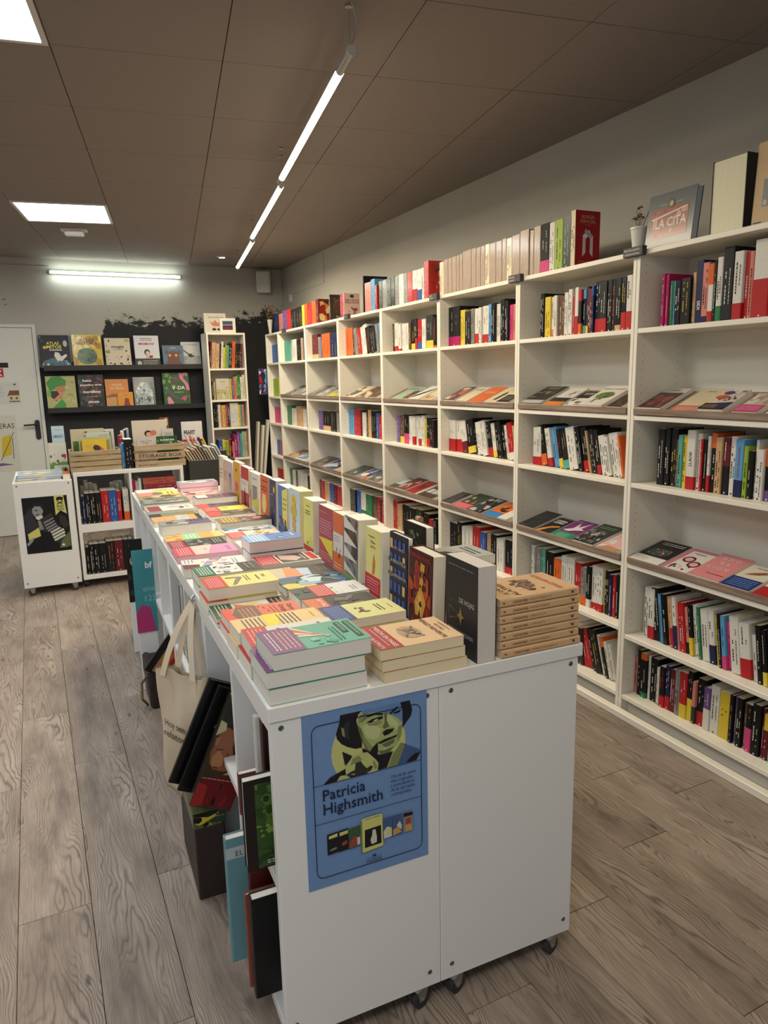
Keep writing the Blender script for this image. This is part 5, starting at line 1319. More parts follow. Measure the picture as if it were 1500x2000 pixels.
P6="K8,675,163,830,220,663,303,494,264,372,45,221;D782,652,910,624,997,452,886,396,793,506;Z711,1007,922,1004,966,663,829,733,712,652;B758,968,837,981,918,965,899,905,831,923,765,906;B761,898,783,905,901,849,884,838;B891,900,910,886,771,840,756,853;K328,606,424,672,591,559,884,375,871,249,702,134,570,353,294,411;F206,807,267,855,392,848,442,795,443,733,399,674,319,637,245,662,207,725;B188,828,231,877,348,906,445,866,463,794,430,775,391,834,265,841,210,797;D259,784,333,770,332,755,257,763;D274,697,346,701,344,685,278,680;W264,650,412,677,425,631,326,591,271,619;A299,576,364,583,423,424,332,409;D392,612,607,703,666,659,437,558;A424,548,650,622,660,597,433,517;A443,496,670,571,680,544,453,464;A463,442,696,522,709,494,473,411;A497,399,725,479,735,451,507,367;W558,364,773,440,796,412,568,336;W579,319,848,408,871,376,593,284;W599,267,869,359,884,322,614,233;W620,220,877,302,886,270,643,185;Z55,354,312,462,338,305,73,244;F15,181,127,277,205,293,145,214,36,139;S772,172,986,347,985,73,734,58"

# ================================================================== PRINTED SHEETS
def sheet(name, mw, w, h, base, art, label, cat, t=0.0012, mat='matte', group=None):
    """upright sheet: local x right, z up, print on the -y side"""
    o = MB().box(0, 0, 0, w, t, h, base).build(name, mat, None, mw)
    tag(o, label, cat, group)
    a = MB()
    draw_art(a, art, lambda x, y, z: (x, -0.0003 - z, y), w, h, 5)
    a.build('print', mat, o)
    return o
def polys(s, pal):
    out = []
    for q in s.split(';'):
        n = [int(v) / 1000 for v in q[1:].split(',')]
        out.append(('p', pal[q[0]], *n))
    return out
BL = (118, 152, 200)
PPAL = dict(B=(30, 28, 32), Y=(176, 184, 118), U=(104, 138, 186), S=(104, 112, 74), W=(214, 216, 196), G=(132, 138, 86), N=(72, 96, 140), C=(196, 198, 128), D=(52, 50, 46),
            Z=(216, 214, 120), A=(140, 138, 140), R=(170, 70, 62), H=(66, 92, 60), O=(206, 160, 90), K=(48, 50, 56), F=(150, 152, 156), L=(198, 204, 142), T=(140, 148, 94))
NAVY = (26, 34, 66)
def rrect(x0, y0, x1, y1, r, lw, c, ar):
    pts = []
    for cx, cy, a0 in ((x1 - r, y1 - r / ar, 0), (x0 + r, y1 - r / ar, 90), (x0 + r, y0 + r / ar, 180), (x1 - r, y0 + r / ar, 270)):
        for k in range(6):
            a = math.radians(a0 + 18 * k)
            pts.append((cx, cy, math.cos(a), math.sin(a)))
    out = []
    for i in range(len(pts)):
        p, q = pts[i], pts[(i + 1) % len(pts)]
        f = lambda s, R: (s[0] + s[2] * R, s[1] + s[3] * R / ar)
        out.append(('p', c, *f(p, r), *f(q, r), *f(q, r - lw), *f(p, r - lw)))
    return out
pw, ph_ = 0.291, 0.412
art = [('p', (206, 206, 130), *[v for k in range(28) for v in (0.515 + 0.301 * math.cos(6.2832 * k / 28), max(0.60, 0.744 + 0.301 * pw / ph_ * math.sin(6.2832 * k / 28)))])]
art += polys(P4, PPAL)
art += rrect(0.064, 0.06, 0.945, 0.932, 0.06, 0.006, NAVY, ph_ / pw)
art += [('r', 0.066, 0.597, 0.943, 0.600, NAVY), ('r', 0.066, 0.378, 0.945, 0.381, NAVY)]
art += [('t', 'Patricia', 0.127, 0.507, 0.088, NAVY, 'L', 0.006, 0.345, 0.0, 1), ('t', 'Highsmith', 0.127, 0.427, 0.088, NAVY, 'L', 0.006, 0.49, 0.0, 1)]
for i, s in enumerate(['Una de las voces', 'más originales', 'y perturbadoras', 'de la narrativa', 'contemporánea']):
    art.append(('t', s, 0.679, 0.535 - i * 0.0265, 0.026, NAVY, 'L', 0.0, 0.0135 * len(s) + 0.0, 0.2))
art += polys(P5, PPAL)
art += [('n', 0.46, 0.33, 0.60, 0.355, 2, (150, 150, 80)), ('r', 0.458, 0.098, 0.592, 0.0995, NAVY), ('t', 'ANAGRAMA', 0.525, 0.073, 0.026, NAVY, 'C', 0.0, 0.13), ('e', 0.52, 0.108, 0.008, 0.006, NAVY), ('e', 0.535, 0.108, 0.008, 0.006, NAVY)]
sheet('portrait_poster', TAB @ Matrix.Translation((0.383, TV - 0.0016, 0.424)), pw, ph_, BL, art, 'blue poster with woman\'s face and cat on the table end', 'poster')
art = polys(P6, PPAL) + [('t', 'PELIGRO', 0.835, 0.79, 0.055, 'k', 'C', 0.012, 0.16), ('t', 'TEATRO', 0.835, 0.735, 0.055, 'k', 'C', 0.012, 0.16), ('e', 0.82, 0.11, 0.03, 0.02, 'W'), ('n', 0.75, 0.06, 0.9, 0.08, 1, 'i')]
sheet('theatre_poster', Matrix.Translation((-0.224, 5.6105, 0.316)), 0.297, 0.41, (16, 16, 20), art, 'black poster of a man holding books, on the left rolling unit', 'poster')
# door papers (room frame)
def onDoor(x, z):
    return ROOM @ Matrix.Translation((x + 0.129, BACK_Y - 0.0214, z))
sheet('notice_sheet', onDoor(-0.52, 1.335), 0.30, 0.215, (206, 206, 198), [('n', 0.05, 0.35, 0.55, 0.85, 4, 'i'), ('n', 0.62, 0.86, 0.8, 0.9, 1, 'i'), ('r', 0.84, 0.86, 0.9, 0.93, 'x'), ('p', (120, 84, 52), 0.62, 0.36, 0.7, 0.62, 0.98, 0.62, 0.98, 0.4), ('r', 0.66, 0.14, 0.98, 0.4, (206, 196, 160)), ('r', 0.66, 0.10, 0.98, 0.14, 'x'), ('r', 0.7, 0.22, 0.76, 0.32, 'u'), ('r', 0.86, 0.22, 0.92, 0.32, 'u')], 'white notice with thatched house picture on the door', 'notice')
sheet('red_sign', onDoor(-0.50, 1.60), 0.155, 0.085, (176, 36, 42), [('t', 'HOY', 0.62, 0.56, 0.36, 'W', 'C', 0.02, 0.6), ('t', 'DIA', 0.62, 0.12, 0.36, 'W', 'C', 0.02, 0.6)], 'small red sign with white letters on the door', 'sign')
sheet('door_plaque', onDoor(-0.52, 1.692), 0.225, 0.048, (44, 22, 24), [('n', 0.2, 0.3, 0.9, 0.7, 1, 'd')], 'dark plaque above the red sign on the door', 'sign', t=0.006)
sheet('race_poster', onDoor(-0.86, 0.665), 0.575, 0.56, (206, 204, 188), [('t', 'CARRERAS', 0.97, 0.77, 0.13, 'k', 'R', 0.0, 0.52), ('b', 0.5, 0.1, 0.85, 0.7, 5, [(206, 196, 110), (214, 206, 140)], 0.4), ('p', (206, 180, 60), 0.72, 0.26, 0.88, 0.3, 0.9, 0.66, 0.76, 0.62), ('p', 'x', 0.7, 0.2, 0.71, 0.2, 0.95, 0.7, 0.94, 0.7), ('p', 'x', 0.9, 0.22, 0.91, 0.22, 0.92, 0.6, 0.91, 0.6), ('p', 'v', 0.6, 0.1, 0.9, 0.12, 0.7, 0.16)], 'pale poster with yellow drawing below the notice on the door', 'poster')
# brushed bird marks on the wall above the door
for i, (x, z, r) in enumerate([(-0.30, 2.42, 0.02), (-0.265, 2.345, 0.016), (-0.255, 2.295, 0.014), (-0.31, 2.50, 0.025)]):
    o = MB().prism([(-r, 0), (-r * 0.2, r * 0.35), (r, r * 0.6), (r * 0.1, -r * 0.3)], 0, 0.001, f=lambda a, b, c: (a, -c, b)).build('wall_decal', 'black', None, ROOM @ Matrix.Translation((x + 0.129, BACK_Y - 0.0002, z)))
    tag(o, '%s dark bird mark on the wall above the door' % ['second highest', 'third highest', 'lowest', 'highest'][i], 'decal', 'bird marks above the door')

# ================================================================== BACK WALL LEDGES AND PICTURE BOOKS
def ledge(zb, label):
    r = empty('picture_ledge', ROOM @ Matrix.Translation((0.145, BACK_Y, zb)))
    MB().bbox(0, -0.115, -0.02, 1.585, 0, 0.0).build('board', 'blackw', r)
    MB().bbox(0, -0.127, -0.03, 1.585, -0.115, 0.022).build('lip', 'blackw', r)
    MB().bbox(0, -0.015, 0.0, 1.585, 0.0, 0.06).build('back_rail', 'blackw', r)
    tag(r, label, 'ledge', 'black picture ledges')
ledge(1.682, 'upper black picture ledge on the back wall')
ledge(1.262, 'lower black picture ledge on the back wall')
def picture_book(x0, x1, z0, h, cov, label, art, t=0.014, yoff=0.085, lean=9, mat='cover', name='picture_book', spine=False, **kw):
    """stands on a back ledge, cover to the viewer; x in world at Y=7.97"""
    a = math.radians(lean)
    bx = (0, -math.cos(a), math.sin(a)); bz = (0, math.sin(a), math.cos(a)); by = (1, 0, 0)
    m = ROOM @ basis(bx, by, bz, (x0 + 0.129, BACK_Y - yoff, z0 + 0.0006 + t / 2 * math.sin(a)))
    return book(m, t, h, x1 - x0, cov, label, 'picture book', 'picture books on the black ledges', art=art, spine=False, name=name, hard=True, mat=mat)
ZU, ZL = 1.682, 1.262
GOLD = (214, 182, 66)
picture_book(0.0, 0.276, ZU, 0.325, (30, 30, 36), 'black Atlas de Mitos picture book, leftmost on the upper ledge', [
    ('t', 'ATLAS', 0.45, 0.71, 0.12, (232, 220, 90), 'C', 0.02, 0.42), ('t', 'MITOS', 0.48, 0.59, 0.14, (232, 220, 90), 'C', 0.025, 0.5), ('r', 0.32, 0.52, 0.74, 0.565, 'i'), ('p', (84, 110, 124), 0, 0, 1, 0, 1, 0.14, 0.75, 0.26, 0.4, 0.3, 0.1, 0.2), ('b', 0.05, 0.02, 0.95, 0.22, 14, [(206, 190, 100), (60, 90, 80), 'w'], 0.3), ('p', 'w', 0.55, 0.22, 0.7, 0.2, 0.9, 0.36, 0.86, 0.42, 0.7, 0.34, 0.62, 0.46, 0.5, 0.48, 0.46, 0.36), ('e', 0.86, 0.74, 0.07, 0.1, 'i'), ('e', 0.17, 0.62, 0.06, 0.05, GOLD), ('b', 0.02, 0.78, 0.25, 0.98, 5, ['a', 'x'], 0.4)])
picture_book(0.301, 0.585, ZU, 0.332, GOLD, 'golden Atlas de Historia picture book on the upper ledge', [
    ('b', 0.02, 0.02, 0.98, 0.98, 26, [(232, 212, 110), (176, 140, 50), (236, 222, 140)], 0.18), ('e', 0.48, 0.34, 0.34, 0.25, (92, 120, 92)), ('b', 0.2, 0.14, 0.78, 0.55, 18, [(70, 100, 90), (60, 70, 80), 'u', (110, 130, 80)], 0.2), ('t', 'ATLAS', 0.5, 0.79, 0.12, 'd', 'C', 0.02, 0.5), ('t', 'HISTORIA', 0.5, 0.69, 0.13, 'd', 'C', 0.025, 0.72), ('r', 0.28, 0.02, 0.72, 0.07, 'i')], mat='gloss')
picture_book(0.612, 0.862, ZU, 0.298, (216, 204, 178), 'cream Magia picture book with leafy wreath', [
    ('b', 0.04, 0.1, 0.2, 0.95, 14, ['G', 'l', (120, 130, 70)], 0.4), ('b', 0.8, 0.1, 0.96, 0.95, 14, ['G', 'l', 'e'], 0.4), ('b', 0.2, 0.02, 0.85, 0.16, 10, ['G', 'o', 'l'], 0.35), ('t', 'magia', 0.5, 0.66, 0.13, 'x', 'C', 0.015, 0.5), ('n', 0.32, 0.58, 0.7, 0.62, 1, 'd'), ('b', 0.3, 0.2, 0.72, 0.42, 7, ['p', 'v', 'o', 'h'], 0.25)])
picture_book(0.903, 1.155, ZU, 0.325, (224, 224, 226), 'white Mini Moni picture book with girl and dark band', [
    ('n', 0.26, 0.83, 0.74, 0.94, 2, 'x'), ('t', 'MINIMONI?', 0.5, 0.70, 0.10, 'r', 'C', 0.02, 0.64), ('r', 0, 0, 1, 0.26, (48, 56, 44)), ('n', 0.3, 0.06, 0.9, 0.22, 3, 'i'), ('e', 0.16, 0.11, 0.09, 0.075, 'i'), ('e', 0.5, 0.46, 0.12, 0.1, (66, 54, 44)), ('e', 0.52, 0.43, 0.08, 0.07, (226, 196, 170)), ('p', 'r', 0.56, 0.27, 0.7, 0.27, 0.72, 0.36, 0.58, 0.36), ('r', 0.44, 0.26, 0.55, 0.37, 'i')])
picture_book(1.182, 1.402, ZU, 0.222, (84, 116, 142), 'blue picture book with brown bear face', [
    ('p', (112, 62, 48), 0.08, 0, 0.95, 0, 0.8, 0.25, 0.78, 0.55, 0.66, 0.72, 0.36, 0.72, 0.24, 0.55, 0.22, 0.25), ('e', 0.2, 0.66, 0.08, 0.09, (112, 62, 48)), ('e', 0.8, 0.66, 0.08, 0.09, (112, 62, 48)), ('e', 0.34, 0.52, 0.055, 0.06, (236, 190, 110)), ('e', 0.64, 0.52, 0.055, 0.06, (236, 190, 110)), ('e', 0.5, 0.33, 0.03, 0.03, 'x'), ('t', '¡OH!', 0.5, 0.82, 0.15, 'i', 'C', 0.01, 0.3)], yoff=0.10)
picture_book(1.385, 1.59, ZU, 0.26, (206, 206, 204), 'pale grey La Espera picture book with ink dog', [
    ('r', 0, 0, 1, 0.42, (170, 170, 166)), ('b', 0, 0, 1, 0.4, 14, ['a', 'i', (150, 150, 148)], 0.2), ('p', 'k', 0.02, 0.7, 0.06, 0.72, 0.4, 0.5, 0.36, 0.46), ('e', 0.5, 0.44, 0.16, 0.08, 'k'), ('e', 0.62, 0.5, 0.1, 0.06, 'i'), ('t', 'LA ESPERA', 0.5, 0.85, 0.1, 'a', 'C', 0.0, 0.7)], yoff=0.075)
picture_book(0.02, 0.297, ZL, 0.34, (178, 176, 116), 'picture book of a child in green hat, on the lower ledge', [
    ('p', (66, 140, 62), 0.12, 0.55, 0.02, 0.8, 0.2, 0.98, 0.5, 1.0, 0.7, 0.86, 0.66, 0.72, 0.4, 0.66), ('p', (190, 130, 90), 0.32, 0.68, 0.64, 0.72, 0.68, 0.62, 0.56, 0.5, 0.4, 0.52, 0.3, 0.6), ('p', (60, 40, 34), 0.1, 0.56, 0.36, 0.56, 0.5, 0.36, 0.3, 0.26, 0.12, 0.4), ('p', (206, 140, 96), 0.2, 0.3, 0.36, 0.28, 0.56, 0.44, 0.5, 0.52, 0.34, 0.4), ('p', (70, 150, 66), 0.1, 0, 0.6, 0, 0.62, 0.16, 0.5, 0.32, 0.3, 0.16), ('p', (110, 170, 80), 0.02, 0.4, 0.16, 0.42, 0.14, 0.6, 0.04, 0.58), ('b', 0.64, 0.2, 0.97, 0.95, 8, [(150, 160, 100), (196, 190, 130)], 0.25), ('t', 'Nana', 0.8, 0.42, 0.07, 'G', 'C', 0.0)])
picture_book(0.32, 0.568, ZL, 0.352, (40, 36, 40), 'dark picture book with white title among tiny creatures', [
    ('b', 0.02, 0.02, 0.98, 0.98, 46, [(120, 60, 40), (60, 90, 80), (110, 50, 60), (70, 70, 76), (140, 100, 50)], 0.1), ('t', 'busca', 0.36, 0.79, 0.1, 'W', 'C', 0.02, 0.34), ('t', 'pequeños seres', 0.5, 0.67, 0.08, 'W', 'C', 0.015, 0.84), ('t', 'increíbles', 0.52, 0.46, 0.1, 'W', 'C', 0.02, 0.68), ('r', 0.28, 0.345, 0.74, 0.355, 'i'), ('t', 'planeta', 0.55, 0.17, 0.1, 'W', 'C', 0.015, 0.42)])
picture_book(0.58, 0.81, ZL, 0.298, (214, 140, 80), 'orange Viajar sin Prisa picture book', [
    ('r', 0, 0, 1, 0.4, (206, 156, 96)), ('p', (150, 96, 60), 0, 0.4, 0.3, 0.5, 0.6, 0.42, 1, 0.54, 1, 0.4, 0, 0.36), ('t', 'VIAJAR', 0.5, 0.76, 0.12, (236, 200, 150), 'C', 0.02, 0.44), ('t', 'SIN PRISA', 0.5, 0.64, 0.12, (236, 200, 150), 'C', 0.02, 0.6)], yoff=0.083)
picture_book(0.69, 0.845, ZL, 0.162, (222, 150, 50), 'small amber picture book in front of the orange one', [
    ('p', (140, 60, 44), 0.34, 0, 0.82, 0, 0.74, 0.3, 0.7, 0.6, 0.46, 0.6, 0.42, 0.3), ('n', 0.4, 0.76, 0.66, 0.84, 1, 'u')], t=0.01, yoff=0.103)
picture_book(0.858, 1.076, ZL, 0.315, (92, 100, 104), 'silver-foil picture book with reflective building', [
    ('p', (150, 166, 170), 0.08, 0.02, 0.9, 0.02, 0.9, 0.5, 0.7, 0.8, 0.4, 0.84, 0.14, 0.6), ('b', 0.1, 0.02, 0.9, 0.8, 46, [(196, 206, 206), (60, 76, 84), (110, 130, 136), (226, 232, 230), (40, 50, 58)], 0.12), ('e', 0.13, 0.7, 0.06, 0.05, (180, 60, 70))], mat='gloss')
picture_book(1.164, 1.445, ZL, 0.356, (48, 92, 50), 'green Vida picture book with pink flamingo', [
    ('b', 0.0, 0.35, 0.6, 1, 24, [(80, 140, 66), (40, 76, 44), (110, 160, 80)], 0.16), ('b', 0.25, 0.65, 0.7, 0.9, 6, [(140, 80, 80), (110, 60, 66)], 0.4), ('p', (222, 130, 160), 0.62, 0.98, 0.95, 1.0, 0.98, 0.9, 0.82, 0.92, 0.78, 0.84, 0.96, 0.66, 1.0, 0.46, 0.88, 0.46, 0.84, 0.64, 0.66, 0.82), ('p', (90, 84, 90), 0.04, 0.5, 0.2, 0.52, 0.44, 0.3, 0.7, 0.2, 0.66, 0.14, 0.34, 0.24), ('p', (226, 140, 168), 0.14, 0.04, 0.3, 0.0, 0.36, 0.1, 0.22, 0.28, 0.12, 0.24), ('b', 0.55, 0.02, 0.98, 0.3, 10, [(70, 66, 60), (206, 90, 130), (60, 90, 56)], 0.3),
    ('t', 'V', 0.4, 0.49, 0.15, 'W', 'C', 0.015), ('t', 'I', 0.51, 0.49, 0.15, 'p', 'C', 0.015), ('t', 'DA', 0.68, 0.49, 0.15, 'W', 'C', 0.015), ('r', 0.4, 0.4, 0.76, 0.415, 'i')])

# ================================================================== NARROW CASE AT THE BACK
NX0, NX1, NY = 1.592, 2.005, 7.70
r = empty('narrow_bookcase', Matrix.Translation((NX0, NY, 0)))
w = NX1 - NX0
MB().bbox(0, 0, 0, TH, SD, 2.018).build('side_panel', 'lam', r)
MB().bbox(w - TH, 0, 0, w, SD, 2.018).build('side_panel', 'lam', r)
MB().bbox(TH, 0.001, 1.998, w - TH, SD, 2.018).build('top_panel', 'lam', r)
MB().box(TH, SD - 0.006, 0.05, w - TH, SD - 0.001, 1.998).build('back_panel', 'lam', r)
NZ = [1.648, 1.316, 1.02, 0.685, 0.38, 0.088]
for zz in NZ:
    MB().bbox(TH, 0.001, zz - 0.02, w - TH, SD - 0.006, zz).build('shelf_board', 'lam', r)
MB().box(TH, 0.03, 0.0, w - TH, 0.045, 0.068).build('plinth', 'lam', r)
tag(r, 'tall narrow white bookcase against the black back wall', 'bookcase')
def row_front(xs, toks, z0, Y, where, group, lean=0, dmax=0.2, cat='book', name='book', limit=0.3):
    n = 0
    for i, tok in enumerate(toks):
        if tok == '-':
            continue
        n += 1
        c, hh, b, bh, u, uh = parse(tok)
        t = xs[i + 1] - xs[i] - 0.001
        h = min(limit, int(hh) / 100)
        a = math.radians(lean)
        bx = Vector((math.cos(a), 0, -math.sin(a))); bz = Vector((math.sin(a), 0, math.cos(a)))
        tt = t * math.cos(a)
        m = basis(bx, (0, 1, 0), bz, ((xs[i] + xs[i + 1]) / 2, Y, z0 + abs(math.sin(a)) * tt / 2 + 0.0005))
        bands = ([(0, int(bh) / 100, b)] if b else [])
        book(m, tt, h, min(dmax, h * 0.72), c, '%s%s book%s, %s from left, %s' % ('thin ' if t < 0.014 else '', NAMES[c], ' with %s foot' % NAMES[b] if b else '', WORDN[n], where), cat, group, bands=bands, name=name, hard=(i % 3 == 0))
row_front([1.614, 1.632, 1.674, 1.716, 1.733, 1.756, 1.776, 1.796, 1.818, 1.85, 1.886, 1.915, 1.935, 1.955], 'd28 e27 e26 k26 w28 y22 l25 t24 k26 o28 K26 k26 d26'.split(), NZ[0], 7.735, 'top shelf, narrow back bookcase', 'children\'s books in the narrow back bookcase', lean=5, limit=0.29, cat='picture book', name='picture_book')
row_front([1.623, 1.643, 1.662], 'G20 e19'.split(), NZ[1], 7.735, 'second shelf, narrow back bookcase', 'children\'s books in the narrow back bookcase', cat='picture book', name='picture_book')
row_front([1.815, 1.838, 1.862, 1.885, 1.905, 1.933, 1.958, 1.983], 'y22 v23 f24 l25/r15 g26 w24 c26'.split(), NZ[1], 7.735, 'second shelf, right side, narrow back case', 'children\'s books in the narrow back bookcase', cat='picture book', name='picture_book')
row_front([1.624, 1.64, 1.657, 1.672, 1.685, 1.7, 1.72, 1.738, 1.757, 1.777, 1.803, 1.817, 1.835, 1.855, 1.875, 1.895, 1.915, 1.935, 1.959, 1.977], 'k22 k23 k23 w24 w25 f24 y24 e24 r25 G26 w27 w27 w27 w27 w27 y24 t24 f24'.split(), NZ[2], 7.735, 'third shelf, narrow back bookcase', 'children\'s books in the narrow back bookcase', limit=0.26, cat='picture book', name='picture_book')
row_front([1.66, 1.70, 1.73, 1.77, 1.79, 1.808, 1.832, 1.863, 1.897, 1.918, 1.945, 1.973], 'b20 y20 l19 r20 k20 f17 m25 v28 t26 j28 e28'.split(), NZ[3], 7.735, 'fourth shelf, narrow back bookcase', 'children\'s books in the narrow back bookcase', cat='picture book', name='picture_book')
book(basis((0, -1, 0), (1, 0, 0), UP, (1.668, 7.73, NZ[1] + 0.0005)), 0.02, 0.225, 0.142, (206, 200, 180), 'cream landscape picture book facing out, second shelf, narrow case', 'picture book', 'children\'s books in the narrow back bookcase', name='picture_book', spine=False,
     art=[('r', 0.04, 0.04, 0.96, 0.5, (190, 186, 140)), ('b', 0.05, 0.05, 0.95, 0.6, 12, ['e', 'l', 'c', 'a'], 0.3), ('n', 0.3, 0.82, 0.7, 0.9, 1, 'a')])
book(basis((0, -1, 0), (1, 0, 0), UP, (1.585, 7.74, 2.0185)), 0.02, 0.2, 0.23, (222, 216, 200), 'white picture book with orange tuft, on the narrow back bookcase', 'picture book', None, name='picture_book', spine=False, hard=True,
     art=[('t', 'Jacominus', 0.55, 0.76, 0.13, 'G', 'C', 0.0, 0.7), ('p', (206, 130, 90), 0.25, 0.62, 0.4, 0.5, 0.5, 0.66, 0.62, 0.5, 0.78, 0.6, 0.7, 0.34, 0.38, 0.34), ('e', 0.45, 0.18, 0.1, 0.06, 'k'), ('e', 0.68, 0.18, 0.1, 0.06, 'k'), ('b', 0.3, 0.22, 0.8, 0.36, 5, ['e', 'f'], 0.3)])
r = empty('photo_frame', Matrix.Translation((1.745, 7.71, 2.0186)))
fm = MB()
fm.bbox(0, 0, 0, 0.168, 0.015, 0.03).bbox(0, 0, 0.12, 0.168, 0.015, 0.15).bbox(0, 0, 0.03, 0.03, 0.015, 0.12).bbox(0.138, 0, 0.03, 0.168, 0.015, 0.12)
fm.build('frame', 'lam', r)
pm_ = MB().box(0.03, 0.008, 0.03, 0.138, 0.012, 0.12, (70, 60, 90))
draw_art(pm_, [('r', 0, 0.55, 1, 1, (70, 92, 116)), ('r', 0, 0.5, 1, 0.62, (150, 170, 160)), ('r', 0, 0.0, 1, 0.45, (96, 44, 66)), ('n', 0.2, 0.15, 0.8, 0.3, 1, 'p')], lambda x, y, z: (0.03 + x, 0.0078 - z, 0.03 + y), 0.108, 0.09)
pm_.build('photo', 'gloss', r)
tag(r, 'white photo frame with violet picture on the narrow back bookcase', 'photo frame')
# pale boards leaning between the narrow case and the row of bookcases
for i, (x, L_) in enumerate(((2.06, 1.06), (2.10, 1.02), (2.135, 1.08))):
    a = math.radians(5 + i)
    o = MB().bbox(-0.012, -0.04, 0, 0.012, 0.04, L_, 0.002).build('spare_board', 'lam', None, Matrix.Translation((x, 7.90, 0.0015)) @ Matrix.Rotation(a, 4, 'Y'))
    tag(o, '%s pale board leaning in the gap beside the end bookcase' % ['left', 'middle', 'right'][i], 'board', 'spare boards leaning in the gap')
# bright notebook hung on the side of the end bookcase
o = sheet('hanging_calendar', basis((1, 0, 0), (0, 1, 0), UP, (2.13, 7.695, 1.36)), 0.09, 0.28, (60, 70, 130), [('b', 0.03, 0.03, 0.97, 0.97, 26, ['r', 'w', 'n', 's', 'd'], 0.3)], 'blue and red patterned booklet hung beside the end bookcase', 'booklet', t=0.006)

# ================================================================== BACK LEFT UNIT CONTENTS
row_front([0.171, 0.195, 0.229, 0.265, 0.308, 0.362, 0.42, 0.45], 'n21 k23 k23 k23 r24 b24 r23'.split(), 0.4825, 5.685, 'upper left cubby under the crates', 'novels in the crate unit', limit=0.32)
row_front([0.464, 0.506], 'w24/o28'.split(), 0.4825, 5.685, 'cubby under the left crate', 'novels in the crate unit')
row_front([0.165, 0.19, 0.221, 0.26, 0.313, 0.37, 0.433, 0.478, 0.506], 'k21 k23 k23 k23 K24 d24 k24 k24'.split(), 0.0925, 5.685, 'lower left cubby of the crate unit', 'dark novels in the crate unit')
row_front([0.18, 0.21, 0.235, 0.27, 0.30, 0.40, 0.43, 0.46, 0.49], 'i25 w29 i27 w26 - i26 w27 i27'.split(), 0.4825, 5.865, 'behind the novels under the crates', 'books behind the novels', dmax=0.16)
row_front([0.54, 0.563, 0.585, 0.608], 'm30 i29 w31'.split(), 0.4825, 5.70, 'upper right cubby beside the flat pile', 'novels in the crate unit', lean=0, limit=0.32)
z = 0.4828
for i, (c, t, dx) in enumerate([((90, 40, 60), 0.06, 0.0), ((150, 110, 120), 0.055, 0.004), (PAL['h'], 0.04, 0.01), ((110, 60, 60), 0.045, 0.0), ((150, 40, 70), 0.055, 0.004), ((190, 90, 76), 0.05, -0.004)]):
    h, d = 0.235, 0.16
    m = basis(UP, (0, 1, 0), (-1, 0, 0), (0.865 + dx, 5.69, z + t / 2))
    book(m, t, h, d, c, '%s book lying flat, %s of the pile in the crate unit' % (['plum', 'mauve', 'pale pink', 'brown', 'crimson', 'red'][i], ['bottom', 'second', 'third', 'fourth', 'fifth', 'top'][i]), 'book', 'flat pile in the crate unit')
    z += t + 0.001
# magazines on the left unit
z = UZ1 + 0.0005
for i, (c, t, x, y, rz) in enumerate([((84, 116, 156), 0.010, -0.25, 5.64, 0.0), ((110, 146, 186), 0.010, -0.245, 5.67, 2.0), ((150, 180, 206), 0.012, -0.235, 5.70, -2.0), ((176, 190, 180), 0.010, -0.23, 5.74, 3.0)]):
    m = Matrix.Translation((x, y, z)) @ Matrix.Rotation(math.radians(rz), 4, 'Z') @ basis(UP, NV, UU, (0, 0.22, t / 2))
    book(m, t, 0.30, 0.22, c, 'large blue picture book, %s of the pile on the left unit' % ['lowest', 'second', 'third', 'topmost'][i], 'picture book', 'picture books piled on the left unit', spine=False, name='picture_book',
         art=[('b', 0.05, 0.05, 0.95, 0.95, 16, ['s', 'w', 'y', 'b', 'i'], 0.3)])
    z += t + 0.001
m = basis(UP, NV, UU, (0.062, 5.84, UZ1 + 0.0005 + 0.02))
book(m, 0.04, 0.05, 0.2, (214, 84, 52), 'orange-red book edge beside the blue pile on the left unit', 'picture book', None, spine=False, name='picture_book')
# picture books standing at the back of the left unit
def face_out(x0, x1, y, z0, h, cov, label, art, lean=8, t=0.012, group='picture books standing behind the crates', cat='picture book'):
    a = math.radians(lean)
    m = basis((0, -math.cos(a), math.sin(a)), (1, 0, 0), (0, math.sin(a), math.cos(a)), (x0, y, z0 + t / 2 * math.sin(a) + 0.0006))
    return book(m, t, h, x1 - x0, cov, label, cat, group, art=art, spine=False, hard=True, name='picture_book')
face_out(-0.015, 0.112, 6.05, UZ1, 0.24, (206, 204, 190), 'picture book with a row of children over green, on the left unit', [('r', 0, 0, 1, 0.36, (96, 136, 60)), ('b', 0.05, 0.36, 0.95, 0.62, 14, ['k', 'u', 'r', 'f', 'y'], 0.3), ('b', 0.05, 0.3, 0.95, 0.42, 6, ['h', 'l'], 0.4)])
face_out(0.02, 0.112, 6.20, UZ1, 0.36, (176, 196, 206), 'pale blue Abrazo picture book on the left unit', [('t', 'ABRAZO', 0.5, 0.74, 0.09, 'x', 'C', 0.01, 0.8), ('r', 0, 0.36, 1, 0.64, (130, 160, 170)), ('n', 0.1, 0.4, 0.9, 0.62, 2, 'y'), ('n', 0.3, 0.9, 0.8, 0.94, 1, 'l')])
face_out(0.015, 0.116, 5.93, UZ1, 0.075, 'w', 'low white picture book with yellow fish, on the left unit', [('e', 0.7, 0.5, 0.25, 0.35, 'l'), ('e', 0.75, 0.5, 0.1, 0.2, 'k')], lean=4)

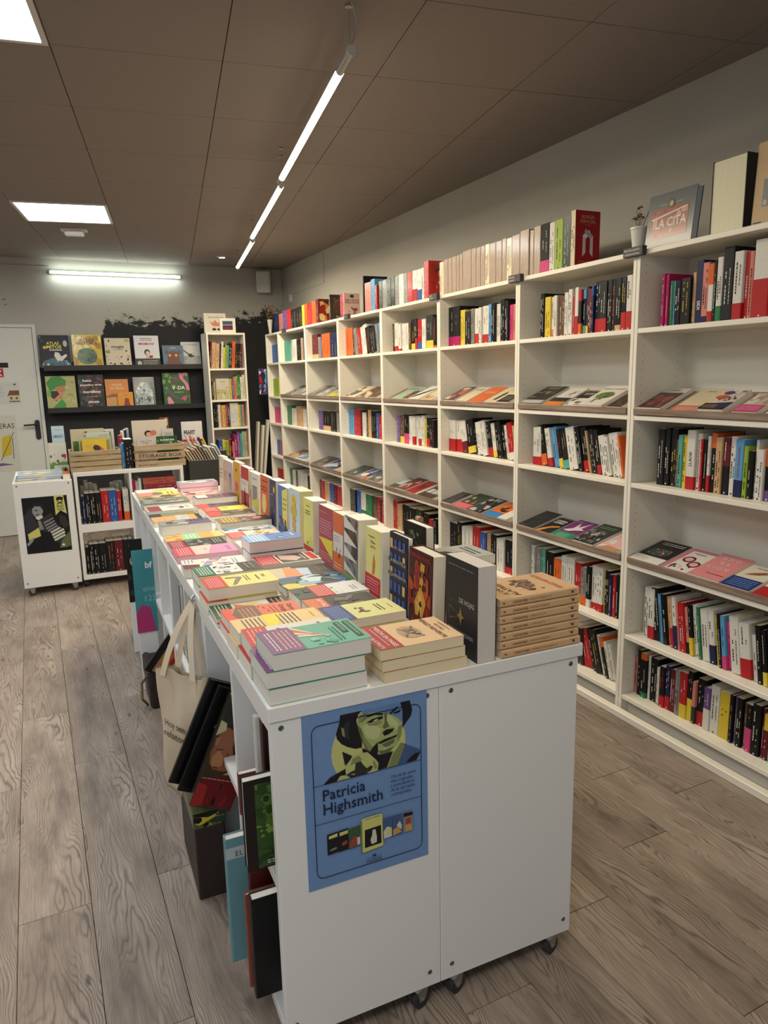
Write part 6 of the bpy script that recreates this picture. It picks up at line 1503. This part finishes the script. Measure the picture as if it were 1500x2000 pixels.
# ================================================================== CRATES
def crate(x0, x1, y0, y1, z0, h, slats, label, prints=None):
    r = empty('wooden_crate', Matrix.Translation((x0, y0, z0)))
    w, d = x1 - x0, y1 - y0
    gap = 0.007 if slats == 4 else 0.016
    sh = (h - gap * (slats - 1)) / slats
    for i in range(slats):
        za = i * (sh + gap)
        s = MB().bbox(0, 0, za, w, 0.008, za + sh, 0.001).build('front_slat', 'crate', r)
        if prints and i in prints:
            p = MB()
            kind, val, sz = prints[i]
            if kind == 't':
                text(p, val, (w / 2, -0.0006, za + sh * 0.28), (1, 0, 0), UP, sz, (60, 46, 36), 'C', 0.008, width=w * 0.86)
            else:
                text(p, val, (w * 0.06, -0.0006, za + sh * 0.3), (1, 0, 0), UP, sz, (60, 46, 36), 'L', 0.012, width=w * 0.38)
            p.build('lettering', 'matte', s)
        MB().bbox(0, d - 0.008, za, w, d, za + sh, 0.001).build('back_slat', 'crate', r)
        MB().bbox(-0.0005, 0.008, za, 0.0075, d - 0.008, za + sh, 0.001).build('side_slat', 'crate', r)
        MB().bbox(w - 0.0075, 0.008, za, w + 0.0005, d - 0.008, za + sh, 0.001).build('side_slat', 'crate', r)
    for x in (0.008, w - 0.026):
        for y in (0.008, d - 0.026):
            MB().box(x, y, 0.006, x + 0.018, y + 0.018, h - 0.004).build('corner_post', 'crate', r)
    MB().box(0.008, 0.008, 0.0, w - 0.008, d - 0.008, 0.006).build('bottom', 'crate', r)
    tag(r, label, 'crate', 'wooden crates on the open unit')
    return r
CZ = 0.8785
crate(0.122, 0.478, 5.672, 5.93, CZ, 0.152, 4, 'wooden crate with narrow slats holding picture books, on the left')
crate(0.575, 0.948, 5.662, 5.92, CZ, 0.172, 3, 'wooden STORAGE BOX crate holding picture books', {1: ('t', 'STORAGE BOX', 0.036), 0: ('n', 'MILANO-UM BOX', 0.013)})
G1, G2 = 'picture books in the narrow-slat crate', 'picture books in the lettered crate'
face_out(0.215, 0.385, 5.70, CZ + 0.0065, 0.225, (232, 200, 60), 'yellow picture book with dark-haired girl, front of left crate', [('p', (74, 54, 60), 0.42, 0.72, 0.5, 0.82, 0.66, 0.8, 0.84, 0.62, 0.8, 0.54, 0.6, 0.6, 0.5, 0.64), ('p', (214, 110, 70), 0.72, 0.78, 0.88, 0.66, 0.86, 0.5, 0.76, 0.56), ('n', 0.12, 0.5, 0.4, 0.86, 5, 'e'), ('e', 0.58, 0.52, 0.12, 0.04, 'f')], lean=5, group=G1)
face_out(0.195, 0.42, 5.735, CZ + 0.0065, 0.24, (196, 196, 150), 'pale green picture book behind the yellow one', [('r', 0.04, 0.04, 0.96, 0.9, (170, 150, 110)), ('b', 0.05, 0.4, 0.3, 0.9, 5, ['o', 'u'], 0.3)], lean=5, group=G1)
face_out(0.145, 0.38, 5.80, CZ + 0.0065, 0.30, (206, 198, 168), 'tall cream picture book with green field, left crate', [('r', 0.05, 0.0, 0.95, 0.70, (84, 118, 52)), ('b', 0.05, 0.3, 0.95, 0.7, 8, [(70, 104, 46), (100, 130, 60)], 0.3), ('r', 0.42, 0.9, 0.5, 0.93, 'x')], lean=5, group=G1)
face_out(0.25, 0.415, 5.77, CZ + 0.0065, 0.272, (206, 212, 200), 'white and mint patterned picture book, left crate', [('p', 'G', 0.1, 0.8, 0.3, 0.86, 0.55, 0.78, 0.5, 0.8, 0.3, 0.83), ('n', 0.55, 0.75, 0.95, 0.95, 4, 'a')], lean=5, group=G1)
face_out(0.33, 0.435, 5.835, CZ + 0.0065, 0.27, (120, 160, 130), 'green patterned picture book at the right of the left crate', [('b', 0.05, 0.4, 0.95, 0.98, 14, ['G', 'j', 'w'], 0.25)], lean=5, group=G1)
face_out(0.36, 0.455, 5.865, CZ + 0.0065, 0.288, (222, 216, 214), 'white picture book with red spot, back of left crate', [('e', 0.25, 0.86, 0.2, 0.09, 'd')], lean=3, group=G1)
m = basis((0, 1, 0), (-1, 0, 0), UP, (0, 0, 0))
row_front([0.482, 0.494, 0.506, 0.566], 's18 b19 k22'.split(), CZ + 0.0003, 5.69, 'standing between the two crates', 'books between the crates', 0)
row_front([0.49, 0.512, 0.53, 0.548, 0.566], 'r24 w27 n28 i29'.split(), CZ + 0.0003, 5.87, 'behind the black book between the crates', 'books between the crates', 0, dmax=0.12)
face_out(0.60, 0.73, 5.69, CZ + 0.0065, 0.215, (206, 198, 196), 'pale grey picture book with small dark title, lettered crate', [('t', 'matar a una', 0.5, 0.88, 0.05, 'x', 'C', 0.008, 0.7), ('t', 'gatita', 0.5, 0.81, 0.05, 'x', 'C', 0.008, 0.34), ('r', 0.6, 0.72, 0.61, 0.97, 'a')], lean=4, group=G2)
face_out(0.745, 0.90, 5.69, CZ + 0.0065, 0.222, (44, 86, 52), 'dark green Narnia book, lettered crate', [('b', 0.03, 0.6, 0.97, 0.98, 16, [(70, 120, 60), (30, 60, 50), (130, 160, 70)], 0.2), ('t', 'NARNIA', 0.52, 0.84, 0.09, 'W', 'C', 0.015, 0.7), ('n', 0.3, 0.78, 0.75, 0.82, 1, 'i')], lean=4, group=G2)
face_out(0.585, 0.845, 5.80, CZ + 0.0065, 0.345, (220, 208, 192), 'large cream picture book with small face, back of lettered crate', [('e', 0.45, 0.70, 0.11, 0.07, (54, 36, 34)), ('e', 0.46, 0.68, 0.07, 0.05, (226, 180, 150)), ('e', 0.6, 0.71, 0.09, 0.06, (214, 120, 110))], lean=3, group=G2)
face_out(0.80, 0.868, 5.84, CZ + 0.0065, 0.36, (120, 84, 50), 'brown book edge showing behind the cream picture book', [('e', 0.7, 0.93, 0.2, 0.05, 'c'), ('e', 0.7, 0.86, 0.2, 0.05, 'c')], lean=2, group=G2)
face_out(0.80, 0.885, 5.76, CZ + 0.0065, 0.275, (214, 206, 200), 'white book at the right of the lettered crate', [('r', 0.2, 0.8, 0.9, 0.9, 'i')], lean=2, group=G2)

# ================================================================== METAL BIN OF PICTURE BOOKS
r = empty('metal_bin', Matrix.Translation((0.985, 5.74, 0)))
MB().bbox(0, 0, 0.0, 0.37, 0.006, 0.90, 0.002).build('front_panel', 'graymetal', r)
MB().bbox(0, 0.294, 0.0, 0.37, 0.30, 0.94, 0.002).build('back_panel', 'graymetal', r)
MB().bbox(0, 0.006, 0.0, 0.006, 0.294, 0.90, 0.002).build('side_panel', 'graymetal', r)
MB().bbox(0.364, 0.006, 0.0, 0.37, 0.294, 0.90, 0.002).build('side_panel', 'graymetal', r)
MB().box(0.006, 0.006, 0.74, 0.364, 0.294, 0.75).build('floor_plate', 'graymetal', r)
tag(r, 'grey metal bin of thin picture books behind the table', 'bin')
rb = random.Random(11)
for i in range(13):
    a = math.radians(-30 + 0.5 * i)
    x = 1.075 + i * 0.0205
    h = rb.uniform(0.24, 0.29)
    if x + 0.02 > 1.345:
        break
    m = basis((math.cos(a), 0, -math.sin(a)), (0, 1, 0), (math.sin(a), 0, math.cos(a)), (x, 5.755, 0.7555 + 0.004))
    book(m, rb.uniform(0.009, 0.013), h, 0.2, rb.choice(['w', 'c', 'w', 'e', 'a', 'i']), 'thin leaning picture book, %s from left in the metal bin' % WORDN[i + 1], 'picture book', 'picture books leaning in the metal bin', spine=False, name='picture_book', hard=True)
for i in range(5):
    a = math.radians(-22)
    x = 1.12 + i * 0.03
    m = basis((math.cos(a), 0, -math.sin(a)), (0, 1, 0), (math.sin(a), 0, math.cos(a)), (x + 0.03, 5.97, 0.7555 + 0.003))
    book(m, 0.012, 0.36 - 0.01 * i, 0.055, ['w', 'f', 'w', 'n', 'y'][i], '%s picture book leaning, %s in the bin\'s back row' % (NAMES[['w', 'f', 'w', 'n', 'y'][i]], WORDN[i + 1]), 'picture book', 'picture books leaning in the metal bin', spine=False, name='picture_book', hard=True)
face_out(1.005, 1.175, 6.06, 0.0, 1.19, (222, 218, 216), 'white and red Beafit display card behind the bin', [('r', 0, 0.86, 1, 0.875, 'r'), ('t', 'BEAFIT', 0.36, 0.91, 0.04, 'n', 'C', 0.03, 0.55), ('r', 0, 0.0, 1, 0.86, (220, 200, 196))], lean=2, t=0.02, group=None, cat='display card')

# ================================================================== UNDER THE TABLE, LEFT SIDE
ZLOW, ZUPP = UZ0 + 0.0305, (UZ0 + UZ1) / 2 + 0.0125
def side_book(u, v, z, t, h, d, cov, label, art=None, back=False, rot=0.0, group='books in the cubbies under the table', **kw):
    """stands in a cubby with its cover towards the viewer (-v); left edge at u, near face at v.
    back=True: fore-edge to the left (back cover shows), else spine to the left"""
    R = Matrix.Rotation(math.radians(rot), 4, 'Y')
    if back:
        m = TAB @ Matrix.Translation((u, v, z)) @ R @ basis(VV, NU, UP, (d, t / 2, 0))
        return book(m, t, h, d, cov, label, 'book', group, back_art=art, spine=False, **kw)
    m = TAB @ Matrix.Translation((u, v, z)) @ R @ basis(NV, UU, UP, (0, t / 2, 0))
    return book(m, t, h, d, cov, label, 'book', group, art=art, spine=False, **kw)
side_book(0.278, 1.430, ZLOW, 0.028, 0.262, 0.23, (20, 19, 21), 'tall black hardback sticking out of the lowest near cubby', hard=True)
side_book(0.272, 1.468, ZLOW, 0.012, 0.25, 0.2, (150, 80, 60), 'thin copper-red book beside the black hardback', hard=True)
side_book(0.292, 1.50, ZLOW, 0.02, 0.33, 0.2, (92, 34, 30), 'dark red book behind the black hardback', [('t', 'A.', 0.12, 0.86, 0.12, 'W', 'L', 0.0), ('p', (206, 160, 130), 0.0, 0.93, 0.5, 0.96, 0.5, 1.0, 0.0, 0.98)])
side_book(0.250, 1.56, ZLOW, 0.026, 0.34, 0.235, (112, 158, 164), 'large pale teal book with EL on its cover', [('r', 0, 0.84, 1, 0.93, (196, 206, 206)), ('t', 'EL', 0.14, 0.855, 0.06, 'x', 'C', 0.0), ('p', (96, 128, 96), 0.2, 0, 1, 0, 1, 0.6, 0.24, 0.5)], back=False, hard=True)
side_book(0.268, 1.386, ZUPP, 0.026, 0.216, 0.22, (34, 26, 26), 'dark book with green park photo in the upper near cubby', [('r', 0.11, 0.02, 1, 0.95, (60, 88, 40)), ('b', 0.11, 0.45, 0.45, 0.95, 26, [(46, 72, 30), (90, 120, 50), (34, 56, 26)], 0.25), ('b', 0.11, 0.36, 0.4, 0.5, 7, [(150, 176, 90), (130, 160, 76)], 0.4), ('b', 0.11, 0.02, 0.4, 0.36, 12, [(40, 66, 28), (60, 90, 40)], 0.3), ('n', 0.2, 0.05, 0.3, 0.1, 2, 'W')], back=True, hard=True)
side_book(0.33, 1.52, ZUPP, 0.02, 0.29, 0.2, 'w', 'white spined book deep in the upper near cubby', [('n', 0.1, 0.3, 0.3, 0.9, 4, 'a')])
side_book(0.335, 1.465, ZUPP, 0.03, 0.30, 0.22, (48, 20, 22), 'dark red art book with a figure in the upper near cubby', [('b', 0.05, 0.3, 0.9, 0.9, 8, [(120, 60, 44), (30, 16, 18), (150, 40, 40)], 0.4)])
side_book(0.30, 1.60, ZUPP, 0.015, 0.11, 0.16, (112, 52, 54), 'small maroon book low in the upper near cubby')
# boxes and large books on the floor beside the second cubby
r = empty('keepsake_box', TAB @ Matrix.Translation((0.226, 1.93, 0)))
MB().bbox(0, 0, 0.0, 0.088, 0.30, 0.235, 0.004).build('body', 'leather', r)
lid = MB().bbox(-0.003, -0.003, 0.235, 0.091, 0.303, 0.29, 0.003, (96, 104, 60))
draw_art(lid, [('b', 0.02, 0.05, 0.98, 0.95, 20, ['k', 'y', 'G', (150, 150, 80)], 0.35)], lambda x, y, z: (-0.003 + x, -0.0036 - z, 0.236 + y), 0.094, 0.053)
lid.build('lid', 'gloss', r)
tag(r, 'dark brown box with green patterned lid on the floor by the table', 'box')
def leaning(u, v, z, w, h, t, rot, cov, label, art=None, mat='gloss', name='art_book'):
    m = TAB @ Matrix.Translation((u, v, z)) @ Matrix.Rotation(math.radians(rot), 4, 'Y') @ basis(NV, UU, UP, (0, t / 2, 0))
    return book(m, t, h, w, cov, label, 'art book', 'large books leaning beside the table', art=art, spine=False, hard=True, mat=mat, name=name)
leaning(0.170, 1.985, 0.372, 0.115, 0.325, 0.016, 25, (12, 12, 13), 'black board book leaning furthest left on the keepsake box')
leaning(0.190, 1.955, 0.358, 0.118, 0.325, 0.014, 25, (14, 13, 14), 'second black board book leaning behind the portrait book', [('p', 'a', 0.45, 0.86, 0.47, 0.86, 0.3, 0.62, 0.28, 0.62)])
leaning(0.213, 1.895, 0.338, 0.122, 0.335, 0.030, 24, (40, 34, 24), 'large illustrated book of a woman in red, leaning by the table', [
    ('r', 0, 0, 1, 1, (70, 54, 34)), ('p', (52, 48, 40), 0.02, 0.74, 1, 0.66, 1, 1, 0.1, 1, 0.02, 0.9), ('p', (30, 27, 24), 0.05, 0.735, 1, 0.655, 1, 0.68, 0.05, 0.76), ('p', (20, 18, 18), 0.4, 0.7, 0.5, 0.55, 0.62, 0.42, 1, 0.4, 1, 0.66),
    ('p', (150, 92, 58), 0.06, 0.70, 0.22, 0.73, 0.46, 0.70, 0.5, 0.56, 0.62, 0.46, 0.66, 0.38, 0.5, 0.34, 0.22, 0.345, 0.08, 0.40, 0.02, 0.50, 0.1, 0.60),
    ('p', (186, 128, 88), 0.1, 0.46, 0.2, 0.52, 0.36, 0.47, 0.4, 0.39, 0.26, 0.355, 0.12, 0.39), ('p', (112, 64, 42), 0.42, 0.5, 0.46, 0.51, 0.48, 0.39, 0.42, 0.385), ('p', (30, 18, 16), 0.14, 0.525, 0.3, 0.535, 0.3, 0.527, 0.14, 0.515), ('p', (140, 36, 30), 0.2, 0.375, 0.34, 0.37, 0.3, 0.355, 0.22, 0.358),
    ('p', (176, 110, 70), 0.04, 0.62, 0.14, 0.64, 0.12, 0.56, 0.05, 0.56), ('p', (206, 170, 120), 0.5, 0.31, 0.95, 0.33, 0.95, 0.40, 0.7, 0.37), ('p', (206, 196, 150), 0.0, 0.64, 0.2, 0.7, 0.16, 0.76, 0.0, 0.78), ('p', (120, 22, 26), 0.0, 0.02, 1, 0.02, 1, 0.26, 0.5, 0.30, 0.05, 0.26), ('b', 0.2, 0.03, 0.95, 0.24, 8, [(80, 14, 18), (150, 30, 30), (40, 12, 14)], 0.35), ('p', (170, 44, 40), 0.0, 0.0, 0.28, 0.02, 0.24, 0.2, 0.0, 0.22), ('n', 0.05, 0.255, 0.95, 0.275, 1, 'i')])
# tote bag hanging from the table edge
A0, B0 = Vector((0.185, 2.28, 0)), Vector((0.312, 2.02, 0))
ex = (B0 - A0).normalized(); ey = Vector((-ex.y, ex.x, 0))
nx, nz = 18, 16
rt = empty('tote_bag', TAB)
W_ = (B0 - A0).length
bag = MB()
vs = []
for s in (0, 1):
    for j in range(nz + 1):
        for i in range(nx + 1):
            u, q = i / nx, j / nz
            bul = 0.022 * math.sin(math.pi * u) ** 0.5 * (0.35 + 0.65 * math.sin(math.pi * min(1, q * 1.05)))
            fold = 0.006 * math.sin(u * 17 + q * 2.0) * (0.4 + q * 0.6) + 0.004 * math.sin(u * 7 - q * 9)
            sgn = -1 if s == 0 else 1
            taper = 1 - 0.10 * (1 - q)
            x = (u - 0.5) * W_ * taper + W_ / 2
            p = A0 + ex * x + ey * (sgn * (bul + 0.003) + fold)
            p.z = 0.20 + 0.41 * q + 0.05 * u * q + 0.012 * math.sin(u * 6.0) * q
            vs.append(tuple(p))
fs = []
K = (nx + 1) * (nz + 1)
for s in (0, 1):
    for j in range(nz):
        for i in range(nx):
            a = s * K + j * (nx + 1) + i
            q = (a, a + 1, a + nx + 2, a + nx + 1)
            fs.append(q if s == 0 else q[::-1])
for j in range(nz):
    for i in (0, nx):
        a, b = j * (nx + 1) + i, (j + 1) * (nx + 1) + i
        fs.append((a, b, K + b, K + a) if i == 0 else (b, a, K + a, K + b))
for i in range(nx):
    fs.append((i + 1, i, K + i, K + i + 1))
bag.add(vs, fs)
bb = bag.build('bag_body', 'canvas', rt, smooth=True)
pt = MB()
def onbag(x, zz, off=0.034):
    p = A0 + ex * x - ey * off
    return Vector((p.x, p.y, zz))
for s, zz, xx in (('Hoy sem', 0.455, 0.085), ('relatos d', 0.418, 0.075)):
    text(pt, s, onbag(xx, zz), ex, Vector((0, 0, 1)), 0.034, (40, 38, 36), 'L', 0.004, width=0.016 * len(s))
pt.build('lettering', 'matte', rt)
def strap(p0, p1, p2, wdir, label):
    m = MB()
    n = 14
    P = []
    for i in range(n + 1):
        t = i / n
        q = (1 - t) ** 2 * Vector(p0) + 2 * t * (1 - t) * Vector(p1) + t * t * Vector(p2)
        P.append(q)
    w = Vector(wdir)
    v2 = []
    for q in P:
        v2 += [tuple(q - w), tuple(q + w), tuple(q + w + Vector((0, 0.002, 0))), tuple(q - w + Vector((0, 0.002, 0)))]
    f2 = []
    for i in range(n):
        a = 4 * i
        for k in range(4):
            f2.append((a + k, a + (k + 1) % 4, a + 4 + (k + 1) % 4, a + 4 + k))
    m.add(v2, f2)
    m.build('handle', 'canvas', rt, smooth=False)
hook = Vector((0.306, 2.19, 0.846))
for (x, off) in ((0.07, -0.02), (0.235, -0.02)):
    b_ = onbag(x, 0.60 + x * 0.15, -off + 0.0)
    strap(b_, (b_ + hook) / 2 + Vector((-0.012, 0.0, 0.03)), hook, ex * 0.014, '')
for (x, off) in ((0.09, 0.024), (0.22, 0.024)):
    b_ = onbag(x, 0.60 + x * 0.15, -off)
    strap(b_, (b_ + hook) / 2 + Vector((-0.006, 0.02, 0.02)), hook + Vector((0.002, 0.02, 0)), ex * 0.014, '')
MB().cyl((0.302, 2.175, 0.85), (0.302, 2.225, 0.85), 0.004, 8).cyl((0.302, 2.2, 0.85), (0.314, 2.2, 0.862), 0.004, 8).build('hook', 'metal', rt)
tag(rt, 'cream canvas tote bag hanging by its handles from the table edge', 'tote bag')
# printed sheet in the third cubby, satchel, leaning art, teal poster
sheet('price_sheet', TAB @ Matrix.Translation((0.322, 2.50, 0.50)), 0.15, 0.29, (206, 206, 222), [('n', 0.1, 0.2, 0.9, 0.9, 9, 'v')], 'lilac printed sheet inside the cubby behind the tote straps', 'sheet')
def cubby_row(v0, items, z, u=0.335, where=''):
    v = v0
    for i, (c, t, h) in enumerate(items):
        m = TAB @ basis(NV, UU, UP, (u, v + t / 2, z + 0.0005))
        book(m, t - 0.001, h, 0.19, c, '%s book, %s from the near end, %s' % (NAMES[c], WORDN[i + 1], where), 'book', 'books in the cubbies under the table')
        v += t
cubby_row(1.73, [('n', 0.05, 0.24), ('w', 0.03, 0.27), ('n', 0.04, 0.23), ('w', 0.05, 0.26), ('i', 0.03, 0.28)], ZUPP, 0.36, 'upper second cubby under the table')
cubby_row(1.73, [('K', 0.06, 0.27), ('u', 0.05, 0.25), ('d', 0.06, 0.28)], ZLOW, 0.36, 'lower second cubby under the table')
cubby_row(2.16, [('r', 0.03, 0.2), ('o', 0.03, 0.22), ('w', 0.04, 0.24), ('i', 0.04, 0.26), ('r', 0.03, 0.22)], ZLOW, 0.35, 'lower third cubby under the table')
cubby_row(2.60, [('w', 0.02, 0.29), ('w', 0.02, 0.28), ('k', 0.02, 0.3), ('w', 0.03, 0.29), ('i', 0.02, 0.28), ('w', 0.02, 0.3), ('k', 0.03, 0.28)], ZUPP, 0.335, 'upper fourth cubby under the table')
cubby_row(2.60, [('f', 0.03, 0.24), ('o', 0.04, 0.26), ('i', 0.05, 0.27), ('r', 0.04, 0.24)], ZLOW, 0.335, 'lower fourth cubby under the table')
cubby_row(2.95, [('w', 0.03, 0.28), ('i', 0.03, 0.27), ('w', 0.03, 0.29)], ZUPP, 0.36, 'upper fifth cubby under the table')
r = empty('leather_satchel', TAB @ Matrix.Translation((0.235, 3.30, 0)))
MB().bbox(0, 0, 0, 0.08, 0.26, 0.19, 0.012).build('body', 'leather', r)
MB().bbox(-0.004, -0.004, 0.1, 0.03, 0.264, 0.196, 0.01).build('flap', 'leather', r)
MB().tube([(0.0, 0.02, 0.17), (-0.03, 0.05, 0.12), (-0.035, 0.03, 0.05), (-0.01, 0.06, 0.004)], 0.006).build('strap', 'stem', r)
tag(r, 'dark brown leather satchel on the floor beside the table', 'satchel')
m = TAB @ Matrix.Translation((0.21, 3.16, 0.26)) @ Matrix.Rotation(math.radians(38), 4, 'Y')
o = MB().box(0, 0, 0, 0.10, 0.012, 0.24, 'k').build('art_print', 'gloss', None, m)
tag(o, 'black-edged colourful print leaning askew above the satchel', 'print')
a = MB()
draw_art(a, [('r', 0.3, 0.05, 1, 0.95, (190, 130, 80)), ('b', 0.3, 0.05, 1, 0.95, 16, ['o', 'l', 'r', 's', 'c'], 0.3)], lambda x, y, z: (x, -0.0004 - z, y), 0.10, 0.24)
a.build('print', 'gloss', o)
sheet('fair_poster', TAB @ Matrix.Translation((0.222, 3.55, 0.30)), 0.098, 0.42, (70, 150, 158), [('p', (196, 60, 120), 0, 0, 0.9, 0, 0.7, 0.3, 0.3, 0.34, 0, 0.24), ('t', 'bf', 0.75, 0.78, 0.1, 'W', 'C', 0.03), ('t', 'ene', 0.72, 0.5, 0.1, (150, 200, 200), 'C', 0.0), ('t', '125', 0.72, 0.38, 0.1, (150, 200, 200), 'C', 0.0)], 'teal poster with magenta corner beside the table', 'poster', t=0.003)
sheet('floral_board', TAB @ Matrix.Translation((0.228, 4.10, 0.30)), 0.09, 0.36, (26, 26, 24), [('e', 0.5, 0.66, 0.3, 0.09, (206, 196, 150)), ('e', 0.5, 0.66, 0.12, 0.04, (176, 140, 60)), ('r', 0.55, 0.3, 1, 0.56, (206, 190, 160)), ('b', 0.05, 0.1, 0.95, 0.95, 8, ['G', 'x'], 0.2)], 'black board with white flower at the far end of the table', 'print', t=0.01)
tag(MB().bbox(0, 0, 0.0, 0.09, 0.02, 0.30, 0.002).build('display_stand', 'lam2', None, TAB @ Matrix.Translation((0.226, 3.552, 0))), 'white stand holding the teal poster', 'stand')
tag(MB().bbox(0, 0, 0.0, 0.085, 0.02, 0.30, 0.002).build('display_stand', 'lam2', None, TAB @ Matrix.Translation((0.23, 4.102, 0))), 'white stand holding the flower board', 'stand')

# ================================================================== ON TOP OF THE BOOKCASES
r = empty('flower_pot', Matrix.Translation((2.285, 2.335, SH)))
MB().lathe([(0.0, 0.0005), (0.023, 0.0005), (0.034, 0.092), (0.037, 0.095), (0.037, 0.103), (0.032, 0.103), (0.03, 0.085), (0.0, 0.085)], 24).build('pot', 'clay', r, smooth=False)
fl_ = MB()
rf = random.Random(4)
st = MB()
for i in range(9):
    a, l = rf.uniform(0, 6.28), rf.uniform(0.05, 0.10)
    tip = (math.cos(a) * rf.uniform(0.01, 0.05), math.sin(a) * rf.uniform(0.01, 0.05) + 0.01, 0.085 + l)
    st.cyl((0, 0, 0.08), tip, 0.001, 5)
    if i < 6:
        for k in range(9):
            b1, b2 = rf.uniform(0, 6.28), rf.uniform(-0.6, 1.2)
            q = 0.014
            c_ = Vector(tip); d_ = Vector((math.cos(b1) * math.cos(b2), math.sin(b1) * math.cos(b2), math.sin(b2))) * q
            s_ = d_.orthogonal().normalized() * 0.005
            fl_.add([tuple(c_), tuple(c_ + d_ * 0.6 + s_), tuple(c_ + d_), tuple(c_ + d_ * 0.6 - s_)], [(0, 1, 2, 3)])
st.build('stems', 'stem', r)
q = fl_.build('flower_heads', 'dry', r)
q['kind'] = 'stuff'
tag(r, 'small white pot of dried flowers on the nearest bookcases', 'flower pot')
r = empty('cone_vase', Matrix.Translation((2.26, 7.60, SH)))
MB().lathe([(0.0, 0.0005), (0.012, 0.0005), (0.03, 0.15), (0.027, 0.15), (0.0, 0.12)], 16).build('vase', 'clay', r)
fl_ = MB(); 
for i in range(40):
    c_ = Vector((rf.uniform(-0.05, 0.05), rf.uniform(-0.06, 0.06), 0.16 + rf.uniform(0, 0.13)))
    d_ = Vector((rf.uniform(-1, 1), rf.uniform(-1, 1), rf.uniform(-0.3, 1))).normalized() * 0.03
    s_ = d_.orthogonal().normalized() * 0.01
    fl_.add([tuple(c_), tuple(c_ + d_ * 0.6 + s_), tuple(c_ + d_), tuple(c_ + d_ * 0.6 - s_)], [(0, 1, 2, 3)])
q = fl_.build('dried_heads', simple('dried_ochre', (120, 88, 52), 0.9, 0, 0.4, 60), r)
q['kind'] = 'stuff'
st = MB()
for i in range(6):
    st.cyl((0, 0, 0.1), (rf.uniform(-0.04, 0.04), rf.uniform(-0.05, 0.05), 0.26), 0.0015, 5)
st.build('stems', 'stem', r)
tag(r, 'white cone vase with ochre dried flowers on the end bookcase', 'vase')
# face-out books on the nearest bookcase (cover to the aisle)
def aisle_book(y_left, w, h, t, cov, label, art, x=2.262, lean=7, **kw):
    a = math.radians(lean)
    m = basis((-math.cos(a), 0, math.sin(a)), (0, -1, 0), (math.sin(a), 0, math.cos(a)), (x + t / 2, y_left, SH + 0.0006))
    return book(m, t, h, w, cov, label, 'book', 'large books displayed on the nearest bookcase', art=art, spine=False, hard=True, **kw)
aisle_book(2.285, 0.235, 0.206, 0.032, (92, 100, 104), 'silver-grey La Cita book leaning on top of the nearest bookcase', [
    ('r', 0.1, 0.17, 0.88, 0.72, (150, 66, 58)), ('b', 0.12, 0.2, 0.86, 0.7, 16, [(196, 150, 130), (170, 90, 76), (120, 50, 48)], 0.18), ('t', 'ILA CITA', 0.5, 0.36, 0.24, (226, 214, 200), 'C', 0.01, 0.7), ('p', 'w', 0.12, 0.52, 0.86, 0.66, 0.86, 0.68, 0.12, 0.55), ('e', 0.5, 0.78, 0.075, 0.09, (70, 80, 60)), ('e', 0.5, 0.78, 0.04, 0.05, (196, 170, 130)), ('r', 0.28, 0.775, 0.42, 0.785, 'i'), ('r', 0.58, 0.775, 0.74, 0.785, 'i')], mat='gloss', pages=(200, 206, 214))
m = basis((0, 1, 0), (-1, 0, 0), UP, (2.45, 1.885, SH + 0.0006))
book(m, 0.14, 0.25, 0.20, (48, 44, 42), 'thick upright book showing its wide page block on the nearest bookcase', 'book', 'large books displayed on the nearest bookcase', spine=False, hard=True, pages=(228, 222, 192))
aisle_book(1.795, 0.20, 0.27, 0.02, (206, 176, 132), 'tan book with grey building picture at the right edge', [('r', 0.18, 0.22, 0.9, 0.55, 'a'), ('b', 0.18, 0.22, 0.9, 0.6, 12, ['x', 'i', 'v'], 0.25), ('r', 0.05, 0.03, 0.2, 0.045, 'x'), ('n', 0.2, 0.84, 0.8, 0.9, 1, 'c')], lean=3)
# black slipcase on the fifth bookcase and curled bookmark
m = basis((0, -1, 0), (1, 0, 0), UP, (2.25, 5.09, SH + 0.0006))
book(m, 0.02, 0.27, 0.2, (16, 16, 18), 'tall black portfolio standing on top of the fifth bookcase', 'book', None, spine=False, hard=True)
# category signs clipped to the seams
SG = [(2.281, ('Narrativa española', 'e hispanoamericana'), 'nearest and second', 0.105), (3.09, ('Narrativa', 'universal'), 'second and third', 0.10), (3.93, ('Novela', 'histórica'), 'third and fourth', 0.095), (5.33, ('Cómic', ''), 'fifth and sixth', 0.08), (6.98, ('Juvenil', ''), 'seventh and end', 0.08)]
for y, tx, lb, w in SG:
    r = empty('shelf_sign', Matrix.Translation((SX - 0.001, y, 1.977)))
    MB().bbox(-0.024, -w / 2, 0, 0, w / 2, 0.036, 0.001).build('plate', simple('sign_slate', (62, 60, 60), 0.6) if y < 2.5 else 'signp', r) if False else MB().bbox(-0.024, -w / 2, 0, 0, w / 2, 0.036, 0.001).build('plate', M.setdefault('sign', simple('sign_slate', (58, 56, 56), 0.6)), r)
    p = MB()
    for i, s in enumerate(tx):
        if s:
            text(p, s, (-0.0246, w * 0.44, 0.021 - 0.015 * i if tx[1] else 0.012), (0, -1, 0), UP, 0.014, 'w', 'L', 0.006, width=min(w * 0.8, 0.0052 * len(s)))
    p.build('lettering', 'matte', r)
    tag(r, 'small dark category sign at the seam of the %s bookcases' % lb, 'sign', 'category signs on the bookcases')
# a pink-banded white book lying forward in the fourth bookcase
m = basis((0, -1, 0), (1, 0, 0), UP, (SX + 0.03, 4.28, LEV[5] + 0.0006))
book(m, 0.05, 0.16, 0.12, (176, 150, 120), 'small thick book with figures standing forward, lower shelf, fourth bookcase', 'book', None, spine=False, pages='h', art=[('b', 0.1, 0.1, 0.9, 0.8, 8, ['u', 'c', 'd'], 0.3)])

bpy.data.objects.remove(_fo)
bpy.data.curves.remove(_fc)
